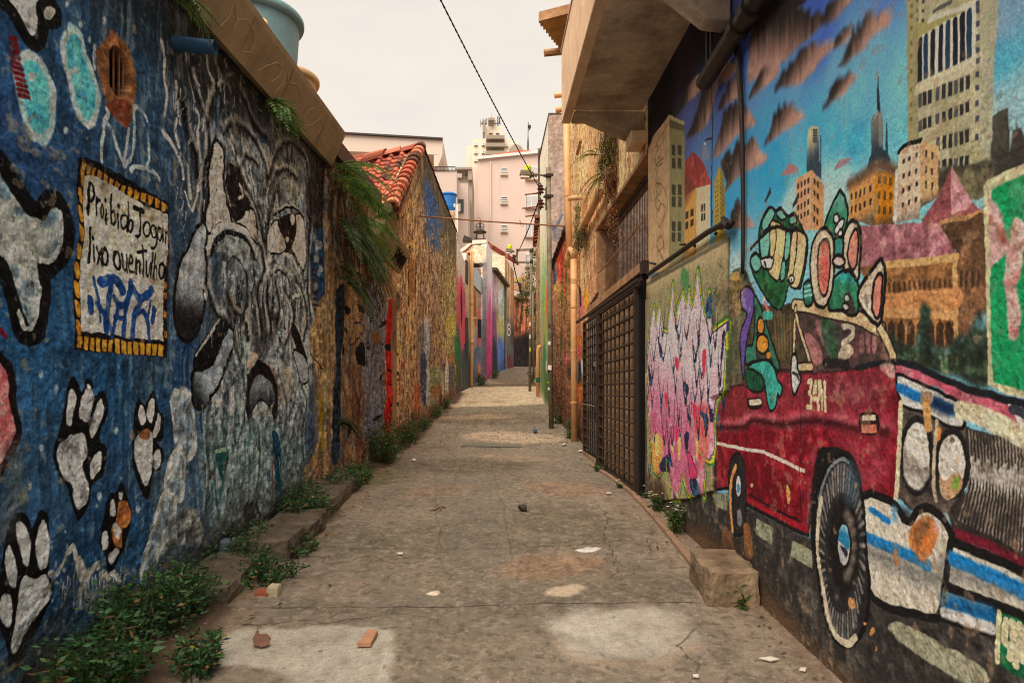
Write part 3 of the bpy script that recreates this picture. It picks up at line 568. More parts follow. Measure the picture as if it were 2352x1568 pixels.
    # bonnet, grille, head lamps
    c.poly(k('R4 448,712 520,718 700,800 900,860 1100,930 1270,990 1270,1150 1150,1078 1000,1030 860,990 830,930 700,860 500,792 450,795'), (190, 88, 104), soft=.01, sm=0, mott=((214, 136, 142), .0), tex=.3)
    c.line('R4 200,740 430,700 560,722 700,790 900,868 1100,925 1270,975', .028, (26, 28, 34), soft=.015)
    c.poly('R4 345,725 430,712 445,800 400,790', (212, 170, 160), soft=.03, a=.8)
    c.poly(k('R4 475,960 640,1010 880,1100 905,1180 900,1400 900,1570') + k('R7 1120,200 1030,420 900,430 760,400 640,300') + k('R4 445,1568 468,1300'), (96, 84, 74), soft=.012, sm=0, mott=((56, 48, 44), .2), tex=.3)
    c.poly(k('R4 880,1105 1270,1205 1270,1568') + k('R7 1540,300 1540,760 1300,640 1040,560 1000,420 1080,300') + k('R4 900,1500'), (52, 44, 40), soft=.02, sm=0, tex=.3)
    for i in range(19):
        x = 905 + i * 21
        c.line(k('R4 %d,%d %d,%d' % (x, 1130 + i * 5, x + 8, 1400)) + k('R7 %d,%d' % (1075 + i * 25, 470 + i * 12)), .0075, (150, 138, 122), soft=.006, a=.9, mott=((84, 74, 66), .3))
    for i in range(17):
        x = 910 + i * 21; y = 1370 + (i * 37) % 60 + i * 4
        c.poly('R4 %d,%d %d,%d %d,%d %d,%d' % (x, y - 60, x + 22, y - 70, x + 16, y + 90, x + 6, y + 70), (205, 196, 180), soft=.012, a=.8, wear=.6)
    c.poly('R4 455,788 560,822 640,858 760,915 830,950 872,1060 860,1112 780,1098 700,1062 620,1008 490,968', (218, 212, 196), soft=.012, sm=2, ol=BK, olw=.011)
    c.line('R4 470,862 540,898 620,930 740,975 830,1015', .04, (28, 112, 172), soft=.03)
    c.line('R4 690,960 780,1000', .05, (20, 40, 70), soft=.05); c.line('R4 850,1000 960,1030 1080,1085 1180,1140 1270,1190', .07, (222, 202, 164), soft=.02)
    c.poly('R4 1150,965 1270,1000 1270,1120 1210,1080', (226, 214, 196), soft=.01, sm=0); c.line('R4 1175,1000 1260,1030', .03, (60, 60, 70))
    for xy, r in (('R4 578,1290', (86, 218)), ('R4 795,1340', (90, 192))): c.ell(xy, (r[0] + 14, r[1] + 16), (150, 138, 122), ol=(40, 34, 32), olw=.012); c.ell(xy, r, (222, 210, 190), ol=(30, 28, 28), olw=.014, mott=((196, 184, 164), .0))
    c.poly('R4 505,1210 530,1300 560,1285 600,1370 650,1350 655,1420 600,1500 540,1480 500,1400', (140, 130, 118), soft=.03, a=.85, grad=((206, 198, 182), 'R4 590,1380', 'R4 580,1490'))
    c.poly('R4 715,1420 760,1440 800,1400 850,1400 860,1480 800,1560 740,1540', (196, 150, 110), soft=.02, mott=((170, 150, 120), .2)); c.poly('R4 805,1430 845,1420 835,1500 800,1490', (140, 172, 70), soft=.02); c.ell('R4 800,1192', (16, 20), (120, 106, 86), soft=.01)
    c.poly('R4 610,895 645,882 675,905 670,965 605,970', (156, 126, 96), soft=.015); c.line('R4 640,960 645,1110', .045, (196, 146, 86), soft=.015); c.poly('R4 695,1115 728,1120 722,1185 700,1200', (212, 128, 52), soft=.015)
    c.line(k('R4 480,965 472,1200 462,1400 446,1568') + k('R7 648,320'), .03, (222, 198, 160), soft=.01); c.line(k('R4 700,1080 690,1250 680,1400 700,1568'), .02, (200, 180, 150), soft=.012)
    c.line('R7 1030,556 1180,600 1340,675 1540,775', .035, (112, 26, 42), soft=.03)
    # bumper
    c.poly('R7 430,318 540,328 630,368 670,420 700,470 740,488 765,486 800,420 860,402 905,420 960,470 1012,560 1030,640 1005,780 970,960 930,1112 780,1085 640,1062 500,985 452,850 432,600', (210, 198, 176), soft=.01, sm=2, ol=BK, olw=.026, tex=.14)
    c.line('R7 480,400 540,440 600,480', .03, (20, 110, 172), soft=.03); c.line('R7 440,575 540,625 650,670 760,715 870,770', .05, (24, 122, 186), soft=.03)
    c.poly('R7 445,640 600,690 750,760 900,800 960,700 980,780 960,900 800,900 600,800 460,720', (92, 92, 92), soft=.12, a=.75, warp=2); c.line('R7 650,690 655,760', .03, (176, 120, 76)); c.line('R7 640,400 640,460', .03, (90, 150, 190), soft=.04)
    c.poly('R7 740,560 790,480 860,440 915,480 940,560 900,680 840,750 790,690 750,650', (226, 122, 52), soft=.015, mott=((178, 112, 70), .0)); c.poly('R7 780,500 880,450 890,520 840,600 800,680 770,620', (122, 84, 54), soft=.04, a=.85); c.poly('R7 905,470 940,520 935,570 905,540', (236, 152, 128), soft=.01)
    c.poly('R7 1032,636 1160,675 1300,745 1560,860 1560,1110 1400,1050 1250,1000 1000,892', (212, 200, 178), soft=.01, sm=0, ol=BK, olw=.026)
    c.line('R7 1032,728 1140,775 1250,830 1400,900 1560,975', .055, (24, 122, 186), soft=.035); c.poly('R7 1030,780 1150,830 1300,900 1500,990 1400,1000 1200,930 1020,860', (96, 96, 96), soft=.08, a=.7)
    c.poly('R7 985,930 1150,990 1310,1050 1310,1222 1150,1180 968,1120', (126, 146, 158), soft=.012, sm=0, ol=BK, olw=.02); c.line('R7 985,1015 1150,1070 1300,1120', .06, (20, 92, 140), soft=.04); c.line('R7 975,1090 1150,1150 1305,1200', .04, (206, 200, 190), soft=.03)
    c.poly('R7 1350,1085 1560,1160 1560,1560 1420,1490 1338,1425', (22, 108, 66), soft=.01, sm=0, mott=((16, 70, 44), .1)); c.line('R7 1350,1090 1336,1420', .02, (206, 196, 150))
    for q in ('R7 1395,1150 1385,1290 1430,1330 1420,1390', 'R7 1440,1160 1450,1300 1465,1440', 'R7 1490,1180 1500,1400', 'R7 1530,1200 1535,1420'): c.line(q, .03, (214, 200, 160), sm=0)
    # wheels
    c.poly('R5 990,420 1012,272 1060,258 1115,268 1195,305 1232,400 1250,520 1260,700 1200,900 1000,900 960,700', (24, 21, 21), soft=.015, sm=2)
    tyre = 'R7 108,480 135,250 200,110 270,50 330,70 395,190 425,400 440,650 462,900 445,1140 385,1265 320,1310 245,1270 180,1120 128,850'
    c.poly(tyre, (42, 40, 40), soft=.012, sm=3, ol=(18, 16, 16), olw=.02, tex=.4)
    for i in range(46):
        t = 2 * math.pi * i / 46
        x0, y0 = 285 + 118 * math.cos(t), 690 + 420 * math.sin(t); x1, y1 = 285 + 152 * math.cos(t + .05), 690 + 590 * math.sin(t + .05)
        c.line('R7 %.1f,%.1f %.1f,%.1f' % (x0, y0, x1, y1), (.012, .02), (158, 150, 140) if i % 2 else (110, 108, 106), soft=.016, a=.75)
    c.line('R7 150,330 128,480 122,640 135,800 150,860 190,1090 250,1255 330,1300 380,1255', .035, (214, 196, 166), soft=.012, wear=.2); c.line('R7 135,330 190,150 270,62 330,80', .018, (120, 130, 130), soft=.012)
    c.ell('R7 300,640', (104, 330), (26, 23, 22), soft=.05); 
    for i in range(7):
        t = -1.25 + i * .42; c.ell('R7 %d,%d' % (300 + 62 * math.cos(t), 640 + 215 * math.sin(t)), (22, 36), (120, 108, 96), soft=.04, a=.9)
    c.poly('R7 300,340 340,60 420,200 380,360', (70, 92, 106), soft=.06, a=.5); c.ell('R7 300,640', (42, 140), (196, 190, 186), ol=BK, olw=.012); c.poly('R7 262,600 275,520 300,502 325,530 338,640 320,670 290,630', (36, 124, 160), soft=.02, grad=((150, 196, 210), 'R7 300,580', 'R7 300,510')); c.poly('R7 275,640 325,680 310,720', (40, 40, 52), soft=.02)
    for q in ('R7 335,985 370,1010 375,1060 335,1050', 'R7 490,1190 510,1220 485,1250 470,1235', 'R7 430,1160 455,1165 440,1180', 'R7 515,1320 525,1340 515,1350'): c.poly(q, (196, 138, 84), soft=.012)
    c.poly('R5 512,380 530,320 555,295 582,325 600,440 602,600 590,720 560,742 530,720 515,600', (36, 34, 34), soft=.01, ol=BK, olw=.016, tex=.4); c.line('R5 545,370 522,450 518,600 530,720', .04, (216, 146, 86), soft=.01); c.ell('R5 562,475', (13, 62), (206, 200, 196), ol=BK, olw=.01); c.ell('R5 562,490', (8, 26), (50, 130, 180)); c.ell('R5 568,650', (14, 50), (120, 118, 116), soft=.03)
    # road stripes
    c.poly('R7 596,1200 632,1155 700,1165 800,1215 950,1300 1150,1400 1262,1490 1270,1600 1120,1570 900,1440 720,1320', (168, 164, 136), soft=.015, sm=2, mott=((130, 126, 104), .1))
    for q in ('R5 662,655 752,705 752,802 660,742', 'R5 862,775 970,835 972,936 852,862', 'R5 418,520 505,512 500,612 440,592'): c.poly(q, (150, 150, 124), soft=.012, sm=0, mott=((108, 106, 88), .1))
    c.poly('R5 480,700 520,740 530,840 470,840', (128, 84, 56), soft=.03); c.poly('R5 590,690 625,700 640,860 600,860', (140, 92, 56), soft=.03)
    # framed panel with the pink lettering
    P = k('R3 66,655 578,392 578,1350 470,1395') + k('R5 418,110 425,340 430,500 300,545 60,560')
    c.poly(P, (160, 146, 104), soft=.006, sm=0, tex=.1, mott=((140, 130, 96), .1), rel=.018)
    c.poly('R3 66,655 578,392 578,500 66,740', (196, 172, 128), soft=.15, sm=0, a=.8)
    c.poly('R3 480,780 578,640 578,900 500,960', (150, 138, 100), soft=.03, mott=((96, 92, 64), .2))
    sil = k('R3 80,1060 100,930 118,830 128,960 150,820 176,985 200,1000 236,690 252,985 268,830 300,745 318,850 338,730 350,860 372,800 396,610 412,770 430,860 452,940 470,745 484,1000 576,930 566,1120 556,1330 500,1400') + k('R5 425,130 430,250 420,330 385,300 388,420 375,530 350,470 320,450 300,530 260,400 235,545 205,545 180,330 130,410 100,380 90,300 75,100') + k('R3 75,1250')
    for col, ex in (((70, 118, 56), .055), ((206, 198, 44), .03), ((44, 52, 92), .012)):
        c.poly(sil, col, soft=.012, sm=0, a=1, tex=.2, ol=col, olw=ex, mott=((150, 150, 50), -.1) if ex > .05 else None)
    c.poly(sil, (214, 196, 194), soft=.01, sm=0, grad=((196, 98, 128), 'R3 300,1080', 'R5 240,250'), tex=.16, mott=((230, 170, 176), .0))
    c.poly('R5 330,60 410,40 400,330 350,330', (226, 132, 112), soft=.06, mott=((220, 70, 86), .0)); c.poly('R5 90,190 150,220 130,400 95,360', (226, 156, 84), soft=.03)
    rg = random.Random(5); xs = []
    for i in range(46):                                   # spiky inner strokes of the letters
        x = 95 + (i % 9) * 52 + rg.uniform(-14, 14); y = 820 + (i // 9) * 150 + rg.uniform(-70, 70) + (x - 90) * -.12
        h = rg.uniform(170, 330); w = rg.uniform(8, 20) * rg.choice((-1, 1))
        q = 'R3 %.0f,%.0f %.0f,%.0f %.0f,%.0f %.0f,%.0f' % (x, y, x + w * .2, y + h * .35, x + w * .7, y + h * .7, x + w * 1.2, y + h)
        c.line(q, (.006, .036), NV if i % 4 else (54, 104, 132), soft=.008, sm=2)
        c.line('R3 %.0f,%.0f %.0f,%.0f' % (x + w * 1.2, y + h, x + w * 2.4, y + h * .45), (.036, .004), NV, soft=.008, sm=0)
    for q in ('R3 150,1040 172,1110 160,1150 150,1110', 'R3 470,740 490,760 478,900 440,860', 'R3 300,1290 340,1330 322,1390', 'R5 360,60 390,70 412,110 400,200 385,120', 'R5 180,230 195,300 210,370 185,340', 'R5 270,190 300,180 285,300', 'R5 130,360 180,300 200,470 240,540 215,545 190,400 150,400', 'R5 300,440 340,430 370,520 320,525', 'R3 80,1180 110,1300 90,1320', 'R3 550,1000 570,990 545,1200 535,1260'): c.poly(q, NV, soft=.008, sm=2, mott=((50, 96, 128), -.05))
    for q in ('R3 250,1140 275,1160 268,1230 250,1190', 'R3 425,1100 445,1110 432,1280 420,1180', 'R3 180,1370 200,1380 196,1470', 'R5 320,20 345,40 330,120', 'R5 225,130 240,180 225,240'): c.poly(q, (220, 52, 82), soft=.02)
    for q in ('R5 110,200 130,190 128,290 112,300', 'R5 195,250 212,260 210,300', 'R5 240,210 252,220 245,330 236,300', 'R5 335,220 350,230 352,330 340,310'): c.poly(q, (238, 190, 110), soft=.015)
    for q in ('R5 290,290 320,330 345,410 330,438 305,420', ): c.poly(q, (220, 60, 104), soft=.01, ol=NV, olw=.011)
    for q in ('R5 170,320 178,420 205,540', 'R5 262,400 290,520', 'R5 362,280 392,330', 'R5 200,470 235,545'): c.line(q, .018, (150, 160, 60))
    c.line('R3 300,640 320,660', .16, (86, 140, 80), soft=.05); c.line('R3 580,390 580,900 578,1350', .012, (70, 66, 54)); c.line('R3 520,550 560,590 550,630', .008, (90, 80, 60))
    c.line('R3 66,690 300,560 578,405', .035, (92, 84, 66), soft=.03, a=.7)
    # browner towards the foot of the wall
    dz = c.V - np.array([gz(u - 1.5) for u in c.us])[None]
    c.mix(sstep(.30, .02, dz + .5 * c.big + .15 * c.n1) * sstep(5.0, 5.5, c.U), (72, 54, 40))
    c.mix(sstep(.16, .0, dz + .2 * c.big) * .8, (104, 78, 56))
    c.mix(sstep(.24, .30, c.n1 * 1.1 + c.big * .5) * .5 * sstep(4.0, 2.5, c.V), (150, 120, 90))
    rough = sstep(3.1, 2.2, c.V + .3 * c.big); c.grain(.11, 130, 5, .3 + .7 * rough); c.mix(sstep(.66, .76, fbm(c.U * 70, c.V * 70, 2, 6)) * .25 * rough, (40, 30, 26))
    c.Z += (c.n1 * .006 + c.n2 * .004) * rough + c.big * .012 + fbm(c.U * 60, c.V * 60, 2, 5) * .006 * rough
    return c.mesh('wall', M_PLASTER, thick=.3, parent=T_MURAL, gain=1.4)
# ================================================================ blue mural wall on the left
A_W = Wall((-2.248 - .058 * 1.5, -1.5), (-2.248 + .058 * 7.45, 7.45), 1)
def paint_left():
    us = A_W.us(680, lo=1.5 + 2.7, extra=np.concatenate([[0, .3, .6], np.arange(.9, 4.18, .04)]))
    c = Canvas(A_W, us, lambda u: gz(u - 1.5) - .15, lambda u: 4.25, 900, seed=21, rough=.011); c.sk = .5
    BK = (14, 13, 15); WH = (222, 218, 204)
    c.idw([('L1 100,700', (42, 74, 112)), ('L1 250,300', (48, 86, 118)), ('L1 620,120', (46, 66, 80)), ('L1 650,400', (58, 92, 120)), ('L1 800,300', (48, 48, 44)), ('L1 800,700', (66, 78, 88)), ('L1 850,1300', (56, 72, 86)), ('L1 700,600', (52, 84, 112)),
           ('L1 100,1300', (42, 90, 128)), ('L1 20,100', (44, 82, 120)), ('L2 450,300', (42, 96, 136)), ('L2 150,700', (54, 90, 118)), ('L2 500,900', (38, 78, 112)), ('L2 300,1300', (38, 76, 108)), ('L2 650,200', (66, 96, 116)), ('L2 650,900', (40, 82, 118)),
           ('L3 250,300', (48, 48, 44)), ('L3 400,250', (60, 58, 52)), ('L3 600,600', (104, 100, 88)), ('L3 450,900', (64, 70, 72)), ('L3 700,800', (70, 70, 66)), ('L3 740,1100', (44, 62, 80)), ('L3 790,800', (30, 24, 22)), ('L3 805,1300', (176, 124, 66)), ('L3 540,700', (84, 92, 98)),
           ('L4 150,250', (34, 74, 118)), ('L4 60,420', (40, 80, 116)), ('L4 300,700', (112, 126, 122)), ('L4 450,600', (118, 130, 128)), ('L4 600,600', (76, 94, 108)), ('L4 700,500', (156, 124, 84)), ('L4 720,700', (138, 108, 70)), ('L4 300,900', (84, 100, 102)), ('L4 60,880', (112, 116, 110)), ('L4 170,800', (76, 100, 118)),
           ('L4 640,520', (60, 80, 104)), ('L4 420,850', (96, 112, 108)), ('L3 640,1350', (120, 126, 118)), ('L3 300,1400', (106, 118, 122))], p=3.2, warp=.3)
    c.mix(np.full(c.U.shape, .28), (56, 74, 94)); c.mod(1 + .5 * c.n1 + .35 * c.big + .25 * c.n2)
    c.mix(sstep(.06, .2, c.st + .3 * c.n1) * .35 * sstep(4.0, 4.6, c.U), (24, 30, 34)); c.mix(sstep(.08, .22, -c.st + .3 * c.n2) * .35 * sstep(4.6, 5.2, c.U), (170, 172, 160))
    c.mix(sstep(.10, .2, c.n2 - .1) * .4, (92, 130, 150))
    mo = dict(mott=((110, 122, 124), -.12), wear=.35)
    # bones
    c.poly('L1 -20,-40 150,-40 168,90 152,170 122,172 84,110 40,40 10,10', WH, soft=.012, ol=BK, olw=.05, **mo); c.ell('L1 207,56', (38, 40), (200, 190, 170), ol=BK, olw=.035, **mo)
    c.poly('L1 -40,740 60,862 128,945 180,955 218,905 262,928 292,1040 280,1128 240,1192 196,1180 206,1285 186,1400 160,1482 120,1490 94,1440 60,1300 30,1190 -40,1110', (180, 180, 166), soft=.014, ol=BK, olw=.06, mott=((84, 110, 128), .02), tex=.3)
    c.line('L1 192,1165 240,1165 268,1090 262,960', .03, (206, 204, 190), wear=.3); c.line('L1 80,1400 110,1470 150,1450 190,1290', .025, (206, 204, 190), wear=.3); c.line('L1 85,1380 120,1450', .015, BK); c.ell('L1 152,1270', (10, 14), (96, 66, 50))
    # blue drops
    for q, s_ in (('L1 72,320 108,262 150,270 190,340 218,420 218,560 182,618 128,592 92,480', 1), ('L1 272,200 308,140 345,160 366,240 402,312 428,420 412,522 380,552 328,470 306,345 280,285', 1)):
        c.poly(q, (104, 192, 206), soft=.03, ol=(176, 206, 206), olw=.03, mott=((60, 148, 176), .0), tex=.25)
    c.ell('L1 128,345', (14, 22), (200, 220, 220), soft=.02); c.line('L1 332,312 300,335', .03, (176, 206, 206))
    # clay patch with the barred hole
    c.poly('L1 425,235 470,180 505,130 560,182 604,290 606,400 578,560 520,545 468,440', (140, 94, 60), soft=.02, mott=((96, 66, 46), .1), tex=.4, warp=2)
    c.poly('L1 470,470 560,450 570,555 520,540', (120, 64, 44), soft=.03)
    c.poly('L1 490,300 495,230 520,208 560,240 582,290 580,400 548,442 492,385', (18, 15, 14), soft=.012, sm=2, rel=-.10, warp=.6)  # hole's inner darkness painted in besides the hollow
    # loose chalky letters and specks
    for q in ('L1 450,722 446,640 455,600 462,545 480,560 500,590 520,660 556,745', 'L1 553,740 568,640 575,580', 'L1 560,745 590,690 600,600 596,500 605,480 640,500 660,540', 'L1 586,770 600,745 660,760 690,770 715,805', 'L1 655,755 672,700 664,600', 'L1 452,560 480,520 470,490'): c.line(q, .026, (176, 184, 178), soft=.014, wear=.55)
    c.line('L1 425,200 420,260 425,310', .02, (180, 180, 170), wear=.4)
    for x, y in ((295, 14), (352, 108), (285, 590), (470, 90), (398, 180), (168, 1050)): c.ell('L1 %d,%d' % (x, y), (9, 16), (176, 186, 184), soft=.03, wear=.3)
    for x, y in ((183, 220), (182, 535), (245, 280), (500, 465), (430, 750), (595, 805), (130, 700), (60, 610)): c.ell('L2 %d,%d' % (x, y), (10, 18), (170, 180, 180), soft=.03, wear=.3)
    for y in range(170, 450, 26): c.line('L1 %d,%d %d,%d' % (10 + y * .14, y, 30 + y * .2, y + 12), .02, (110, 24, 30), soft=.02, wear=.3)
    c.poly('L2 -40,150 30,180 50,240 46,340 66,440 52,500 20,560 -40,610', (170, 84, 86), soft=.012, ol=(30, 14, 18), olw=.03, mott=((206, 150, 140), .0)); c.line('L2 10,20 30,50', .02, (130, 20, 30), wear=.4)
    # notice
    c.poly('SG 42,48 110,58 400,200 728,398 724,900 716,1535 400,1500 18,1478 40,1000 60,560', BK, soft=.012, sm=0)
    OR = (226, 146, 54)
    for i in range(14):
        a = i / 14; b = (i + .72) / 14
        f = lambda t, o: (70 + t * 640, 78 + t * 320 + o + (14 if .3 < t < .7 else 0) * 1.0)
        p = [f(a, 0), f(b, 4), f(b - .02, 66), f(a - .01, 74)]
        c.poly('SG ' + ' '.join('%.0f,%.0f' % q for q in p), OR, soft=.008, sm=0, wear=.3)
        g = lambda t, o: (45 + t * 660, 1372 + t * 62 + o)
        p = [g(a, 0), g(b, 4), g(b - .015, 96), g(a - .01, 92)]
        c.poly('SG ' + ' '.join('%.0f,%.0f' % q for q in p), OR, soft=.008, sm=0, wear=.25)
    for i in range(9):
        y = 130 + i * 140; c.poly('SG %d,%d %d,%d %d,%d %d,%d' % (66 - i * 3.4, y, 96 - i * 3, y + 30, 100 - i * 4, y + 120, 80 - i * 4.4, y + 105), OR, soft=.008, wear=.3)
    for y in (560, 960, 1040, 1180, 1330, 640, 800): c.poly('SG 702,%d 720,%d 716,%d 698,%d' % (y, y + 14, y + 66, y + 50), (190, 120, 50), soft=.008, sm=0, wear=.4)
    c.poly('SG 104,188 150,182 260,225 380,300 520,395 712,482 704,900 690,1402 520,1388 372,1376 200,1345 74,1338 88,900 96,560', (212, 202, 176), soft=.008, sm=0, mott=((190, 174, 146), -.05), tex=.16)
    T = lambda q, w=.024: c.line('SG ' + q, w * .72, (24, 22, 26), soft=.008, wear=.12, warp=.7)
    O = lambda x, y, rx, ry, w=.022: c.ring('SG %d,%d' % (x, y), (rx, ry), w * .72, (24, 22, 26), soft=.008, warp=.7)
    T('152,245 146,360 138,470', .034); T('146,240 180,265 190,335 172,372 150,372')
    T('208,350 204,480'); T('206,400 222,368 238,372'); O(256, 450, 12, 50); T('293,440 293,548'); T('286,366 290,374', .03); T('322,330 326,535'); T('326,455 346,448 354,500 346,545 328,535'); T('374,470 372,570'); T('378,405 380,415', .03)
    T('440,390 440,600', .026); O(414, 530, 22, 54); O(460, 562, 14, 46); T('514,450 520,600 512,640 496,640', .026); T('484,428 535,450', .04); O(560, 582, 20, 50); O(604, 600, 16, 46); T('622,570 622,650 610,720 590,722'); O(648, 622, 18, 48); T('668,570 674,682'); T('690,600 690,692'); T('690,620 704,604')
    T('152,585 150,700 138,822', .03); T('182,710 180,822'); T('180,650 182,660', .03); T('204,720 240,845'); T('242,722 204,842'); O(264, 786, 20, 62, .026); O(348, 812, 22, 64, .03); T('390,765 390,860 400,885 416,860 418,775'); T('418,860 422,895'); T('436,832 466,826 462,785 446,778 434,830 444,890 474,890'); T('490,800 488,910'); T('490,830 508,815 514,905'); T('540,715 536,930', .026); T('506,758 560,748', .03); T('560,830 562,925 582,925 586,830'); T('600,755 600,945'); T('618,765 616,952'); T('618,880 634,862 642,955'); O(682, 892, 20, 52, .028)
    B = lambda q, w: c.line('SG ' + q, w, (32, 70, 124), soft=.01, wear=.3)
    B('180,945 196,1050 212,1140 226,1270', .02); B('228,975 300,948 360,990 384,1040', .06); B('300,950 276,1100 268,1330', .045); B('196,1130 262,1230 310,1330 330,1300', .035); B('316,1080 350,1160 330,1280 308,1372', .035); B('350,1135 400,1150 436,1040 446,965', .045); B('440,970 420,1150 396,1360', .04); B('440,985 500,1090 560,1080 604,1025', .05); B('520,1110 480,1220 460,1370', .05); B('470,1225 540,1190 580,1280 590,1400', .035); B('592,1110 580,1230', .022); B('152,1110 152,1182', .05); B('625,1182 615,1262', .05); B('330,1230 400,1240', .03)
    for x, y in ((190, 845), (610, 965), (540, 1400), (620, 1300)): c.ell('SG %d,%d' % (x, y), (16, 20), (196, 120, 110), soft=.03, a=.6, wear=.5)
    # paw prints
    def paw(halo, pads, mm=True):
        c.poly(halo, BK, soft=.014, tex=.05)
        for q in pads: c.poly('L2 ' + q, WH, soft=.01, wear=.2, mott=((130, 132, 140), -.2), tex=.12)
    paw('L2 268,430 300,260 320,226 342,260 352,290 378,232 402,250 408,310 445,296 462,360 432,500 458,540 442,660 398,702 382,800 346,856 318,800 296,712 252,640 242,540', ('288,395 300,300 318,284 332,330 316,400 312,440 294,438', '345,370 362,290 385,260 404,300 396,360 380,420 350,412', '420,345 440,335 440,400 405,494 388,440', '392,600 428,558 438,570 428,640 394,672', '262,520 300,490 340,472 372,486 380,560 362,620 384,700 378,760 346,806 322,770 318,700 276,660 258,580'))
    paw('L2 572,480 590,360 612,325 634,350 672,284 692,370 712,400 705,500 680,510 712,560 692,628 662,642 650,740 626,758 600,690 578,600', ('603,385 620,350 632,400 622,436 606,428', '638,380 668,318 676,370 656,428 640,405', '688,385 700,420 676,494 660,470', '690,542 698,600 672,628 664,580', '588,490 634,456 660,490 656,640 632,702 606,650 584,560'))
    c.poly('L2 604,470 640,450 650,490 610,500', (140, 92, 60), soft=.02)
    paw('L2 432,955 448,840 470,740 500,730 518,688 545,730 568,800 560,880 552,930 530,1000 490,1094 458,1005', ('474,775 490,764 498,828 476,832', '444,920 464,906 470,970 448,984', '470,1005 505,980 520,1000 490,1042', '512,730 528,735 522,760 514,760'))
    c.poly('L2 512,775 548,770 566,820 552,880 530,900 526,972 500,965 486,900 500,860', (182, 118, 62), soft=.012, mott=((140, 80, 44), .1)); c.poly('L2 492,872 508,868 524,905 515,932 500,920', (200, 196, 180), soft=.008)
    paw('L2 16,975 36,900 66,830 96,818 126,850 136,890 160,830 182,808 202,850 206,1070 216,1110 232,1150 205,1270 150,1390 92,1490 44,1510 40,1420 6,1330 -10,1180', ('72,882 110,878 130,960 122,1050 98,1030', '150,960 165,885 186,860 205,950 196,1055 168,1060', '24,1000 48,974 76,1080 72,1145 42,1128 22,1060', '4,1190 30,1172 56,1190 66,1262 46,1322 10,1285', '110,1096 150,1110 200,1098 216,1180 200,1230 150,1290 120,1370 72,1436 56,1400 84,1250 90,1150'))
    # streaky chalk at the foot
    for q in ('L2 215,1085 250,1080 300,990 322,975 345,1060 362,1110', 'L2 362,1160 385,1120 420,1045 432,1060', 'L2 440,1150 455,1080 480,1110 500,1085 520,1120', 'L2 350,1030 380,1090'): c.line(q, .034, (196, 186, 168), soft=.016, wear=.6)
    rg = random.Random(3)
    for i in range(80):
        x = rg.gauss(420, 65); y = rg.uniform(1060, 1200); c.line('L2 %.0f,%.0f %.0f,%.0f' % (x, y, x - 3, y + rg.uniform(30, 100)), (.012, .004), (186, 180, 166), soft=.012, a=.7, wear=.4)
    for i in range(26): c.ell('L2 %.0f,%.0f' % (rg.uniform(205, 300), rg.uniform(880, 1400)), (rg.uniform(4, 10), rg.uniform(6, 16)), (170, 176, 172), soft=.02, a=.8, wear=.4)
    c.line('L2 45,560 60,700 30,900', .12, (120, 112, 98), soft=.12, a=.5)
    # pale figures between the prints and the face
    for q in ('L2 752,330 780,296 822,298 840,370 852,480 846,560 800,582 768,500', 'L2 736,600 778,545 800,600 792,720 770,760 725,730', 'L2 690,810 718,738 756,790 740,900 700,1000 622,1112 650,960'): c.poly(q, (166, 176, 174), soft=.02, ol=(200, 200, 188), olw=.03, mott=((90, 112, 128), -.05), tex=.5, wear=.2)
    c.poly('L2 700,940 800,800 880,860 880,960 760,960 640,1090', (156, 156, 144), soft=.06, mott=((80, 98, 110), .05), tex=.6, warp=3)
    # --- the weathered face
    FG = (158, 164, 160)
    c.poly(k('L3 250,640 340,560 480,480 600,580 690,720 715,900 705,1200 735,1400 750,1560') + k('L4 690,250 640,420 610,740 520,900 380,920 260,850 215,650 250,420 300,150'), FG, soft=.10, a=.9, mott=((58, 66, 70), .06), tex=.7, warp=3)
    c.poly('L3 560,580 700,640 720,800 640,900 560,880 500,800', (128, 124, 108), soft=.08, a=.7, mott=((56, 58, 58), .15), tex=.6, warp=3)
    c.poly('L4 225,560 400,480 560,520 640,600 600,760 480,900 340,930 230,880', (116, 134, 132), soft=.25, a=.7, mott=((66, 96, 100), .05), tex=.5, warp=4)
    c.poly('L3 150,120 420,200 560,420 480,560 330,560 200,420', (40, 40, 38), soft=.25, a=.6, tex=.5, warp=4)
    V = lambda q, w=.03, col=(214, 206, 188): c.line('L3 ' + q, w, col, soft=.012, wear=.15, warp=1.4)
    for q in ('48,180 62,260 58,330 75,430 68,520', '155,235 172,320 198,352 215,380', '245,230 262,330 300,392 268,480 262,560 246,640 240,760 230,900', '300,392 335,350 368,330', '64,590 100,650 130,720 142,800', '180,480 215,520 200,600 190,700', '118,470 130,560', '410,530 400,580', '215,780 200,880 180,940 150,860', '340,610 380,680 420,780 450,860 490,950'): V(q, (.036, .02))
    for i in range(120):
        x = rg.uniform(60, 720); y = rg.uniform(220, 900)
        if x < 250 and y > 800: continue
        V('%.0f,%.0f %.0f,%.0f %.0f,%.0f' % (x, y, x + rg.uniform(-8, 8), y + 50, x + rg.uniform(-8, 14), y + rg.uniform(60, 150)), rg.uniform(.01, .034), ((206, 200, 184), (26, 24, 24), (86, 108, 132), (120, 116, 100))[i % 4])
    for q, w in (('250,860 300,700 320,640', .02), ('470,620 520,640 560,720', .05)): V(q, w, (70, 96, 126))
    c.poly('L3 240,1000 262,880 258,760 284,648 305,640 330,690 322,800 335,900 360,990 330,1010 300,1000 262,1045', (196, 190, 172), soft=.012, ol=BK, olw=.022, tex=.14)
    c.poly('L3 345,735 385,745 420,800 442,900 430,960 400,1000 378,998 352,940 335,840', (32, 26, 24), soft=.014, mott=((70, 50, 36), -.1)); V('400,830 410,870 395,890', .03); V('350,880 362,920', .02)
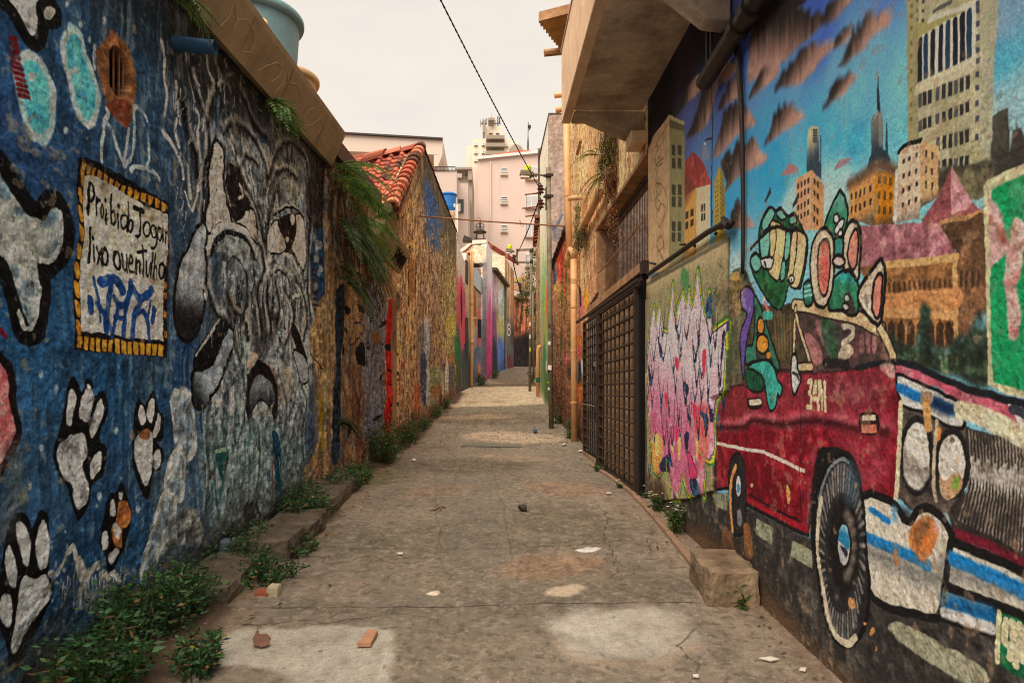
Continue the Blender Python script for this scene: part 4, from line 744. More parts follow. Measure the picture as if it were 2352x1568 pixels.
    c.poly('L3 376,992 405,975 432,938 466,962 486,1082 450,1062 410,1010', (194, 182, 166), soft=.012, ol=BK, olw=.02)
    c.poly('L3 140,1170 165,1120 190,1050 228,1000 244,1045 232,1120 248,1200 240,1300 232,1420 180,1520 130,1500 112,1360', (170, 176, 174), soft=.014, ol=BK, olw=.022, grad=((36, 34, 36), 'L3 180,1260', 'L3 175,1440'), tex=.3)
    c.line('L3 225,1270 250,1300 245,1330', .04, (196, 192, 176)); c.ell('L3 245,1110', (12, 14), (196, 192, 176), ol=BK, olw=.012)
    for q, w, col in (('L3 248,1130 262,1070 300,1020 345,1005 395,1022 440,1065 478,1130', .05, (206, 200, 184)), ('L3 262,1140 285,1075 340,1040 400,1058 440,1100 465,1150', .04, BK), ('L3 285,1120 330,1082 380,1085 420,1120 445,1170', .03, (150, 164, 150)), ('L3 330,1180 360,1150 400,1175 430,1230 440,1290', .02, (54, 60, 60)), ('L3 350,1250 365,1330 380,1400', .022, (40, 42, 44)), ('L3 380,1330 400,1380 430,1400', .03, (170, 168, 156)),
                      ('L3 535,1000 570,945 620,925 665,935 690,970', .045, BK), ('L3 560,945 610,920 655,925 692,960', .024, (176, 172, 156)), ('L3 528,1165 562,1130 610,1140 650,1185 682,1262', .045, (206, 200, 184)), ('L3 545,1150 600,1125 650,1150 690,1230', .022, BK), ('L3 535,1215 575,1188 618,1210 650,1260 670,1330', .034, (170, 170, 156)), ('L3 535,1235 575,1212 610,1235 640,1300', .02, BK), ('L3 580,1290 590,1360 600,1400', .03, BK)):
        c.line(col=col, pts=q, w=w, soft=.012, wear=.15, warp=1.3)
    c.poly('L3 528,1048 550,1010 572,990 592,1040 602,1112 570,1135 530,1120', (200, 194, 180), soft=.01, ol=BK, olw=.014); c.poly('L3 652,968 686,972 698,1060 692,1210 650,1150 630,1080', (198, 190, 172), soft=.01, ol=BK, olw=.014)
    c.poly('L3 572,990 610,962 655,965 648,1060 618,1132 592,1070', (26, 22, 20), soft=.01, mott=((66, 44, 32), -.1)); c.ell('L3 632,985', (11, 26), (206, 200, 186)); c.ell('L3 608,1075', (6, 14), (180, 170, 150))
    for i in range(80):
        x = rg.uniform(330, 700); y = rg.uniform(1180, 1420) + abs(x - 540) * .3
        c.line('L3 %.0f,%.0f %.0f,%.0f %.0f,%.0f' % (x, y, x + rg.uniform(-10, 10), y + 60, x + rg.uniform(-12, 12), y + rg.uniform(90, 190)), (rg.uniform(.02, .045), .008), ((30, 30, 32), (176, 172, 160), (84, 98, 100), (36, 36, 38))[i % 4], soft=.014, wear=.3, warp=1.5)
    c.poly('L4 400,90 470,40 540,90 500,190 470,250 440,230 410,160', (34, 32, 32), soft=.05, a=.6, mott=((128, 126, 120), .15), warp=3); c.line('L3 520,1000 515,1120 500,1250 480,1400', .03, (34, 38, 42), wear=.3); c.line('L3 640,1330 700,1310 690,1360', .03, (170, 184, 160))
    c.poly(k('L4 300,58 322,88 312,170 270,262 190,294 184,225 232,140 272,110'), (22, 20, 22), soft=.012); c.poly('L4 176,350 188,294 255,268 306,160 330,112 344,170 306,300 250,400 215,440 180,420', (156, 166, 170), soft=.012, ol=BK, olw=.022, grad=((40, 42, 44), 'L4 240,340', 'L4 200,430'), tex=.3); c.line('L4 190,225 270,108 300,60', .026, (190, 186, 172))
    c.poly('L4 575,92 604,112 640,222 640,246 600,200', (26, 22, 22), soft=.012, ol=(180, 176, 160), olw=.014); c.poly('L4 592,205 636,240 648,320 620,340 598,270', (150, 156, 156), soft=.014, ol=BK, olw=.016)
    c.poly('L4 396,440 400,310 428,252 460,250 502,290 522,370 516,492 492,455 470,420 440,420 405,492', (28, 26, 28), soft=.014, tex=.2); c.poly('L4 410,370 440,315 462,305 500,350 506,430 478,420 450,400 415,450', (122, 128, 126), soft=.02, grad=((52, 54, 56), 'L4 450,340', 'L4 455,440'), tex=.3); c.line('L4 400,300 436,245', .024, (180, 176, 162)); c.line('L4 488,262 520,350 524,410', .02, (150, 110, 80)); c.line('L4 425,480 460,440 480,490', .03, (186, 182, 168))
    c.poly('L4 420,215 445,235 420,280 395,270', (196, 174, 150), soft=.02); c.poly('L4 540,260 575,300 570,430 545,480 530,350', (172, 160, 140), soft=.04, mott=((110, 120, 120), .1))
    c.line('L4 392,150 388,400 340,720 330,900', (.02, .012), (150, 184, 160), wear=.3); c.line('L4 205,450 220,700 215,860', .02, (40, 50, 58), wear=.3)
    for i in range(40):
        x = rg.uniform(210, 620); y = rg.uniform(430, 800); c.line('L4 %.0f,%.0f %.0f,%.0f' % (x, y, x + rg.uniform(-8, 8), y + rg.uniform(40, 130)), (.03, .01), ((60, 120, 128), (46, 58, 66), (170, 180, 160), (70, 96, 104))[i % 4], soft=.03, a=.8, wear=.35, warp=2)
    c.poly('L4 275,625 320,610 322,640 300,740 285,700', (34, 78, 76), soft=.02); c.line('L4 275,620 322,608', .03, (156, 190, 150)); c.line('L4 435,830 445,880', .04, (26, 28, 30)); c.poly('L4 380,850 420,820 430,900 390,905', (40, 44, 46), soft=.04)
    c.poly('L4 500,560 520,540 536,640 552,760 574,905 512,920 498,880 512,760', (18, 62, 80), soft=.012, tex=.3); c.line('L4 525,640 545,740 552,800', .014, (140, 180, 170)); c.line('L4 498,640 500,860', .03, (120, 92, 70), wear=.5)
    def ridge(q, wd, wl, o, dk=(18, 17, 18), lt=(212, 206, 190)):      # a dark contour with its chalky light edge
        p = c.W.map('L3 ' + q); c.line(p, wd * 1.5, dk, soft=.07, a=.62, wear=.3, warp=2.5); c.line(p, wd * .55, dk, soft=.02, a=.9, wear=.35, warp=2); c.line(p + np.array(o), wl * 1.3, lt, soft=.05, a=.75, wear=.35, warp=2.5)
    for q, wd, wl, o in (('300,400 262,520 258,640 240,760 236,900 228,990', .05, .03, (-.05, 0)), ('330,600 380,560 450,600 500,700 520,800', .05, .03, (0, .05)), ('520,800 560,700 620,640 690,700 715,820', .05, .03, (0, .05)), ('715,820 722,960 712,1100 704,1240 716,1400', .05, .03, (.05, 0)),
        ('430,860 470,930 500,1010 512,1120 505,1240', .05, .028, (-.05, 0)), ('560,870 545,950 530,1040 520,1140', .045, .026, (.05, 0)), ('470,1060 500,1100 505,1200 480,1300 470,1400', .045, .03, (.05, 0)), ('250,1200 262,1320 300,1400 340,1430', .045, .03, (.04, .03)), ('340,1300 380,1380 430,1440 440,1520', .045, .03, (.05, .0)), ('430,1220 440,1330 420,1430', .04, .026, (.045, 0)), ('600,1300 640,1380 640,1460 600,1540', .05, .03, (-.05, 0)), ('650,1260 690,1330 700,1430 690,1520', .05, .03, (-.05, 0)),
        ('560,1270 580,1360 570,1450', .05, .03, (.05, 0)), ('520,1260 530,1380 540,1480', .05, .03, (-.045, 0)), ('480,1320 490,1430 500,1500', .045, .03, (-.045, 0)), ('400,760 430,700 480,740', .045, .03, (0, .045)), ('560,780 610,760 660,800', .045, .03, (0, .045)), ('130,430 150,560 190,680 200,800', .06, .03, (.06, 0)), ('170,300 200,420 240,500', .06, .03, (.06, 0)), ('330,180 310,260 330,340 380,420', .06, .03, (-.06, 0)), ('400,400 440,480 470,560 520,620', .06, .03, (0, .06)), ('560,480 600,540 650,620', .06, .03, (0, .06))):
        ridge(q, wd, wl, o)
    for q, wd, wl, o in (('340,150 380,300 395,420 370,560', .04, .03, (-.045, 0)), ('250,420 230,560 240,720 225,860', .04, .03, (-.045, 0)), ('520,300 560,420 540,560', .04, .03, (.045, 0)), ('610,330 640,420 620,520 630,640', .045, .026, (.045, 0)), ('300,480 320,620 300,760', .03, .022, (.04, 0)), ('440,520 450,640 430,780', .03, .022, (.04, 0))):
        p = c.W.map('L4 ' + q); c.line(p, wd, (34, 44, 48), soft=.05, a=.7, wear=.3, warp=2.5); c.line(p + np.array(o), wl, (176, 190, 178), soft=.04, a=.7, wear=.35, warp=2.5)
    r2 = random.Random(44)
    for i in range(420):                                  # dry brushwork over the whole face
        x = r2.uniform(120, 730); y = r2.uniform(380, 1560); L_ = r2.uniform(18, 90); dx = r2.uniform(-10, 10) + (x - 520) * .03
        if x < 260 and y > 980: continue
        col = r2.choice(((206, 202, 188), (190, 188, 176), (18, 17, 18), (22, 22, 24), (96, 110, 120), (70, 84, 96)))
        c.line('L3 %.0f,%.0f %.0f,%.0f %.0f,%.0f' % (x, y, x + dx * .3, y + L_ * .5, x + dx, y + L_), (r2.uniform(.005, .02), .003), col, soft=.012, a=r2.uniform(.5, .95), wear=.4, warp=1.6)
    for i in range(260):
        x = r2.uniform(215, 650); y = r2.uniform(330, 880); L_ = r2.uniform(15, 70)
        c.line('L4 %.0f,%.0f %.0f,%.0f' % (x, y, x + r2.uniform(-6, 6), y + L_), (r2.uniform(.006, .022), .004), r2.choice(((190, 190, 174), (40, 50, 54), (70, 110, 116), (150, 160, 150), (30, 34, 38), (176, 160, 136))), soft=.014, a=r2.uniform(.4, .85), wear=.5, warp=1.8)
    # teeth row, dark band and tan column at the far end
    c.poly('L3 715,1150 770,1000 800,1060 800,1300 770,1400 735,1300', (44, 70, 96), soft=.04, mott=((28, 40, 52), .1), tex=.4)
    for i in range(11): c.line('L3 %.0f,%.0f %.0f,%.0f' % (722 + i * 1.5, 1180 + i * 26, 742 + i * 1.2, 1186 + i * 26), .022, (60, 16, 28), soft=.012, wear=.2)
    for i in range(12): c.ell('L3 %d,%d' % (rg.uniform(725, 765), rg.uniform(950, 1300)), (8, 18), (176, 176, 166), soft=.03, a=.7, wear=.4)
    c.poly('L3 700,830 790,780 790,1000 720,1010', (44, 30, 28), soft=.06, a=.7, tex=.5); c.line('L3 790,980 792,1150 800,1300 805,1400', .05, (196, 132, 58), soft=.03, wear=.3)
    c.poly(k('L3 735,1420 770,1320 810,1380') + k('L4 770,150 770,420 735,700 640,765 632,700 690,560 680,300 650,160'), (172, 138, 92), soft=.03, a=.85, mott=((126, 104, 74), .1), tex=.5, warp=2)
    c.poly('L4 690,390 715,440 722,540 700,640 690,740 680,700 700,560', (140, 124, 26), soft=.03, mott=((120, 90, 40), .1)); c.line('L4 715,60 735,110 728,200 720,280', .02, (150, 50, 40), wear=.4); c.line('L4 655,220 690,260 720,300', .02, (54, 48, 40), wear=.3); c.line('L4 650,330 670,420 690,500', .02, (60, 70, 80), wear=.3)
    c.poly('L4 680,660 740,640 735,720 680,740', (160, 112, 76), soft=.03)
    # gutter's shade painted in with olive blotches, darker foot, flaking
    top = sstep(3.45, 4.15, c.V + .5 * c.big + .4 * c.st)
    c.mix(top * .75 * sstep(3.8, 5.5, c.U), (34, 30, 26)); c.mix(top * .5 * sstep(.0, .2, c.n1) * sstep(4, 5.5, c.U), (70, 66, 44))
    dz = c.V - np.array([gz(u - 1.5) for u in c.us])[None]
    c.mix(sstep(.5, .1, dz + .6 * c.big + .3 * c.n1) * .7, (74, 74, 66)); c.mix(sstep(.22, .04, dz + .3 * c.big) * .8, (50, 46, 36))
    c.mix(sstep(.26, .3, c.n2 + .5 * c.big) * .6, (128, 116, 96))
    c.Z += fbm(c.U * 2.3, c.V * 2.3, 3, 77) * .06 - .03 + c.n1 * .018 + c.n2 * .010 + fbm(c.U * 55, c.V * 55, 2, 8) * .005 + c.st * .012 * sstep(4.5, 5.5, c.U)
    c.Z = np.minimum(c.Z, .06)
    c.grain(.12, 120, 7); c.mix(sstep(.68, .78, fbm(c.U * 60, c.V * 60, 2, 9)) * .3, (26, 28, 32)); c.mix(sstep(.72, .8, fbm(c.U * 48 + 7, c.V * 48, 2, 10)) * .25, (150, 156, 154))
    c.C = 112 + (c.C - 112) * 1.15
    return c.mesh('wall', M_ROUGH, thick=.34, parent=T_BLUE, gain=1.5)
# ================================================================ peeling wall behind the ferns (B) and the gable (C)
B_W = Wall((-1.80, 7.46), (-1.72, 12.0), 1)
def zt_b(u): return 4.28 + .07 * u if u < 2.95 else 3.72
def paint_bark():
    c = Canvas(B_W, np.unique(np.concatenate([B_W.us(230), [2.945, 2.955]])), lambda u: gz(u + 7.46) - .15, zt_b, 620, seed=31, rough=.012)
    c.idw([('B2 130,300', (160, 124, 78)), ('B2 60,700', (150, 132, 96)), ('B2 330,150', (180, 134, 88)), ('B2 380,300', (168, 130, 84)), ('B2 330,600', (140, 98, 66)), ('B2 400,900', (116, 74, 52)), ('B2 330,1350', (122, 80, 56)), ('B2 420,1400', (140, 84, 56)), ('B1 300,1300', (150, 112, 70)), ('B1 380,1250', (176, 128, 78)),
           ('B1 560,1400', (104, 100, 100)), ('B2 560,150', (112, 114, 124)), ('B2 540,500', (118, 120, 132)), ('B2 540,900', (122, 124, 134)), ('B2 500,1150', (108, 106, 110)), ('B1 600,1150', (128, 92, 56)), ('B1 420,900', (120, 84, 52)), ('B1 250,600', (60, 42, 32)), ('B1 650,1250', (176, 130, 78)), ('B2 640,700', (120, 96, 76)), ('B1 500,1000', (90, 60, 42)), ('B1 230,300', (52, 38, 30)), ('B1 350,600', (64, 46, 36)), ('B1 450,500', (96, 68, 46)), ('B1 300,900', (70, 52, 40))], p=3.4, warp=.2)  # upper samples darkened: shadow behind the ferns put into the wall colour
    c.mod(1 + .5 * c.n1 + .4 * c.st + .3 * c.big)
    s1 = fbm(c.U * 12, c.V * 3, 4, 35); s2 = fbm(c.U * 7, c.V * 5, 4, 36)
    c.mix(sstep(.5, .62, s1) * .6, (70, 52, 40)); c.mix(sstep(.52, .64, s2) * .6, (190, 170, 140)); c.mix(sstep(.56, .66, fbm(c.U * 20, c.V * 12, 3, 37)) * .5, (104, 96, 86)); c.mix(sstep(.58, .66, fbm(c.U * 6 + 4, c.V * 3, 3, 38)) * .5, (96, 104, 112)); c.mix(sstep(.6, .68, fbm(c.U * 8 + 14, c.V * 6, 3, 39)) * .45, (186, 138, 80))
    c.poly('B2 205,-100 278,-100 262,400 250,900 235,1400 170,1450 190,1000 215,500 195,200', (40, 52, 64), soft=.03, mott=((22, 26, 30), .2), tex=.5)
    c.poly('B2 462,-60 640,-60 655,300 640,800 620,1160 560,1200 480,1230 462,1000', (126, 128, 140), soft=.03, a=.75, mott=((84, 84, 94), .15), tex=.5, warp=2)
    rg = random.Random(9)
    for i in range(60):
        x = rg.uniform(470, 640); y = rg.uniform(-60, 1000); c.line('B2 %.0f,%.0f %.0f,%.0f %.0f,%.0f' % (x, y, x + rg.uniform(-8, 8), y + 80, x + rg.uniform(-10, 10), y + rg.uniform(100, 260)), (.03, .012), (22, 22, 26) if i % 3 else (96, 66, 46), soft=.012, warp=1.6)
    for q in ('B2 395,420 450,380 460,560 430,590 390,520', 'B2 280,60 330,80 310,130 285,110', 'B2 275,240 310,290 290,320', 'B2 265,400 295,480 270,500', 'B2 395,30 440,60 460,110 410,100', 'B2 590,230 660,170 660,210 600,250', 'B2 480,430 520,400 500,440', 'B2 600,690 640,650 610,720', 'B2 540,1060 610,1020 600,1060 550,1090', 'B2 300,1120 340,1140 310,1230'): c.poly(q, (24, 22, 22), soft=.02, warp=2)
    for q in ('B2 345,160 370,190 330,380 350,400 400,350 440,280 436,220 400,200 370,210', 'B2 330,250 325,390'): c.line(q, .024, (44, 50, 74), wear=.3)
    c.line('B2 330,500 350,560 320,560', .02, (90, 60, 100), wear=.4); c.poly('B2 530,280 600,330 590,400 530,360', (134, 86, 50), soft=.03); c.line('B2 585,560 600,640 590,760', .05, (170, 120, 70), wear=.4)
    RDp = k('B1 690,1330 712,1325 735,1400') + k('B2 736,0 730,200 742,400 728,640 730,900 740,1160 690,1280 640,1230 640,1050 655,700 655,400 668,100')
    c.poly(RDp, (196, 30, 34), soft=.012, sm=0, mott=((112, 16, 22), -.05), tex=.4, ol=(200, 176, 130), olw=.012)
    c.poly('B2 655,400 740,395 735,450 660,450', (24, 18, 20), soft=.02); c.line('B2 690,450 685,620', .05, (96, 12, 18)); c.line('B2 672,620 730,660', .05, (26, 16, 18)); c.line('B2 668,730 700,770 735,740', .05, (26, 16, 18)); c.line('B2 672,880 695,950 722,900', .04, (30, 14, 18)); c.line('B2 690,1000 700,1080', .06, (40, 12, 16)); c.line('B2 690,300 688,370', .03, (26, 16, 18)); c.poly('B2 665,780 725,770 715,900 675,880', (206, 52, 46), soft=.02)
    c.grain(.22, 60, 8); c.Z += c.n1 * .03 + c.st * .05 + fbm(c.U * 2, c.V * 2, 2, 4) * .05 - .02
    return c.mesh('wall', M_ROUGH, thick=.3, parent=T_BARK, gain=1.3)
C_W = Wall((-1.63, 12.0), (-1.01, 20.1), 1)
def zt_c(u):
    y = 12 + u * .997
    return 4.84 + (6.70 - 4.84) * (y - 12) / 2.6 if y < 14.6 else 6.70 - .50 * (y - 14.6) / 5.5
def paint_gable():
    us = np.unique(np.concatenate([C_W.us(260), [2.607]]))
    c = Canvas(C_W, us, lambda u: gz(u + 12) - .15, zt_c, 640, seed=41, rough=.02)
    c.idw([('B1 800,500', (206, 156, 92)), ('B1 870,300', (176, 140, 88)), ('B1 980,150', (112, 98, 78)), ('B1 1100,400', (128, 112, 92)), ('B1 1200,650', (136, 112, 84)), ('B1 850,900', (214, 162, 96)), ('B1 1000,700', (176, 148, 114)), ('B1 1050,1100', (166, 132, 104)), ('B1 1250,1000', (168, 134, 92)), ('B1 1230,1300', (178, 150, 90)), ('B1 820,1300', (216, 160, 98)),
           ('B2 820,300', (216, 164, 100)), ('B2 850,700', (206, 154, 98)), ('B2 1000,150', (176, 140, 110)), ('B2 1100,300', (176, 132, 98)), ('B2 1220,200', (184, 156, 92)), ('B2 1000,600', (150, 130, 110)), ('B2 800,1000', (186, 136, 88)), ('B2 1000,950', (150, 112, 84)), ('B2 1150,900', (130, 84, 62)), ('B2 900,1050', (150, 90, 60)), ('B2 1270,700', (140, 110, 76))], p=3, warp=.5)
    pale = sstep(12, 13.5, c.U + 12)
    s1 = fbm(c.U * 24, c.V * 4.0, 4, 5); s2 = fbm(c.U * 9 + 40, c.V * 3.0, 4, 6); s3 = fbm(c.U * 22, c.V * 7, 3, 8)
    c.mod(1 + .9 * (s3 - .5))
    c.mix(sstep(.53, .62, s1) * .62, (84, 66, 50)); c.mix(sstep(.57, .65, s2) * .4, (104, 88, 74)); c.mix(sstep(.50, .60, fbm(c.U * 26 + 9, c.V * 4.5, 4, 12)) * .5, (226, 190, 150)); c.mix(sstep(.64, .7, fbm(c.U * 30, c.V * 9, 3, 14)) * .8, (34, 26, 22))
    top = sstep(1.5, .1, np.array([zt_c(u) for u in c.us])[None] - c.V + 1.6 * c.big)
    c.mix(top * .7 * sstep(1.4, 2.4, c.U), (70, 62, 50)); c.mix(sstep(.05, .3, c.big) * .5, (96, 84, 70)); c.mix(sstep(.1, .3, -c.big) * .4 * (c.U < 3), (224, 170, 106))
    BL = (58, 90, 140)
    for q in ('B1 985,300 1030,280 1080,420 1050,520 1000,560', 'B1 1000,560 1060,560 1150,640 1150,740 1050,780 1010,760', 'B1 1040,780 1130,790 1125,900 1060,870', 'B1 1020,420 1110,480 1110,560 1020,600'): c.poly(q, BL, soft=.3, a=.85, wear=.85, tex=.5, warp=6)
    for q, col in (('B2 955,520 1010,500 1015,900 965,900', (46, 60, 92)), ('B2 990,180 1030,190 1040,480 1000,500', (176, 190, 200)), ('B2 940,260 980,250 985,420 950,420', (92, 100, 106)), ('B2 1030,620 1145,610 1140,800 1040,850', (140, 150, 106)), ('B2 1045,850 1130,830 1125,920 1050,950', (170, 176, 140)), ('B2 1150,600 1165,580 1170,880 1150,890', (216, 206, 196)), ('B2 1180,560 1205,540 1210,850 1180,860', (226, 210, 190)), ('B2 1215,580 1255,560 1250,820 1220,840', (80, 84, 108)), ('B2 1150,560 1180,550 1178,640 1150,640', (110, 50, 90)), ('B2 1225,500 1250,480 1250,560 1220,570', (190, 104, 56)), ('B2 1265,340 1290,320 1292,540 1268,560', (40, 120, 84)), ('B2 1060,780 1140,760 1140,860 1060,870', (170, 96, 60)), ('B2 900,760 945,740 945,950 900,960', (170, 92, 58)), ('B2 1010,600 1035,590 1035,950 1010,960', (206, 200, 190)), ('B2 1145,480 1175,470 1175,560', (196, 130, 130)), ('B2 1128,860 1150,850 1145,930 1125,930', (110, 30, 40)), ('B2 1190,160 1290,160 1285,300 1200,320', (190, 166, 84))):
        c.poly(q, col, soft=.12, a=.85, wear=.55, tex=.5, warp=4)
    for q in ('B1 790,1340 785,1480', 'B2 780,0 795,80 780,170', 'B2 790,560 800,600 790,610', 'B2 812,530 815,600'): c.line(q, .05, (150, 30, 36), wear=.5, warp=3)
    br = (np.abs(((c.V * 9) % 1) - .5) > .42) & (c.V - np.array([gz(u + 12) for u in c.us])[None] < 1.1) & (c.U > 3.2)
    c.mix(br * .35, (70, 60, 50)); bx = np.abs(((c.U * 4.2 + .5 * np.floor(c.V * 9)) % 1) - .5) > .46
    c.mix((bx & (c.V - np.array([gz(u + 12) for u in c.us])[None] < 1.1) & (c.U > 3.2)) * .35, (70, 60, 50))
    dz = c.V - np.array([gz(u + 12) for u in c.us])[None]
    c.mix(sstep(.5, .1, dz + .4 * c.big + .3 * c.st) * .7, (112, 66, 48))
    c.poly('B1 850,830 862,830 866,1360 848,1360', (44, 30, 24), soft=.03, rel=-.02); c.poly('B1 912,960 922,960 920,1400 910,1400', (40, 28, 22), soft=.02, rel=-.02); c.poly('B1 862,1000 900,1020 890,1330 862,1340', (150, 104, 60), soft=.05)
    c.grain(.22, 50, 8); c.Z += s1 * .05 + (s3 - .5) * .03 + c.n1 * .02
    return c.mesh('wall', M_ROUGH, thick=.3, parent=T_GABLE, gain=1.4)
# ================================================================ materials
M_PLASTER = attr_mat('painted_plaster', rough=.8, bump=.5, bscale=85, fine=.22)
M_ROUGH = attr_mat('painted_rough_render', rough=.9, bump=.8, bscale=60, fine=.3)
M_LANE = attr_mat('lane_concrete', rough=.95, bump=.6, bscale=110, fine=.35, speck=34, spec=.1)
M_LEAF = attr_mat('leaves', rough=.5, bump=0, bscale=30, fine=.15, trans=.25, spec=.35)
M_FAR = attr_mat('far_painted_render', rough=.9, bump=.4, bscale=30, fine=.16)
M_EARTH = mat('earth', (104, 84, 66), .95, .3, 3, .4, 30)
M_GUTTER = mat('weathered_sheet_metal', (166, 144, 114), .55, .18, 2.5, .06, 30, spec=.35, col2=(124, 104, 80), amt=.5)
M_BROWNWOOD = mat('dark_fascia_wood', (84, 44, 36), .7, .3, 6, .2, 40)
M_PVC = mat('cream_pvc_pipe', (226, 176, 122), .45, .12, 4, .03, 30, spec=.4, col2=(190, 142, 94))
M_PVCO = mat('blue_painted_pipe', (42, 76, 110), .6, .3, 8, .1, 40)
M_IRON = mat('dark_iron', (50, 38, 32), .6, .35, 12, .2, 60, spec=.4)
M_BLACKPIPE = mat('dark_pipe', (48, 36, 30), .5, .4, 10, .15, 50, spec=.4)
M_RUST = mat('rusty_iron', (128, 84, 60), .8, .4, 14, .3, 60)
M_STEEL = mat('galvanised_steel', (128, 118, 98), .6, .2, 9, .12, 50, spec=.4, col2=(84, 74, 60), amt=.48)
M_CONC = mat('stained_concrete', (214, 194, 168), .9, .3, 1.6, .5, 22, col2=(112, 90, 72), amt=.47)
M_CONCL = mat('ochre_render_parapet', (236, 200, 164), .85, .16, 2.5, .2, 30, col2=(196, 158, 124), amt=.44)
M_LEDGE = mat('cement_ledge', (196, 152, 112), .85, .2, 5, .2, 40, col2=(128, 92, 66))
M_STONE = mat('rough_stone', (108, 96, 82), .95, .35, 5, .8, 26, col2=(58, 50, 42), amt=.5)
M_BLOCK = mat('concrete_step', (164, 140, 114), .95, .3, 5, .7, 26, col2=(92, 76, 58), amt=.52)
M_PANEL = mat('brown_door_sheet', (178, 146, 114), .6, .25, 4, .08, 20, col2=(122, 96, 74))
M_TILE = attr_mat('terracotta', rough=.85, bump=.4, bscale=40, fine=.3)
M_BLACK = mat('dark_void', (14, 12, 11), .9, .1, 4, 0)
M_WHITE = mat('white_paint', (226, 216, 200), .6, .08, 6, .03, 40)
M_TANK = mat('faded_blue_fibre', (120, 156, 168), .6, .12, 2, .05, 20, col2=(96, 122, 126), amt=.45)
M_TANKC = mat('cream_fibre', (186, 158, 118), .7, .15, 3, .05, 20)
M_BLUE = mat('blue_plastic', (30, 110, 186), .45, .1, 3, .02, 20, spec=.4)
M_CABLE = mat('black_cable', (34, 28, 26), .7, .2, 20, 0)
M_PORC = mat('brown_porcelain', (86, 52, 44), .3, .2, 10, 0, spec=.6)
M_LIME = mat('yellow_green_photocell', (196, 214, 24), .4, .1, 10, 0)
M_GLASSD = mat('dark_window_glass', (52, 56, 58), .2, .2, 3, 0, spec=.6)
M_FIBRO = mat('fibre_cement_sheet', (206, 164, 106), .85, .25, 4, .2, 30, col2=(140, 104, 64), amt=.45)
M_RIB = mat('grey_ribbed_sheet', (110, 98, 86), .6, .2, 5, .1, 40)
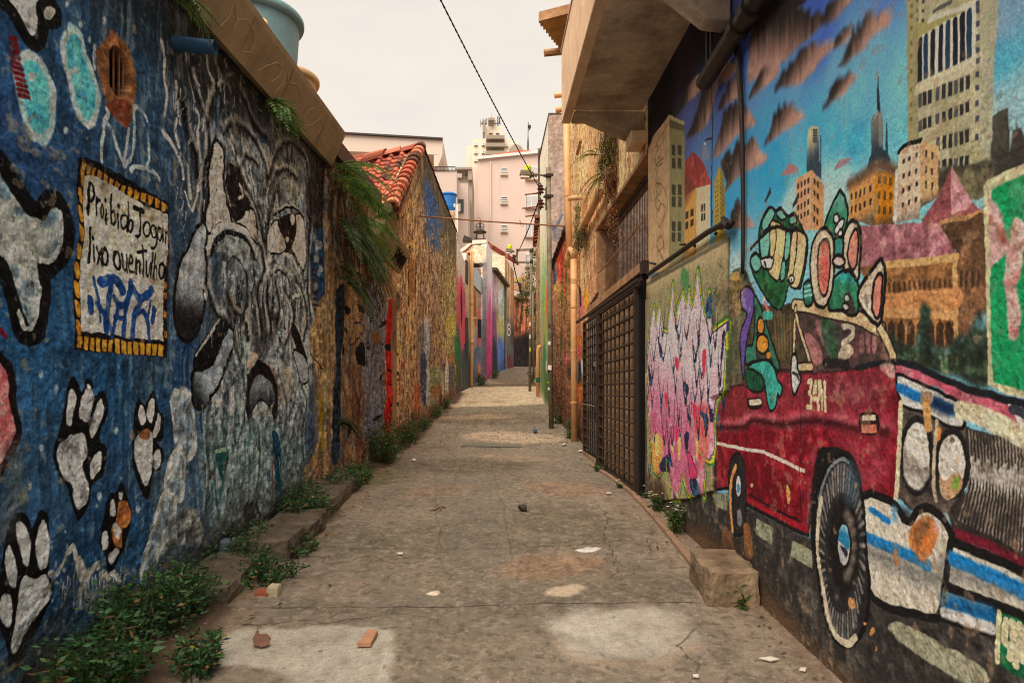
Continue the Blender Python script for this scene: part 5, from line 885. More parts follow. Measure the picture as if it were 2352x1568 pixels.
# ================================================================ ground and lane
gm = MB()
ys = [-60, -20, -8, -6] + [y for y in np.arange(-5, 38, 1.0)] + [45, 70, 120, 400]
for i in range(len(ys) - 1):
    a, b = ys[i], ys[i + 1]
    gm.add([(-400, a, gz(a) - .06), (400, a, gz(a) - .06), (400, b, gz(b) - .06), (-400, b, gz(b) - .06)], [(0, 1, 2, 3)])
tag(gm.build('ground', M_EARTH, origin=(0, 0, 0)), kind='structure')
class GMap:
    def map(s, pts):
        if isinstance(pts, str): pts = k(pts)
        return np.array([tuple(ghit(x, y)[:2]) for x, y in pts])
def lane():
    us = np.linspace(-2.75, 2.35, 420)
    ya = 1 / np.linspace(1 / 2.6, 1 / 40.0, 720); ya = np.concatenate([[-6, -2, 0, 1, 1.8], ya]); r = (ya - ya[0]) / (ya[-1] - ya[0])
    c = Canvas(GMap(), us, lambda u: float(ya[0]), lambda u: float(ya[-1]), len(ya), seed=51, rough=.02, rs=7, r=r)
    X, Y = c.U, c.V
    f1 = fbm(X * 1.1 + 3, Y * 1.1, 5, 61); f2 = fbm(X * 3.1, Y * 2.2, 4, 62); f3 = fbm(X * 12, Y * 9, 3, 63); f4 = fbm(X * 30, Y * 26, 3, 66)
    c.C[...] = (142, 126, 106)
    c.mix(sstep(.42, .62, f1) * .5, (118, 108, 90)); c.mix(sstep(.5, .66, f2) * .3, (112, 102, 84)); c.mix(sstep(.54, .7, f1 * .4 + f2 * .6 - .02 * (Y > 9)) * .35, (164, 138, 114))
    for s_ in ('D 1200,1150', 'D 1420,1190', 'D 1250,1340', 'D 1000,1240', 'D 1560,1330'): pass
    for q, col, a in (('D 640,1215 980,1200 1300,1160 1450,1200 1500,1240 1300,1262 1000,1275 700,1280', (100, 92, 72), .5), ('D 560,1392 900,1385 1250,1330 1560,1330 1600,1370 1200,1450 900,1440', (108, 98, 82), .45), ('D 900,1070 1100,1050 1250,1060 1100,1090', (86, 76, 58), .5), ('D 840,1090 920,1080 900,1110 850,1110', (92, 90, 44), .6),
                      ('D 1000,955 1200,945 1260,970 1050,975', (100, 86, 68), .6)):
        c.poly(q, col, soft=.5, a=a, wear=.3, warp=6, tex=.3)
    for q, col, a in (('D 1150,1290 1250,1270 1370,1275 1400,1300 1250,1330 1140,1310', (150, 118, 90), .8), ('D 1330,1120 1500,1150 1560,1210 1600,1300 1700,1400 1900,1568 1750,1540 1560,1320 1450,1220', (168, 142, 118), .45), ('D 1060,998 1140,990 1240,996 1300,1006 1240,1018 1120,1014', (190, 164, 132), .85), ('D 1100,1040 1230,1048 1290,1056 1150,1060', (172, 144, 114), .55), ('D 1200,1112 1330,1108 1400,1130 1280,1140', (160, 122, 92), .6), ('D 960,1120 1100,1110 1080,1128 950,1140', (156, 120, 94), .6), ('D 1000,958 1120,950 1180,958 1050,964', (170, 140, 106), .8)):
        c.poly(q, col, soft=.18, a=a, wear=.35, warp=5, tex=.25)
    c.mix(sstep(.55, .75, f3) * .28, (92, 82, 66)); c.mix(sstep(.58, .74, fbm(X * 9 + 30, Y * 7, 4, 71)) * .35, (172, 148, 124)); c.mix(sstep(.6, .7, f4) * .4, (178, 160, 138)); c.mix(sstep(.6, .7, fbm(X * 26 + 9, Y * 22, 3, 73)) * .4, (84, 74, 60))
    # pale cement patches
    PC = (186, 174, 154)
    c.poly('D 488,1484 540,1452 640,1440 820,1438 905,1450 915,1500 900,1545 870,1575 690,1582 650,1542 560,1528 500,1530', PC, soft=.07, a=.9, warp=2.5, tex=.12, mott=((166, 152, 132), .0), wear=.15)
    c.poly('D 1258,1425 1320,1400 1440,1392 1540,1402 1580,1440 1592,1475 1540,1505 1430,1512 1340,1505 1290,1470', PC, soft=.22, a=.95, warp=4, tex=.12, mott=((168, 152, 130), .0), wear=.2)
    c.line('D 1270,1470 1330,1512 1430,1524 1540,1514 1600,1480', .04, (176, 148, 118), soft=.05, a=.6, wear=.4)
    c.poly('D 1252,1366 1290,1346 1335,1342 1330,1360 1280,1375', (196, 172, 142), soft=.06, warp=3, wear=.3); c.poly('D 1326,1262 1350,1256 1380,1258 1370,1266 1340,1267', (224, 214, 196), soft=.02, warp=2); c.poly('D 980,1362 1010,1358 1005,1366', (220, 200, 170), soft=.015)
    c.poly('D 990,935 1037,924 1076,888 1236,886 1243,900 1262,926', (208, 184, 150), soft=.12, a=.95, warp=2, tex=.1, mott=((188, 160, 128), -.05))
    c.poly('D 1076,884 1236,880 1238,886 1076,888', (96, 80, 64), soft=.08, a=.8); c.poly('D 1120,872 1230,868 1234,880 1100,882', (160, 136, 108), soft=.1, a=.7)
    c.poly('D 1110,868 1165,848 1220,846 1230,868', (112, 96, 80), soft=.2, a=.8)
    c.line('D 1040,926 1150,922 1255,922', .05, (80, 66, 50), soft=.05, a=.8, wear=.3); c.line('D 1070,899 1110,900', .03, (90, 70, 50), a=.6); c.line('D 930,1028 1200,1024 1330,1010', .03, (84, 66, 50), soft=.03, a=.5, wear=.5)
    c.line('D 590,1395 900,1394 1250,1386 1590,1382', .012, (54, 44, 36), soft=.01, a=.8, wear=.5, warp=.6); c.line('D 700,1255 1100,1262 1500,1238', .010, (64, 54, 44), soft=.01, a=.7, wear=.6, warp=.6); c.line('D 860,1130 1200,1140 1420,1128', .012, (70, 60, 48), a=.5, wear=.6, warp=.6)
    for q in ('D 640,1290 720,1278 760,1292 860,1280 900,1296 980,1290', 'D 1380,1160 1400,1200 1385,1240 1420,1290 1405,1330', 'D 1010,1010 1060,1060 1040,1110 1090,1170', 'D 1120,955 1150,985 1230,1000', 'D 560,1440 700,1420 760,1430 900,1412 1010,1425', 'D 1590,1440 1560,1480 1600,1530 1580,1568'): c.line(q, (.010, .005), (58, 50, 42), soft=.008, a=.85, wear=.4, warp=2.2)
    c.poly('D 1000,1080 1130,1072 1160,1180 1180,1300 1020,1310 1005,1190', (120, 112, 98), soft=.04, a=.28, sm=0, warp=1.5); c.line('D 1000,1080 1130,1072 1160,1180 1180,1300 1020,1310 1005,1190 1000,1080', .01, (70, 62, 52), soft=.01, a=.5, sm=0, wear=.5, warp=1.5)
    c.line('D 1450,1130 1530,1200 1600,1265 1720,1380 1900,1560', .10, (146, 108, 84), soft=.12, a=.4, wear=.3)
    # earth along the walls
    lw = np.interp(Y, [2, 6, 8, 11.9, 12, 20, 24], [-1.72, -1.50, -1.54, -1.54, -1.45, -.87, -.36])
    c.mix(sstep(.12, -.05, X - lw + .35 * c.big + .1 * c.n1) * .85 * (Y < 21), (48, 42, 33)); c.mix(sstep(.1, -.1, X - lw - .12 + .3 * c.n2) * .4 * (Y < 21), (130, 98, 72))
    c.grain(.08, 60, 9); c.mix(sstep(.90, .96, vnoise(X * 55, Y * 50, 91)) * sstep(.45, .6, fbm(X * 3, Y * 3, 2, 92)) * .5, (206, 196, 178)); c.mix(sstep(.90, .96, vnoise(X * 48 + 5, Y * 44, 95)) * .4, (64, 58, 48))
    Z = np.vectorize(gz)(Y[:, 0]).astype(np.float32)[:, None] + (f2 - .5) * .02 + (f3 - .5) * .008 + (f4 - .5) * .006 + 0 * X
    Z += .05 * sstep(.15, -.3, X - lw) * (Y < 21)
    nv, nu = X.shape; P = np.stack([X, Y, Z], -1).reshape(-1, 3); idx = np.arange(nv * nu).reshape(nv, nu)
    q = np.stack([idx[:-1, :-1], idx[:-1, 1:], idx[1:, 1:], idx[1:, :-1]], -1).reshape(-1, 4).astype(np.int32)
    me = bpy.data.meshes.new('lane_pavement'); me.vertices.add(len(P)); me.vertices.foreach_set('co', P.astype(np.float32).ravel())
    me.loops.add(q.size); me.loops.foreach_set('vertex_index', q.ravel()); me.polygons.add(len(q)); me.polygons.foreach_set('loop_start', np.arange(0, q.size, 4, dtype=np.int32))
    me.polygons.foreach_set('use_smooth', np.ones(len(q), bool)); me.update(calc_edges=True)
    a_ = me.color_attributes.new('Col', 'FLOAT_COLOR', 'POINT'); c4 = np.ones((len(P), 4), np.float32); c4[:, :3] = np.clip(lin(np.clip(c.C, 0, 255)) * .98 * np.array((.95, 1., 1.10), np.float32), .003, .8).reshape(-1, 3); a_.data.foreach_set('color', c4.ravel())
    me.materials.append(M_LANE); o = bpy.data.objects.new('lane_pavement', me); COL.objects.link(o); tag(o, kind='structure')
lane()
# ================================================================ left: wall things
T_BLUE = thing('mural_wall', (-2.2, 3, gz(3)), 'rough blue wall painted with bones, paw prints, a dumping notice and a grey face', 'wall')
paint_left()
u, v = A_W.map('L1 540,330')[0]
for t in (-.055, -.01, .04, .08):
    p = A_W.p0 + A_W.d * (u + t) + A_W.n * -.035
    part(T_BLUE, 'window_bar', M_RUST, MB().tube([(p[0], p[1], v - .30), (p[0], p[1], v + .26)], .006, 6))
s0 = at(415, 98, 4.0); e0 = at(489, 103, 4.75)
u, v = A_W.map('D 400,100')[0]; p = A_W.p0 + A_W.d * u
sp = MB().tube([(p[0] - .06, p[1] - .01, v + .004), (p[0] + .16, p[1] + .01, v - .012), (p[0] + .255, p[1] + .015, v - .02)], .045, 16, cap=False)
part(T_BLUE, 'drain_spout', M_PVCO, sp, smooth=True)
def gutter(nm, x0, y0, x1, y1, z, h, out, label, seams):
    a = Vector((x0, y0, z)); b = Vector((x1, y1, z)); d = (b - a).normalized(); n = Vector((d.y, -d.x, 0))
    prof = [(-.02, .02), (.0, -.01), (.07, -.035), (out, h * .86), (out + .012, h), (-.02, h)]
    t = thing(nm, a, label, 'gutter')
    m = MB()
    pts = [Vector(n * o + Vector((0, 0, e))) for o, e in prof]
    m.add([a + p for p in pts] + [b + p for p in pts], [tuple(range(6)), tuple(range(6, 12))[::-1]] + [(i, 6 + i, 6 + (i + 1) % 6, (i + 1) % 6) for i in range(6)])
    part(t, 'trough', M_GUTTER, m)
    for s in seams:
        q = a + d * s; m = MB()
        m.hexa([q + n * .068 + Vector((0, 0, -.037)), q + n * (out + .003) + Vector((0, 0, h * .86)), q + n * (out + .006) + Vector((0, 0, h * .86)), q + n * .074 + Vector((0, 0, -.037))], d * .014)
        part(t, 'joint_strip', M_GUTTER, m)
    return t, a, d, n
gt, ga, gd, gn = gutter('eaves_gutter', -2.24, .4, -1.812, 7.55, 4.10, .33, .21, 'long tan sheet metal gutter along the top of the blue mural wall', (3.1, 4.72, 5.55, 6.55))
chalk = mat('chalk_scrawl', (200, 178, 146), .9, .2, 30, 0)
def scrawl(t, ga, gd, gn, h, out, strokes, m, w=.006):
    for st in strokes:
        mb = MB(); pts = []
        for s, f in st:
            o = .07 + (out - .07) * f; e = -.035 + (h * .86 + .035) * f
            pts.append(ga + gd * s + gn * (o + .004) + Vector((0, 0, e - .003)))
        mb.tube(pts, w / 2, 4); part(t, 'scrawl', m, mb)
rg = random.Random(2)
gl = []
for i, s in enumerate(np.arange(2.6, 7.1, .52)):
    n = 7; ph = rg.uniform(0, 6); gl.append([(s + .17 * math.cos(ph + j * .8) , .5 + .3 * math.sin(ph + j * .8 * (1.3 if i % 2 else 1))) for j in range(n)])
    if i % 2: gl.append([(s + .2, .15), (s + .26, .5), (s + .24, .85), (s + .36, .6)])
scrawl(gt, ga, gd, gn, .33, .21, gl, mat('faint_chalk', (206, 178, 144), .9, .1, 30, 0))
T_BARK = thing('peeling_wall', (-1.76, 9, gz(9)), 'brown peeling wall with grey bark painting and red totem under the ferns', 'wall')
paint_bark()
bs = MB(); bs.beam((-1.74, 7.4, 4.30), (-1.69, 10.45, 4.50), .08, .20); part(T_BARK, 'fascia_board', M_BROWNWOOD, bs)
bs = MB(); bs.box((-4.6, 7.7, 4.0), (-2.1, 10.3, 4.2)); part(T_BARK, 'roof_slab', M_BROWNWOOD, bs)
g2, g2a, g2d, g2n = gutter('eaves_gutter', -1.66, 9.3, -1.60, 11.62, 3.60, .32, .24, 'short cream sheet metal gutter with dark runny marks under the ferns', (1.2,))
dkm = mat('runny_black_paint', (42, 36, 34), .9, .2, 30, 0)
rg = random.Random(4)
scrawl(g2, g2a, g2d, g2n, .32, .24, [[(s + rg.uniform(-.03, .03), .85 - rg.uniform(0, .2)), (s + .05, .55), (s + .02 + rg.uniform(-.05, .05), .2 + rg.uniform(-.08, .15))] for s in np.arange(1.3, 2.15, .06)], dkm, .022)
part(T_BARK, 'corner_return', mat('tan_return_render', (190, 146, 104), .9, .3, 5, .5, 30, col2=(104, 74, 52), amt=.46, stretch=(1, 1, .4)), MB().box((-1.75, 11.96, gz(12) - .1), (-1.634, 11.992, 4.80)))
# gable house
T_GABLE = thing('gable_house', (-1.63, 12, gz(12)), 'ochre streaked gable house with red clay tile roof', 'house')
paint_gable()
sw = Wall((-5.2, 11.98), (-1.64, 11.98), 1)
c = Canvas(sw, np.linspace(0, sw.L, 60), lambda u: 2.2, lambda u: 4.9, 50, seed=5)
c.C[...] = (196, 152, 112); c.mod(1 + .3 * c.big + .1 * c.n1)
for v_ in (3.4, 4.45): c.mix(np.exp(-((c.V - v_) / .012) ** 2) * .7, (120, 88, 62))
for u_ in (1.9, 2.6, 3.29): c.mix(np.exp(-((c.U - u_) / .012) ** 2) * .7, (120, 88, 62))
c.mesh('side_wall', M_PLASTER, .2, T_GABLE, 1.2)
def lincol(c, j=.12):
    f = 1 + rnd.uniform(-j, j); r = lin(c) * f; return tuple(float(min(.8, x)) for x in r)
def cap_tile(mb, p, along, up, nrm, L, r, col, flat=.8):
    n = 6; vs = []
    for s_, e in ((0, .012), (1, 0.0)):
        for j in range(n + 1):
            t = math.pi * j / n; rr = r * (1.0 if s_ == 0 else .86)
            vs.append(p + up * (L * s_) + along * (math.cos(t) * rr) + nrm * (math.sin(t) * rr * flat + e + (.02 if s_ == 0 else 0)))
    for j in range(n + 1):
        t = math.pi * j / n; vs.append(p + along * (math.cos(t) * r * .8) + nrm * (math.sin(t) * r * .8 * flat + .02))
    mb.add(vs, [(j, j + 1, n + 1 + j + 1, n + 1 + j) for j in range(n)] + [(j + 1, j, 2 * (n + 1) + j, 2 * (n + 1) + j + 1) for j in range(n)], col)
def roman_tile(mb, p, along, up, nrm, L, w, col):     # pan + roll + lip
    prof = [(0, 0), (.30, -.018), (.5, -.004), (.62, .045), (.78, .06), (.92, .045), (1.0, .0)]
    vs = []
    for s_, e in ((0, .03), (1, .0)):
        for a, h in prof: vs.append(p + along * (a * w) + up * (L * s_) + nrm * (h + e))
    for a, h in prof: vs.append(p + along * (a * w) + nrm * (h + .008))
    n = len(prof)
    mb.add(vs, [(j, j + 1, n + j + 1, n + j) for j in range(n - 1)] + [(j + 1, j, 2 * n + j, 2 * n + j + 1) for j in range(n - 1)], col)
TC = (198, 92, 62)
def tilecol(dirt=0.0):
    c = rnd.choice(((182, 100, 74), (166, 86, 64), (150, 78, 60), (190, 120, 94), (132, 72, 58), (176, 108, 86)))
    return lincol(c, .15) if rnd.random() > dirt else lincol((96, 66, 52), .25)
# main slope
A0 = Vector((-1.50, 11.72, 4.66)); UP = (Vector((0, 14.6, 6.70)) - Vector((0, 11.72, 4.66))).normalized(); AL = Vector((-1, .06, -.17)).normalized(); NR = Vector((0, -UP.z, UP.y))
slope = 3.53; m = MB(); rows = 13
m.add([A0 + AL * -.0 - NR * .03, A0 + AL * 4.2 - NR * .03, A0 + AL * 4.2 + UP * slope - NR * .03, A0 + UP * slope - NR * .03], [(0, 1, 2, 3)], lincol((110, 60, 44)))
for i in range(rows):
    for j in range(17):
        roman_tile(m, A0 + UP * (slope * i / rows) + AL * (.20 + j * .235 + rnd.uniform(-.008, .008)) + NR * rnd.uniform(0, .012), AL, UP, NR, slope / rows * 1.16, .235, tilecol(.12))
rf = part(T_GABLE, 'roof', M_TILE, m)
m = MB()
for i in range(14):                                 # verge row above the gable
    y = i / 14 * (slope + .1); e = A0 + UP * y
    dx = (12 + (e.y - 12)) ; vx = -1.63 + max(0, (e.y - 12)) * .0764
    q = Vector((vx - .06, e.y - .03, e.z + .02)); cap_tile(m, q, AL * -1, UP, NR, slope / 14 * 1.25, .155, tilecol(.05), .95)
subpart(rf, 'verge_tiles', M_TILE, m)
m = MB(); rz = A0 + UP * slope
for j in range(9):
    q = rz + AL * (.02 + j * .40) + Vector((0, .02, .02)); cap_tile(m, q, Vector((0, 1, 0)), AL, Vector((0, 0, 1)), .46, .14, tilecol(), 1.0)
subpart(rf, 'ridge_tiles', M_TILE, m)
m = MB()
for j in range(6):                                  # loose hip row on the slope
    q = A0 + AL * (3.3 - j * .43) + UP * (1.75 + j * .30) + NR * .07; cap_tile(m, q, (UP - AL * .35).normalized(), (-AL * .82 + UP * .57).normalized(), NR, .50, .15, tilecol(.1), .9)
subpart(rf, 'hip_tiles', M_TILE, m)
m = MB()
for i in range(15):
    y = 14.72 + i * .38; vx = -1.63 + (y - 12) * .0764; z = 6.70 - .50 * (y - 14.6) / 5.5
    cap_tile(m, Vector((vx - .02, y + .3, z + .01)), Vector((1, 0, 0)), Vector((0, -1, .1)).normalized(), Vector((0, 0, 1)), .42, .085, tilecol(.2), .8)
subpart(rf, 'far_verge_tiles', M_TILE, m)
m = MB(); m.add([Vector((-5, 14.6, 6.06)), Vector((-1.5, 14.6, 6.66)), Vector((-1.05, 20.2, 6.16)), Vector((-5, 20.2, 5.6))], [(0, 1, 2, 3)], lincol((150, 76, 56))); m.hexa([Vector((-5, 14.6, 6.04)), Vector((-1.5, 14.6, 6.64)), Vector((-1.05, 20.2, 6.14)), Vector((-5, 20.2, 5.58))], (0, 0, -.05), lincol((130, 70, 50)))
subpart(rf, 'far_slope', M_TILE, m)
part(T_GABLE, 'barge_board', M_LEDGE, MB().hexa([at(892, 482, 11.9), at(905, 476, 11.9), at(921, 445, 12.05), at(914, 428, 12.05)], (0, .04, 0)))
part(T_GABLE, 'eaves_gutter', M_STEEL, MB().hexa([(-5, 11.62, 4.62), (-5, 11.5, 4.60), (-5, 11.47, 4.72), (-5, 11.62, 4.72)], (3.34, 0, 0)))
part(T_GABLE, 'flashing', M_WHITE, MB().hexa([A0 + AL * 3.2 + UP * 1.6 + NR * .10, A0 + AL * 2.55 + UP * 1.35 + NR * .10, A0 + AL * 2.35 + UP * 1.75 + NR * .12, A0 + AL * 3.1 + UP * 2.1 + NR * .13], NR * .01))
hk = MB(); u, v = C_W.map('B1 1070,470')[0]; p = C_W.p0 + C_W.d * u + C_W.n * .03; hk.tube([(p[0] - .05, p[1], v + .07), (p[0] + .03, p[1] + .03, v + .08), (p[0] + .05, p[1] + .08, v), (p[0] + .03, p[1] + .05, v - .07), (p[0] - .03, p[1], v - .05)], .012, 6); part(T_GABLE, 'wall_hook', M_IRON, hk)
# tanks
def tank(lab, c, r, h, mt, nm='water_tank'):
    t = thing(nm, c, lab, 'water tank')
    c = Vector(c)
    part(t, 'body', mt, MB().lathe(c, [(r * .80, 0), (r * .84, h * .3), (r * .90, h * .86), (r * .91, h * .95)], 40), smooth=True)
    part(t, 'lid', mt, MB().lathe(c, [(r * .98, h * .9), (r * 1.0, h * .93), (r, h * .97), (r * .97, h), (r * .6, h + r * .14), (r * .12, h + r * .2)], 40), smooth=True)
    part(t, 'support', M_CONC, MB().box((c.x - r, c.y - r, 4.4), (c.x + r, c.y + r, c.z)))
    return t
tk = tank('faded blue water tank with a wide lid above the tan gutter', (-2.95, 8.5, 5.25), .62, .98, M_TANK)
p = Vector((-2.66, 7.98, 5.9)); part(tk, 'overflow_pipe', M_PVC, MB().tube([p + Vector((0, .1, 0)), p + Vector((0, -.04, 0)), p + Vector((.05, -.05, -.02)), p + Vector((.05, -.05, -.5))], .03, 10), smooth=True)
tank('smaller cream water tank half hidden behind the tan gutter end', (-2.98, 9.9, 5.2), .50, .92, M_TANKC)
# tie bar
tb = thing('tie_bar', (0, 13.4, 4.9), 'thin rusty bar spanning the alley overhead from the gable house', 'metal bar')
a = Vector((-1.52, 13.87, 5.13)); b = Vector((1.50, 12.98, 4.70)); part(tb, 'bar', M_RUST, MB().tube([a, a.lerp(b, .5) + Vector((0, 0, -.012)), b], .015, 8))
for f in (.44, .70):
    q = a.lerp(b, f); part(tb, 'wire_hook', M_RUST, MB().tube([q + Vector((-.03, 0, .06)), q + Vector((.0, -.01, .03)), q + Vector((.01, -.01, -.05)), q + Vector((.05, 0, -.07)), q + Vector((.06, 0, -.03))], .006, 5))
# ================================================================ right: mural building, balcony
T_MURAL = thing('mural_building', (1.67, 3, gz(3)), 'building with red car and city mural under a deep concrete balcony', 'building')
paint_right()
m = MB(); m.box((.84, -1.5, 4.58), (1.64, 7.30, 4.76)); part(T_MURAL, 'balcony_slab', M_CONC, m, bevel=.012)
m = MB(); m.box((.80, -1.5, 4.56), (.90, 7.62, 5.36)); part(T_MURAL, 'parapet', M_CONCL, m, bevel=.012)
m = MB(); m.add([(.79, -1.5, 5.36), (.92, -1.5, 5.36), (.92, 7.64, 5.36), (.79, 7.64, 5.36), (.79, -1.5, 5.40), (.92, -1.5, 5.40), (.92, 7.64, 5.40), (.79, 7.64, 5.40)], [(0, 3, 2, 1), (4, 5, 6, 7), (0, 1, 5, 4), (1, 2, 6, 5), (2, 3, 7, 6), (3, 0, 4, 7)]); part(T_MURAL, 'coping', M_CONC, m, bevel=.01)
def bracket(y, w, zi, zo, zt=4.60):
    m = MB(); m.hexa([(.905, y, zo), (1.05, y, zo), (1.50, y, zi + .02), (1.66, y, zi), (1.66, y, zt), (.905, y, zt)], (0, w, 0)); part(T_MURAL, 'bracket', M_CONC, m, bevel=.02)
bracket(7.32, .30, 4.34, 4.555); bracket(4.69, .18, 4.13, 4.50, 4.59)
part(T_MURAL, 'corbel', M_CONCL, MB().box((1.50, 7.25, 4.22), (1.665, 7.55, 4.36)), bevel=.015)
part(T_MURAL, 'upper_storey', M_CONC, MB().box((1.70, -1.5, 4.93), (5.5, 7.2, 7.6)))
m = MB()
for i in range(150):
    y = -1.4 + i * .06; m.tube([(1.0, y, 5.41), (1.0, y, 6.6)], .02, 5)
m.box((.985, -1.45, 6.55), (1.015, 7.6, 6.62)); part(T_MURAL, 'railing_sheet', M_RIB, m)
part(T_MURAL, 'drain_pipe', M_BLACKPIPE, MB().tube([(1.575, 2.2, 3.97), (1.575, 4.1, 3.90), (1.575, 5.02, 3.855)], .062, 14), smooth=True)
for y in (4.28, 4.08): part(T_MURAL, 'pipe_collar', M_BLACKPIPE, MB().tube([(1.575, y, 3.893), (1.575, y + .08, 3.89)], .076, 14))
for dy in (0, .09): part(T_MURAL, 'hanger_rod', M_BLACKPIPE, MB().tube([(1.60, 4.93 + dy, 3.86), (1.60, 4.93 + dy, 4.58)], .014, 6))
def wpt(W, s, off):
    out = []
    for u, v in W.map(s):
        p = W.p0 + W.d * u + W.n * off; out.append(Vector((p[0], p[1], v)))
    return out
part(T_MURAL, 'vent_pipe', M_BLACKPIPE, MB().tube(wpt(M_W, 'R1 705,190 735,420 755,750 765,1100 768,1568 R3 690,500 688,620', .03), [.026, .022, .018, .015, .014, .014, .012], 8), smooth=True)
part(T_MURAL, 'conduit', M_IRON, MB().tube(wpt(M_W, 'R3 100,620 300,485 480,360 560,318 640,300', .05), .022, 8), smooth=True)
m = MB(); q = wpt(M_W, 'R3 590,270 575,320 610,300 630,320', .06)
m.tube([q[1], q[2], q[3]], .03, 7); m.tube([q[0], q[2]], [.016, .03], 6); part(T_MURAL, 'conduit_bracket', M_IRON, m)
for s_ in ('R3 295,435 325,436', 'R3 385,450 388,440', 'R3 520,372 524,362', 'R3 100,550 135,558'): part(T_MURAL, 'wall_stub', M_IRON, MB().tube([p + Vector((-.0, 0, 0)) for p in wpt(M_W, s_, .035)], .012, 6))
# awning sheet beyond the balcony
aw = thing('awning', (1.2, 8.6, 6), 'corrugated ochre awning sheet jutting above the far end of the balcony', 'awning')
m = MB(); n = 60
Tp = Vector((.585, 8.2, 6.03)); Bp = Vector((1.20, 10.5, 6.70)); R = Vector((1.35, -.1, .30))
for i in range(n + 1):
    f = i / n; w = .045 * math.sin(i * math.pi / 2.4); p = Tp.lerp(Bp, f) + Vector((0, 0, w)); m.v += [tuple(p), tuple(p + R), tuple(p + Vector((0, 0, .012))), tuple(p + R + Vector((0, 0, .012)))]
for i in range(n):
    a = i * 4; m.f += [(a, a + 4, a + 5, a + 1), (a + 2, a + 3, a + 7, a + 6), (a, a + 2, a + 6, a + 4)]
part(aw, 'sheet', M_FIBRO, m)
part(aw, 'fascia', M_LEDGE, MB().hexa([Tp + Vector((0, -.03, -.05)), Tp + R + Vector((0, -.03, -.05)), Tp + R + Vector((0, -.03, .06)), Tp + Vector((0, -.03, .06))], (0, -.05, 0)))
part(aw, 'purlin', M_LEDGE, MB().tube([(.74, 9.3, 6.18), (2.0, 9.3, 6.3)], .05, 8))
# ochre house with gate opening and barred window
T_OCHRE = thing('ochre_house', (1.67, 11, gz(11)), 'peeling ochre house with barred upper window beside the iron gate', 'house')
O_W = Wall((1.67, 7.2), (1.67, 15.25), -1)
def paint_ochre(nm, u0, u1, z0, z1, n, nv):
    c = Canvas(O_W, O_W.us(n, u0, u1), z0, z1, nv, seed=71, rough=.02)
    c.idw([('WN 200,400', (240, 190, 128)), ('WN 550,200', (236, 184, 124)), ('WN 800,300', (238, 186, 130)), ('WN 450,900', (236, 178, 116)), ('Q1 150,200', (240, 184, 130)), ('Q1 200,450', (230, 168, 118)), ('Q1 320,300', (206, 146, 100)), ('Q1 145,800', (190, 130, 92)), ('Q1 140,1300', (110, 84, 64)), ('Q2 140,400', (110, 70, 48)), ('Q2 150,700', (84, 58, 42)), ('RR 860,300', (236, 176, 132)), ('RR 860,700', (226, 166, 120)), ('RR 880,1300', (96, 150, 160))], p=3, warp=.3)
    s1 = fbm(c.U * 14, c.V * 4, 4, 5); s2 = fbm(c.U * 22, c.V * 10, 3, 9)
    c.mod(1 + .5 * (s2 - .5) + .25 * c.big); c.mix(sstep(.56, .64, s1) * .55, (140, 92, 58)); c.mix(sstep(.64, .7, s2) * .6, (86, 60, 44)); c.mix(sstep(.6, .68, fbm(c.U * 20 + 5, c.V * 8, 3, 2)) * .4, (250, 214, 160))
    for q, col in (('Q1 175,380 200,360 235,460 230,600 190,640 165,560', (240, 146, 30)), ('Q1 145,480 170,480 165,680 145,660', (230, 96, 130)), ('Q1 115,370 140,380 145,560 125,560', (40, 36, 36)), ('Q1 105,940 135,930 130,1280 110,1260', (240, 130, 40)), ('Q1 100,1050 125,1100 120,1210 100,1200', (220, 80, 120)), ('Q1 105,1300 140,1290 135,1568 105,1568', (40, 50, 64)), ('Q2 110,0 140,0 138,200 120,260', (226, 112, 40)), ('Q1 140,1230 170,1300 165,1450 145,1400', (206, 200, 190)), ('RR 830,1020 860,1000 900,1080 890,1190 840,1160', (232, 100, 160)), ('RR 850,980 880,970 895,1150 880,1180', (240, 160, 40)), ('RR 835,1200 900,1200 905,1568 830,1568', (104, 160, 170)), ('P7 925,100 1000,60 995,950 935,960', (96, 150, 160)), ('P7 930,960 990,950 985,1080 930,1150', (40, 32, 50)), ('RR 830,920 860,960 905,900 905,960 870,980', (206, 190, 176))):
        c.poly(q, col, soft=.08, wear=.4, tex=.4, warp=3)
    dz = c.V - np.array([gz(u + 7.2) for u in c.us])[None]
    c.mix(sstep(.8, .1, dz + .6 * c.big + .4 * c.st) * .85, (74, 50, 36))
    c.Z += (s2 - .5) * .03 + c.n1 * .02
    c.mesh(nm, M_ROUGH, .3, T_OCHRE, 1.25)
paint_ochre('wall', 3.55, 8.05, lambda u: gz(u + 7.2) - .1, lambda u: 7.6, 170, 520)
paint_ochre('upper_wall', .02, 3.55, lambda u: 4.09, lambda u: 7.6, 130, 200)
part(T_OCHRE, 'lintel', M_LEDGE, MB().hexa([(1.655, 7.22, 4.09), (1.655, 10.75, 4.09), (1.95, 10.75, 4.07), (1.95, 7.22, 4.07)], (0, 0, .05)))
part(T_OCHRE, 'jamb', M_LEDGE, MB().box((1.675, 10.62, 2.9), (1.97, 10.745, 4.085)))
part(T_OCHRE, 'gate_lintel', M_IRON, MB().box((1.63, 7.3, 2.70), (1.9, 11.3, 2.85)))
part(T_OCHRE, 'room_back', M_BLACK, MB().box((2.6, 7.2, 2.9), (2.65, 10.7, 4.2)))
M_BAR = mat('brown_window_bars', (40, 33, 30), .6, .25, 12, .1)
wb = part(T_OCHRE, 'window_grille', M_IRON, MB().box((1.79, 7.3, 2.98), (1.82, 10.65, 3.01)).box((1.79, 7.3, 4.0), (1.82, 10.65, 4.03)))
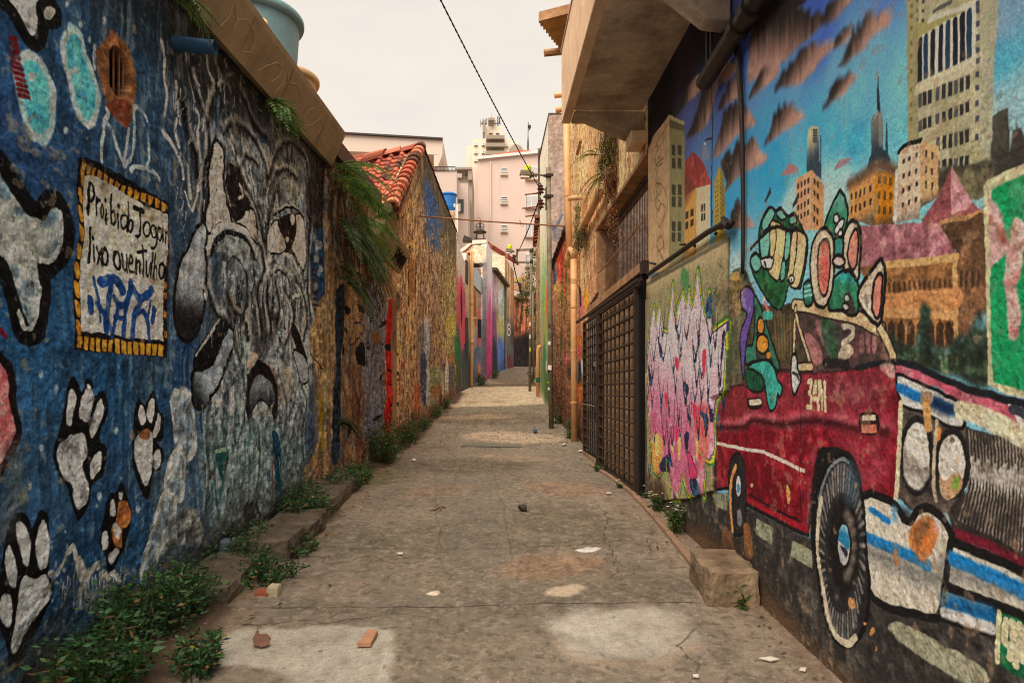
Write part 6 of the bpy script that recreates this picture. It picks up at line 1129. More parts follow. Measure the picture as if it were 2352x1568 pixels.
for i in range(38):
    y = 7.34 + i * (3.24 / 37); subpart(wb, 'bar', M_BAR, MB().tube([(1.80, y, 2.96), (1.80, y, 4.06)], .004, 6))
part(T_OCHRE, 'stay_wire', M_LEDGE, MB().tube(wpt(O_W, 'WN 1065,975 740,1370 565,1568', .02) + wpt(O_W, 'Q1 370,160', .02), .012, 6))
part(T_OCHRE, 'stay_rod', M_LEDGE, MB().tube(wpt(O_W, 'Q1 480,415 530,270 600,130 655,0', .02), .010, 6))
part(T_OCHRE, 'ledge', M_LEDGE, MB().box((1.60, 7.3, 2.85), (1.90, 11.3, 2.955)), bevel=.006)
part(T_OCHRE, 'bracket_plate', M_IRON, MB().box((1.60, 7.16, 2.82), (1.668, 7.29, 2.955)))
m = MB(); m.hexa(wpt(O_W, 'Q1 230,610 250,600 370,430 365,400', .03), (.02, 0, 0)); part(T_OCHRE, 'brace', M_IRON, m)
def ringed(t, nm, pts, r, mt, rings, lab=None):
    o = part(t, nm, mt, MB().tube(pts, r, 16), lab, smooth=True)
    for a, b in rings: subpart(o, 'clamp', mt, MB().tube([a, b], r * 1.13, 16))
    return o
def vp(x, z0, z1, y): return [Vector((x, y, z0)), Vector((x, y, z1))]
zb = gz(12.5)
ringed(T_OCHRE, 'downpipe', [Vector((1.555, 12.55, zb - .05)), Vector((1.545, 12.55, 2.6)), Vector((1.54, 12.55, 4.02))], .058, M_PVC, [(Vector((1.545, 12.55, z)), Vector((1.545, 12.55, z + .03))) for z in (1.35, 2.3, 3.1, 3.55, 3.6)])
ringed(T_OCHRE, 'upper_downpipe', [Vector((1.515, 12.9, 3.9)), Vector((1.47, 12.9, 5.2)), Vector((1.44, 12.9, 7.3))], .062, M_PVC, [(Vector((1.468, 12.9, z)), Vector((1.466, 12.9, z + .03))) for z in (5.25,)])
part(T_OCHRE, 'pipe_elbow', M_PVC, MB().tube([Vector((1.54, 12.55, 4.0)), Vector((1.54, 12.55, 4.12)), Vector((1.50, 12.7, 4.2)), Vector((1.47, 12.8, 4.1)), Vector((1.46, 12.85, 3.9))], .062, 12), smooth=True)
o = part(T_OCHRE, 'side_pipe', M_PVC, MB().tube([Vector((1.57, 9.75, 4.42)), Vector((1.57, 11.85, 4.33)), Vector((1.60, 12.05, 4.33)), Vector((1.66, 12.05, 4.33))], .062, 14), smooth=True)
part(T_OCHRE, 'pipe_tee', M_PVC, MB().tube([Vector((1.30, 11.3, 4.76)), Vector((1.54, 11.3, 4.78)), Vector((1.57, 11.3, 4.74)), Vector((1.57, 11.3, 4.35))], .04, 10), smooth=True)
part(T_OCHRE, 'roof_spout', M_PVC, MB().tube([Vector((1.25, 12.9, 6.87)), Vector((1.6, 12.9, 6.95))], .055, 12), smooth=True)
part(T_OCHRE, 'roof_stub', M_PVC, MB().tube([Vector((1.22, 12.9, 7.15)), Vector((1.7, 12.9, 7.2))], .05, 10))
part(T_OCHRE, 'wall_strut', M_LEDGE, MB().tube(wpt(O_W, 'WN 275,0 225,180', .06), .03, 8))
part(T_OCHRE, 'roof_slab', M_CONC, MB().box((1.6, 7.2, 7.6), (6, 15.3, 7.7)))
# gate
T_GATE = thing('iron_gate', (1.56, 7.3, gz(7.3)), 'dark iron lattice gate backed by brown sheet panels', 'gate')
gb = .47
def leaf(nm, y0, y1, x, nvb, z0):
    fr = MB(); fr.box((x - .014, y0, z0), (x + .03, y0 + .07, 2.70)); fr.box((x - .014, y1 - .05, z0), (x + .03, y1, 2.70)); fr.box((x - .012, y0 + .07, 2.665), (x + .028, y1 - .05, 2.70)); fr.box((x - .025, y0 + .07, z0), (x + .045, y1 - .05, z0 + .07))
    fo = part(T_GATE, nm, M_IRON, fr)
    for i in range(1, nvb): 
        y = y0 + .07 + (y1 - y0 - .12) * i / nvb; subpart(fo, 'upright', M_IRON, MB().box((x - .006, y - .014, z0 + .07), (x + .008, y + .014, 2.64)))
    for i in range(1, 15):
        z = z0 + .04 + (2.68 - z0 - .04) * i / 15
        subpart(fo, 'crossbar', M_IRON, MB().hexa([(x - .026, y0 + .07, z - .008), (x + .002, y0 + .07, z - .010), (x + .002, y0 + .07, z + .008), (x - .026, y0 + .07, z + .010)], (0, y1 - y0 - .12, 0)))
    return fo
leaf('sliding_leaf', 7.28, 9.72, 1.56, 8, gb); leaf('wicket_leaf', 9.76, 11.24, 1.545, 6, gb + .06)
pn = part(T_GATE, 'backing_panel', M_PANEL, MB().box((1.645, 7.36, gb - .1), (1.66, 11.2, 2.74)))
for i in range(19):
    y = 7.5 + i * .2; subpart(pn, 'rib', M_PANEL, MB().hexa([(1.615, y, gb), (1.615, y + .085, gb), (1.644, y + .11, gb), (1.644, y - .02, gb)], (0, 0, 2.25)))
for (y, z, s_) in ((9.95, 2.2, .24), (10.5, 1.95, .34), (10.35, 1.72, .3), (10.2, 1.22, .4)): part(T_GATE, 'patch_sheet', M_PANEL, MB().box((1.578, y, z), (1.584, y + s_, z + .17)))
part(T_GATE, 'lock_box', M_STEEL, MB().box((1.49, 9.78, 1.93), (1.53, 9.86, 2.0)), bevel=.006)
part(T_GATE, 'latch_rod', M_STEEL, MB().tube([Vector((1.51, 9.85, 1.36)), Vector((1.51, 11.1, 1.37))], .012, 6))
for y in (9.8, 11.18): part(T_GATE, 'foot_post', M_IRON, MB().box((1.52, y, gz(y) - .05), (1.56, y + .05, gb + .1)))
part(T_GATE, 'kick_board', M_PANEL, MB().box((1.512, 9.8, gb + .02), (1.522, 11.22, gb + .14)))
part(T_GATE, 'slide_rail', M_IRON, MB().hexa([(1.515, 7.05, 2.715), (1.545, 7.05, 2.71), (1.55, 7.05, 2.75), (1.515, 7.05, 2.75)], (0, 5.0, .05)))
part(T_GATE, 'post', M_BLACK, MB().box((1.59, 7.205, gb - .1), (1.64, 7.29, 2.75)))  # black strip added for the gap's shade beside the mural wall
kb = MB(); kb.hexa([(1.46, 3.3, gz(3.3) - .05), (1.52, 3.3, gz(3.3) - .05), (1.52, 3.3, gz(3.3) + .03), (1.46, 3.3, gz(3.3) + .02)], (0, 0, 0.0001)); 
kb = MB()
pts = [(1.47, 4.9), (1.50, 5.6), (1.52, 6.4), (1.53, 7.4), (1.50, 8.6), (1.44, 9.7)]
for (x0, y0), (x1, y1) in zip(pts[:-1], pts[1:]): kb.beam((x0, y0, gz(y0) + .005), (x1, y1, gz(y1) + .005), .055, .06)
solo(kb, 'kerb_edge', M_RUST and mat('red_earth_cement', (142, 114, 92), .95, .3, 8, .5, 40), 'thin reddish cement edging along the foot of the gate and mural', 'edging', bevel=.012)
# ================================================================ right: brown wall, tall house
def quick(W, n, nv, zb, zt, samples, seed, rough=.02, warp=.2, p=3, streak=.5, dark=(60, 44, 32), da=.5, dots=.3):
    c = Canvas(W, W.us(n) if W.d[1] > .2 else np.linspace(0, W.L, n), zb, zt, nv, seed=seed, rough=rough)
    c.idw(samples, p=p, warp=warp); c.mod(1 + .4 * c.n1 + .2 * c.big + streak * c.st)
    if da: c.mix(sstep(.54, .66, fbm(c.U * 16, c.V * 3.2, 4, seed + 50)) * da, dark)
    c.grain(.2, 40, 8)
    return c
T = thing('brown_wall', (1.5, 15, gz(15)), 'rough brown wall with sloping black coping behind the grey pole', 'wall')
W = Wall((1.585, 13.9), (1.43, 16.25), -1)
c = quick(W, 90, 420, lambda u: gz(u + 13.9) - .1, lambda u: 4.86 - .22 * u, [('RR 740,500', (186, 90, 60)), ('RR 700,650', (150, 110, 90)), ('RR 770,400', (200, 90, 60)), ('RR 720,800', (176, 132, 70)), ('RR 790,800', (140, 110, 60)), ('RR 700,1000', (150, 108, 76)), ('RR 750,1300', (140, 96, 66)), ('P7 790,200', (120, 84, 60)), ('P7 820,600', (120, 74, 50)), ('P7 820,900', (84, 54, 40))], 83, streak=.8, da=.7)
for q, col in (('RR 730,420 745,420 740,720 728,700', (226, 60, 36)), ('RR 760,400 775,390 770,700 755,700', (220, 50, 40)), ('RR 700,550 715,540 712,680 700,690', (60, 70, 120)), ('RR 665,620 690,610 695,760 668,760', (56, 64, 100)), ('RR 770,860 800,850 800,960 775,950', (90, 110, 50)), ('RR 680,760 760,740 760,840 690,840', (206, 160, 80)), ('P7 830,60 870,50 870,140 840,150', (70, 84, 50)), ('RR 800,540 820,520 822,900 805,900', (196, 90, 60)), ('P7 910,280 935,270 938,380 915,360', (226, 70, 120))): c.poly(q, col, soft=.06, a=.85, wear=.5, warp=3, tex=.4)
c.Z += c.n1 * .04 + c.st * .04; c.mesh('wall', M_ROUGH, .25, T, 1.25)
m = MB(); m.hexa([W.p0.tolist() + [4.86], (1.50, 13.9, 4.86), (1.62, 13.9, 5.05), (1.8, 13.9, 4.86)], Vector((1.43 - 1.585, 2.35, -.52))); part(T, 'coping', M_BLACKPIPE, m)
m = MB()
for i in range(9):
    f = i / 9; m.box((1.52 - .15 * f, 13.9 + 2.35 * f, 4.83 - .52 * f), (1.75 - .15 * f, 13.9 + 2.35 * f + .22, 4.93 - .52 * f + rnd.uniform(0, .05)))
part(T, 'coping_stones', M_STONE, m)
T_TALL = thing('tall_house', (1.42, 16.3, gz(16)), 'narrow tall house with grey end wall and green and orange paint low down', 'house')
W = Wall((1.415, 16.3), (1.53, 20.9), -1)
c = quick(W, 70, 420, lambda u: gz(u + 16.3) - .1, lambda u: 8.15 + .12 * u, [('RR 560,100', (240, 216, 182)), ('C5 1950,500', (244, 220, 186)), ('C5 1990,300', (244, 220, 186)), ('C5 2010,200', (244, 220, 186)), ('C5 1950,800', (242, 218, 184)), ('RR 540,20', (240, 216, 182)), ('RR 560,260', (236, 214, 180)), ('RR 550,450', (160, 196, 130)), ('RR 560,650', (150, 190, 120)), ('RR 545,900', (130, 170, 100)), ('RR 590,1000', (226, 140, 80)), ('RR 560,1200', (156, 176, 90)), ('RR 580,1450', (170, 180, 80)), ('P7 610,200', (60, 140, 100)), ('P7 650,150', (150, 170, 90)), ('P7 620,500', (80, 120, 60)), ('P7 650,700', (70, 110, 50)), ('P7 640,900', (90, 120, 70)), ('RR 540,1450', (200, 150, 130))], 91, streak=.3, da=.12)
c.poly('RR 570,720 582,700 592,900 600,1300 590,1260 575,950', (240, 120, 40), soft=.1, sm=0, warp=2); c.poly('RR 584,560 592,520 596,900 586,800', (220, 216, 206), soft=.08, sm=0); c.line('RR 586,560 590,900', .1, (60, 60, 60), a=.5); c.poly('P7 640,330 655,330 650,470 640,470', (210, 206, 190), soft=.1, warp=3); c.poly('P7 600,120 640,100 640,330 605,330', (40, 130, 110), soft=.15, a=.6, warp=4)
dz = c.V - np.array([gz(u + 16.3) for u in c.us])[None]; c.mix(sstep(.3, .02, dz + .4 * c.big), (190, 176, 150)); c.mesh('lane_wall', M_FAR, .2, T_TALL, 1.25)
W = Wall((1.412, 16.275), (5.0, 16.275), 1)
c = quick(W, 120, 260, lambda u: 2, lambda u: 8.15, [('C5 2050,250', (160, 134, 116)), ('C5 2090,600', (172, 150, 134)), ('C5 2070,900', (176, 152, 136)), ('C5 2060,1200', (170, 146, 128)), ('C5 2120,400', (152, 128, 110))], 93, streak=.2, da=.1)
B_ = (70, 84, 120)
for q, w in (('C5 2040,1145 2070,1130 2110,1060 2130,1030', .05), ('C5 2120,1175 2165,1130', .04), ('C5 2045,1160 2060,1150 2095,1165 2100,1190 2080,1210 2060,1205 2055,1185 2070,1175', .03), ('C5 2050,1200 2060,1230 2100,1235 2125,1225', .025), ('C5 2040,1130 2045,1170', .03)): c.line(q, w, B_, soft=.04, a=.8)
c.mix(sstep(.2, .26, c.n1 + .5 * c.big) * .4, (206, 186, 166)); c.mesh('end_wall', M_FAR, .2, T_TALL, 1.2)
part(T_TALL, 'roof_edge', M_IRON, MB().hexa([(1.40, 16.27, 8.15), (6, 16.27, 8.15), (6, 16.27, 8.19), (1.40, 16.27, 8.19)], (.1, 4.7, .55)))
T = thing('far_side_wall', (1.6, 22, gz(22)), 'rough narrow wall end with a broken tile edge beyond the green paint', 'wall')
W = Wall((1.53, 20.95), (1.72, 25.5), -1)
c = quick(W, 40, 260, lambda u: gz(u + 20.9) - .1, lambda u: 6.75, [('RR 500,700', (176, 136, 100)), ('RR 500,1000', (140, 104, 76)), ('RR 510,1400', (120, 84, 60)), ('P7 575,200', (130, 90, 70)), ('P7 540,300', (150, 150, 90)), ('RR 500,400', (190, 150, 110))], 97, streak=.8, da=.6)
c.Z += c.st * .06; c.mesh('wall', M_ROUGH, .25, T, 1.2)
part(T, 'upper_pier', M_STONE, MB().box((1.50, 20.98, 6.7), (1.75, 21.3, 9.0)))
m = MB()
for i in range(10): cap_tile(m, Vector((1.42 + .02 * i, 21.0 + i * .42, 6.78 + rnd.uniform(-.03, .03))), Vector((0, 1, 0)), Vector((.9, 0, .35)).normalized(), Vector((-.3, 0, .9)), .5, .16, lincol((120, 60, 44), .2))
part(T, 'tile_edge', M_TILE, m)
for i, (z, dx) in enumerate(((7.62, -.42), (7.20, -.5), (6.95, -.40))): part(T, 'iron_stub', M_RUST, MB().tube([Vector((1.6, 21.1, z + .06)), Vector((1.5 + dx, 21.1, z))], .025, 6))
# ================================================================ left far houses
T_PIPEH = thing('white_house', (-.8, 22, gz(22)), 'white house with pink painted foot, cream downpipe and dark sheet window', 'house')
W = Wall((-1.06, 20.12), (-.33, 25.2), 1)
def ztd(u):
    y = 20.12 + u
    return 6.25 - .30 * (y - 20.1) if y < 22.2 else 6.05
c = quick(W, 110, 420, lambda u: gz(u + 20.1) - .15, ztd, [('Z7 330,150', (230, 208, 194)), ('Z7 330,400', (222, 196, 182)), ('Z7 340,700', (206, 84, 106)), ('Z7 330,1000', (212, 80, 112)), ('Z7 350,1250', (74, 78, 84)), ('Z7 300,1100', (40, 110, 74)), ('Z7 300,700', (210, 90, 110)), ('Z7 300,1300', (80, 84, 60)), ('Z7 320,1450', (84, 78, 72)), ('Z7 385,650', (220, 190, 160)), ('Z7 420,600', (214, 190, 160)), ('Z7 415,700', (130, 170, 150)), ('Z7 445,760', (170, 96, 60)), ('Z7 430,950', (216, 214, 206)), ('Z7 420,1100', (200, 206, 200)),
    ('Z7 485,790', (226, 120, 96)), ('Z7 485,1050', (230, 106, 116)), ('Z7 485,1130', (56, 130, 150)), ('Z7 485,1190', (124, 110, 160)), ('Z7 485,1290', (232, 150, 110)), ('Z7 485,1380', (30, 28, 30)), ('Z7 435,1250', (92, 124, 166)), ('Z7 405,1350', (76, 84, 84)), ('Z7 470,700', (190, 176, 150)), ('Z7 370,1150', (64, 66, 72))], 101, warp=.15, p=4, streak=.3, da=.06)
for q, col in (('Z7 312,480 330,470 345,620 358,1000 350,1100 320,1050 308,760', (212, 84, 108)), ('Z7 318,640 330,560 335,800 325,900', (60, 40, 44)), ('Z7 405,640 418,650 420,830 408,830', (86, 130, 90)), ('Z7 440,620 455,640 455,780 442,780', (186, 96, 50))): c.poly(q, col, soft=.12, warp=2)
for q in ('Z7 410,880 430,1000 445,1200', 'Z7 450,850 445,1050 460,1180', 'Z7 430,1090 445,1150 465,1100', 'Z7 460,800 470,900', 'Z7 320,1130 335,1300', 'Z7 350,1070 372,1100 365,1200'): c.line(q, .05, (40, 40, 46), soft=.04)
c.line('Z7 325,1140 327,1440', .10, (70, 110, 124), soft=.06); c.mesh('wall', M_FAR, .25, T_PIPEH, 1.25)
def plate(W, s_, off, th):
    m = MB(); n = Vector((W.n[0], W.n[1], 0)); return m.hexa(wpt(W, s_, off), n * th)
wn = part(T_PIPEH, 'sheet_window', M_GLASSD, plate(W, 'Z7 410,345 440,362 505,490 505,620 410,525', .0, .05))
subpart(wn, 'awning', M_RIB, plate(W, 'Z7 408,345 440,338 460,360 440,380', .02, .25))
for s_ in ('Z7 362,310 386,330 384,540 360,515', 'Z7 358,830 386,830 384,1045 358,1045'): part(T_PIPEH, 'window_recess', mat('brown_dark_window', (66, 48, 40), .6, .2, 5, 0), plate(W, s_, -.02, .03))
part(T_PIPEH, 'door', M_BLACK, plate(W, 'Z7 474,840 500,845 500,1010 474,1005', -.0, .02))
pts = wpt(W, 'Z7 397,240 397,500 397,1000 392,1440', .09)
ringed(T_PIPEH, 'downpipe', [pts[0] + Vector((-.02, -.0, .0))] + pts, .055, M_PVC, [(p + Vector((0, 0, -.02)), p + Vector((0, 0, .02))) for p in wpt(W, 'Z7 397,490 396,700 394,1050', .09)])
part(T_PIPEH, 'pipe_branch', M_PVC, MB().tube(wpt(W, 'Z7 400,840 430,838', .1), .05, 8))
m = MB()
for j in range(14):
    for i in range(4): cap_tile(m, Vector((-1.25 - i * .42, 21.9 + j * .24, 6.15 + i * .14)), Vector((0, 1, 0)), Vector((-.95, 0, .3)).normalized(), Vector((.3, 0, .95)), .5, .13, tilecol())
part(T_PIPEH, 'roof', M_TILE, m)
part(T_PIPEH, 'hood', M_IRON, MB().hexa([at(1062, 552, 21.5), at(1084, 552, 21.5), at(1082, 546, 21.5), at(1066, 540, 21.5)], (0, .4, 0)))
M_PINK2C = mat('cream_chimney', (226, 200, 176), .9, .08, 3, .05)
# iron chimney lantern
pz = at(1102.6, 551, 27.0)
t = thing('chimney_lantern', pz, 'small black iron lantern with scroll top on the roof ridge', 'lantern')
m = MB(); x, y, z = pz
for sx in (-.16, .16):
    for sy in (-.16, .16): m.tube([(x + sx, y + sy, z), (x + sx * .85, y + sy * .85, z + .28)], .025, 6)
part(t, 'cage', M_IRON, m); part(t, 'base', M_IRON, MB().box((x - .24, y - .24, z - .08), (x + .24, y + .24, z)).box((x - .2, y - .2, z - .3), (x + .2, y + .2, z - .08)))
part(t, 'roof', M_IRON, MB().lathe((x, y, z + .28), [(.26, 0), (.27, .03), (.15, .12), (.04, .2), (.03, .42), (.0, .48)], 12))
for sg in (-1, 1): part(t, 'scroll', M_IRON, MB().tube([(x + sg * (.06 + .1 * math.sin(a)), y, z + .42 + .09 * (1 - math.cos(a)) + .02 * a) for a in np.linspace(0, 4.6, 10)], .016, 5))
part(t, 'finial_bar', M_IRON, MB().tube([(x - .14, y, z + .52), (x + .14, y, z + .52)], .014, 5))
part(t, 'chimney', M_PINK2C, MB().box((x - .2, y - .2, z - .6), (x + .2, y + .2, z - .3)))
T = thing('pink_gable_house', (-.1, 26, gz(26)), 'tall white house with hot pink painted lower wall and small tiled gable', 'house')
W = Wall((-.12, 25.6), (.10, 28.0), 1)
c = quick(W, 40, 360, lambda u: gz(u + 25.6) - .15, lambda u: 7.2, [('Z7 575,200', (236, 224, 216)), ('Z7 580,450', (234, 222, 218)), ('Z7 575,620', (232, 190, 200)), ('Z7 580,720', (214, 84, 128)), ('Z7 580,900', (206, 72, 118)), ('Z7 575,1200', (190, 58, 110)), ('Z7 590,1320', (170, 50, 96)), ('Z7 600,600', (220, 206, 204))], 111, warp=.05, p=4, streak=.25, da=.04)
rg = random.Random(8)
for i in range(12): x = rg.uniform(558, 605); c.line('Z7 %.0f,%.0f %.0f,%.0f' % (x, rg.uniform(540, 620), x, rg.uniform(640, 720)), .05, (214, 84, 128), soft=.05)
c.poly('Z7 606,200 640,260 640,560 610,520', (70, 70, 72), soft=.2, warp=2); c.mesh('wall', M_FAR, .2, T, 1.25)
W = Wall((-1.25, 25.57), (-.125, 25.57), 1)
c = quick(W, 60, 300, lambda u: 2, lambda u: 7.0 - max(0, .62 - u) * .75 - max(0, u - .75) * .1, [('Z7 450,300', (226, 200, 160)), ('Z7 500,300', (220, 196, 160)), ('Z7 480,420', (224, 200, 164)), ('Z7 530,500', (210, 204, 196)), ('Z7 540,330', (170, 160, 146)), ('Z7 520,700', (190, 196, 204)), ('Z7 530,1000', (120, 120, 126)), ('Z7 530,1250', (90, 90, 94)), ('Z7 550,600', (206, 206, 212))], 113, warp=.05, streak=.3, da=.05)
for x in (522, 534, 546): c.line('Z7 %d,340 %d,1330' % (x, x), .05, (84, 82, 84), soft=.05, a=.7)
c.mesh('end_wall', M_FAR, .2, T, 1.25)
m = MB()
for i in range(7): cap_tile(m, Vector((-1.12 + i * .075, 25.5, 6.5 + i * .075)), Vector((.7, 0, .7)), Vector((0, 1, 0)), Vector((-.7, 0, .7)), .8, .07, tilecol())
for i in range(8): cap_tile(m, Vector((-1.32 + i * .08, 25.2, 6.15 + i * .06)), Vector((.8, 0, .6)), Vector((0, 1, 0)), Vector((-.6, 0, .8)), .4, .08, lincol((150, 62, 50)))
part(T, 'roof', M_TILE, m); part(T, 'gable_board', M_WHITE, MB().hexa([(-1.34, 25.3, 5.98), (-.72, 25.3, 6.42), (-.72, 25.3, 6.55), (-1.34, 25.3, 6.1)], (0, .12, 0)))
part(T, 'parapet', M_WHITE, MB().hexa([(-1.25, 25.58, 6.62), (-.6, 25.58, 7.06), (-.12, 25.58, 7.1), (-.12, 25.58, 7.22), (-.62, 25.58, 7.2), (-1.25, 25.58, 6.75)], (0, .3, 0)))
T = thing('pale_striped_house', (.4, 29, gz(29)), 'low pale green wall with yellow drips and blue foot beside the pink wall', 'house')
W = Wall((.10, 28.05), (.72, 31.3), 1)
c = quick(W, 60, 300, lambda u: gz(u + 28.05) - .15, lambda u: 6.55 - .06 * u, [('Z7 625,600', (190, 150, 160)), ('Z7 625,900', (130, 70, 104)), ('Z7 622,1150', (40, 40, 46)), ('Z7 622,1280', (40, 40, 40)), ('Z7 680,500', (220, 186, 146)), ('Z7 680,600', (206, 220, 206)), ('Z7 680,800', (180, 190, 166)), ('Z7 690,900', (170, 166, 96)), ('Z7 660,900', (176, 160, 90)), ('Z7 670,1100', (80, 112, 176)), ('Z7 690,1180', (72, 104, 166)), ('Z7 690,1270', (60, 80, 120)), ('Z7 712,700', (160, 176, 160))], 121, warp=.1, p=4, streak=.6, da=.3)
c.mesh('wall', M_FAR, .2, T, 1.25); part(T, 'coping', M_STONE, MB().hexa([(.05, 28.05, 6.5), (.3, 28.05, 6.5), (.3, 28.05, 6.62), (.05, 28.05, 6.62)], (.62, 3.3, -.2)))
part(T, 'corner_pipe', M_STEEL, MB().tube(wpt(W, 'Z7 712,530 712,1290', .06), .05, 8))
T = thing('beige_striped_house', (.8, 31.5, gz(31)), 'tall beige house with brown vertical drip stripes and red tile eaves', 'house')
W = Wall((.70, 31.4), (1.15, 32.6), 1)
c = quick(W, 50, 320, lambda u: gz(u + 31.4) - .15, lambda u: 7.7 - .35 * u, [('Z7 750,350', (206, 166, 120)), ('Z7 750,550', (196, 150, 104)), ('Z7 750,750', (170, 124, 92)), ('Z7 750,900', (120, 104, 92)), ('Z7 750,1100', (92, 94, 92)), ('Z7 740,1230', (100, 52, 52)), ('Z7 790,1000', (70, 62, 56))], 131, warp=.1, streak=.5, da=.1)
for i in range(22): x = rg.uniform(712, 800); c.line('Z7 %.0f,%.0f %.0f,%.0f' % (x, rg.uniform(280, 400), x + 2, rg.uniform(500, 900)), .05, rg.choice(((110, 84, 60), (216, 190, 150), (160, 100, 60))), soft=.05, a=.8)
c.ring('Z7 752,910', (12, 22), .05, (214, 206, 196)); c.ring('Z7 752,960', (14, 26), .05, (214, 206, 196)); c.mesh('lane_wall', M_FAR, .2, T, 1.25)
W = Wall((-.6, 31.37), (.695, 31.37), 1); c = quick(W, 40, 120, lambda u: 2.5, lambda u: 8.1 - .3 * u, [('Z7 670,350', (222, 188, 156)), ('Z7 690,450', (216, 180, 150))], 133, da=0, streak=.1); c.mesh('end_wall', M_FAR, .2, T, 1.25)
m = MB()
a, b = at(1117, 563, 31.1), at(1182, 603, 31.6)
for i in range(9):
    p = a.lerp(b, i / 9); cap_tile(m, p, Vector((.15, .0, .2)), (b - a).normalized(), Vector((0, -.5, .85)), .42, .20, tilecol())
    cap_tile(m, p + Vector((-.2, .6, .28)), Vector((.15, .0, .2)), (b - a).normalized(), Vector((0, -.5, .85)), .42, .20, tilecol())
part(T, 'roof', M_TILE, m)
T = thing('rusty_shed', (1.8, 33, gz(33)), 'building darker towards the bottom with orange rust streaks closing the end of the alley', 'building')
W = Wall((1.08, 33.2), (2.6, 33.0), 1)
c = quick(W, 120, 300, lambda u: gz(33) - .3, lambda u: 6.15 - .25 * u, [('Z7 830,700', (176, 110, 66)), ('Z7 880,720', (206, 132, 88)), ('Z7 900,800', (200, 120, 78)), ('Z7 860,900', (180, 104, 66)), ('Z7 850,1050', (36, 30, 28)), ('Z7 900,1150', (34, 30, 30)), ('Z7 840,1230', (40, 36, 34)), ('Z7 920,1050', (30, 26, 26)), ('Z7 820,950', (120, 70, 50))], 141, warp=.2, p=4, streak=.9, da=.2)
for q in ('Z7 812,640 822,630 826,960 815,950', 'Z7 858,640 885,630 880,760 860,900 850,960 840,930 860,760', 'Z7 905,660 914,660 912,970 902,970', 'Z7 815,640 850,650 840,800'): c.poly(q, (40, 28, 24), soft=.15, sm=0, warp=3)
c.mesh('wall', M_FAR, .25, T, 1.2); part(T, 'roof_edge', M_RUST, MB().hexa([(1.05, 33.1, 6.1), (2.6, 32.9, 5.75), (2.6, 32.9, 5.85), (1.05, 33.1, 6.2)], (0, .5, 0)))
part(T, 'shutter', M_LEDGE, MB().hexa([at(1180, 665, 35), at(1215, 672, 35), at(1215, 630, 35), at(1180, 640, 35)], (0, .2, 0)))
# ================================================================ poles, lamps, wires
def lamp(t, p, q, s=1.0):
    d = (q - p)
    h = part(t, 'lamp_head', M_STEEL, MB().beam(p.lerp(q, .35), q, .16 * s, .09 * s, col=None).beam(p.lerp(q, .12), p.lerp(q, .45), .07 * s, .06 * s), bevel=.01)
    subpart(h, 'bulb_cover', M_WHITE, MB().beam(p.lerp(q, .55) - Vector((0, 0, .06 * s)), p.lerp(q, .98) - Vector((0, 0, .07 * s)), .12 * s, .05 * s))
    c_ = p.lerp(q, .62) + Vector((0, 0, .045 * s)); subpart(h, 'photocell', M_LIME, MB().lathe(c_, [(.05 * s, 0), (.06 * s, .03 * s), (.06 * s, .10 * s), (.04 * s, .12 * s)], 12))
def insul(t, p, r=.07):
    part(t, 'insulator', M_PORC, MB().lathe(p - Vector((0, 0, .09)), [(.03, 0), (r, .02), (r * .5, .06), (r, .1), (r * .5, .13), (r * .8, .16), (.03, .18)], 12))
g = gz(14.0)
P1 = thing('street_pole', (1.25, 14, g), 'tall grey steel lamp pole with stickers standing by the gate downpipe', 'lamp post')
part(P1, 'post', M_STEEL, MB().tube([(1.262, 14, g - .1), (1.235, 14, 3.2), (1.20, 14, 6.15)], [.052, .050, .048], 16), smooth=True)
part(P1, 'arm', M_STEEL, MB().tube([(1.2, 14, 5.98), (.98, 13.98, 6.0)], .022, 8))
lamp(P1, Vector((1.02, 13.98, 5.98)), Vector((.62, 13.94, 6.02)), 1.05)
for z in (5.98, 5.55): part(P1, 'clamp', M_IRON, MB().lathe((1.203, 14, z - .04), [(.062, 0), (.062, .08)], 14).box((1.16, 13.92, z - .02), (1.30, 13.96, z + .03)).box((1.10, 13.96, z - .02), (1.14, 14.02, z + .02)))
part(P1, 'spacer', M_IRON, MB().box((1.14, 13.975, 5.28), (1.165, 14.02, 5.75)))
for z in (5.70, 5.40):
    part(P1, 'insulator_bracket', M_IRON, MB().tube([(1.18, 14, z), (1.02, 13.98, z - .01)], .012, 6).tube([(1.04, 13.98, z - .13), (1.04, 13.98, z + .13)], .012, 6)); insul(P1, Vector((1.04, 13.98, z)), .075)
for z, w, m_ in ((2.55, .07, M_WHITE), (2.05, .10, M_WHITE), (1.98, .05, M_BLACK), (1.62, .05, M_WHITE), (1.75, .03, M_LIME), (2.9, .08, M_PORC)):
    m = MB(); n = 7
    for j in range(n + 1):
        a = math.radians(200 + j * (100 * w / .1) / n); m.v += [(1.24 + .0535 * math.cos(a), 14 + .0535 * math.sin(a), z - w * .5), (1.24 + .0535 * math.cos(a), 14 + .0535 * math.sin(a), z + w * .5)]
    m.f += [(2 * j, 2 * j + 2, 2 * j + 3, 2 * j + 1) for j in range(n)]; part(P1, 'sticker', m_, m)
g = gz(21.5)
P2 = thing('street_pole', (1.26, 21.5, g), 'thinner pole with square steel bracket frame and lamp in mid alley', 'lamp post')
part(P2, 'post', M_STEEL, MB().tube([(1.26, 21.5, g - .1), (1.275, 21.5, 3.5), (1.32, 21.5, 6.05)], [.045, .04, .038], 12), smooth=True)
m = MB(); A = lambda s_: at(*k('Z7 ' + s_)[0], 21.5)
m.beam(A('820,224'), A('950,220'), .05, .06).beam(A('818,334'), A('950,334'), .05, .06).beam(A('824,216'), A('824,340'), .06, .05, up=(0, 1, 0)); part(P2, 'bracket_frame', M_STEEL, m)
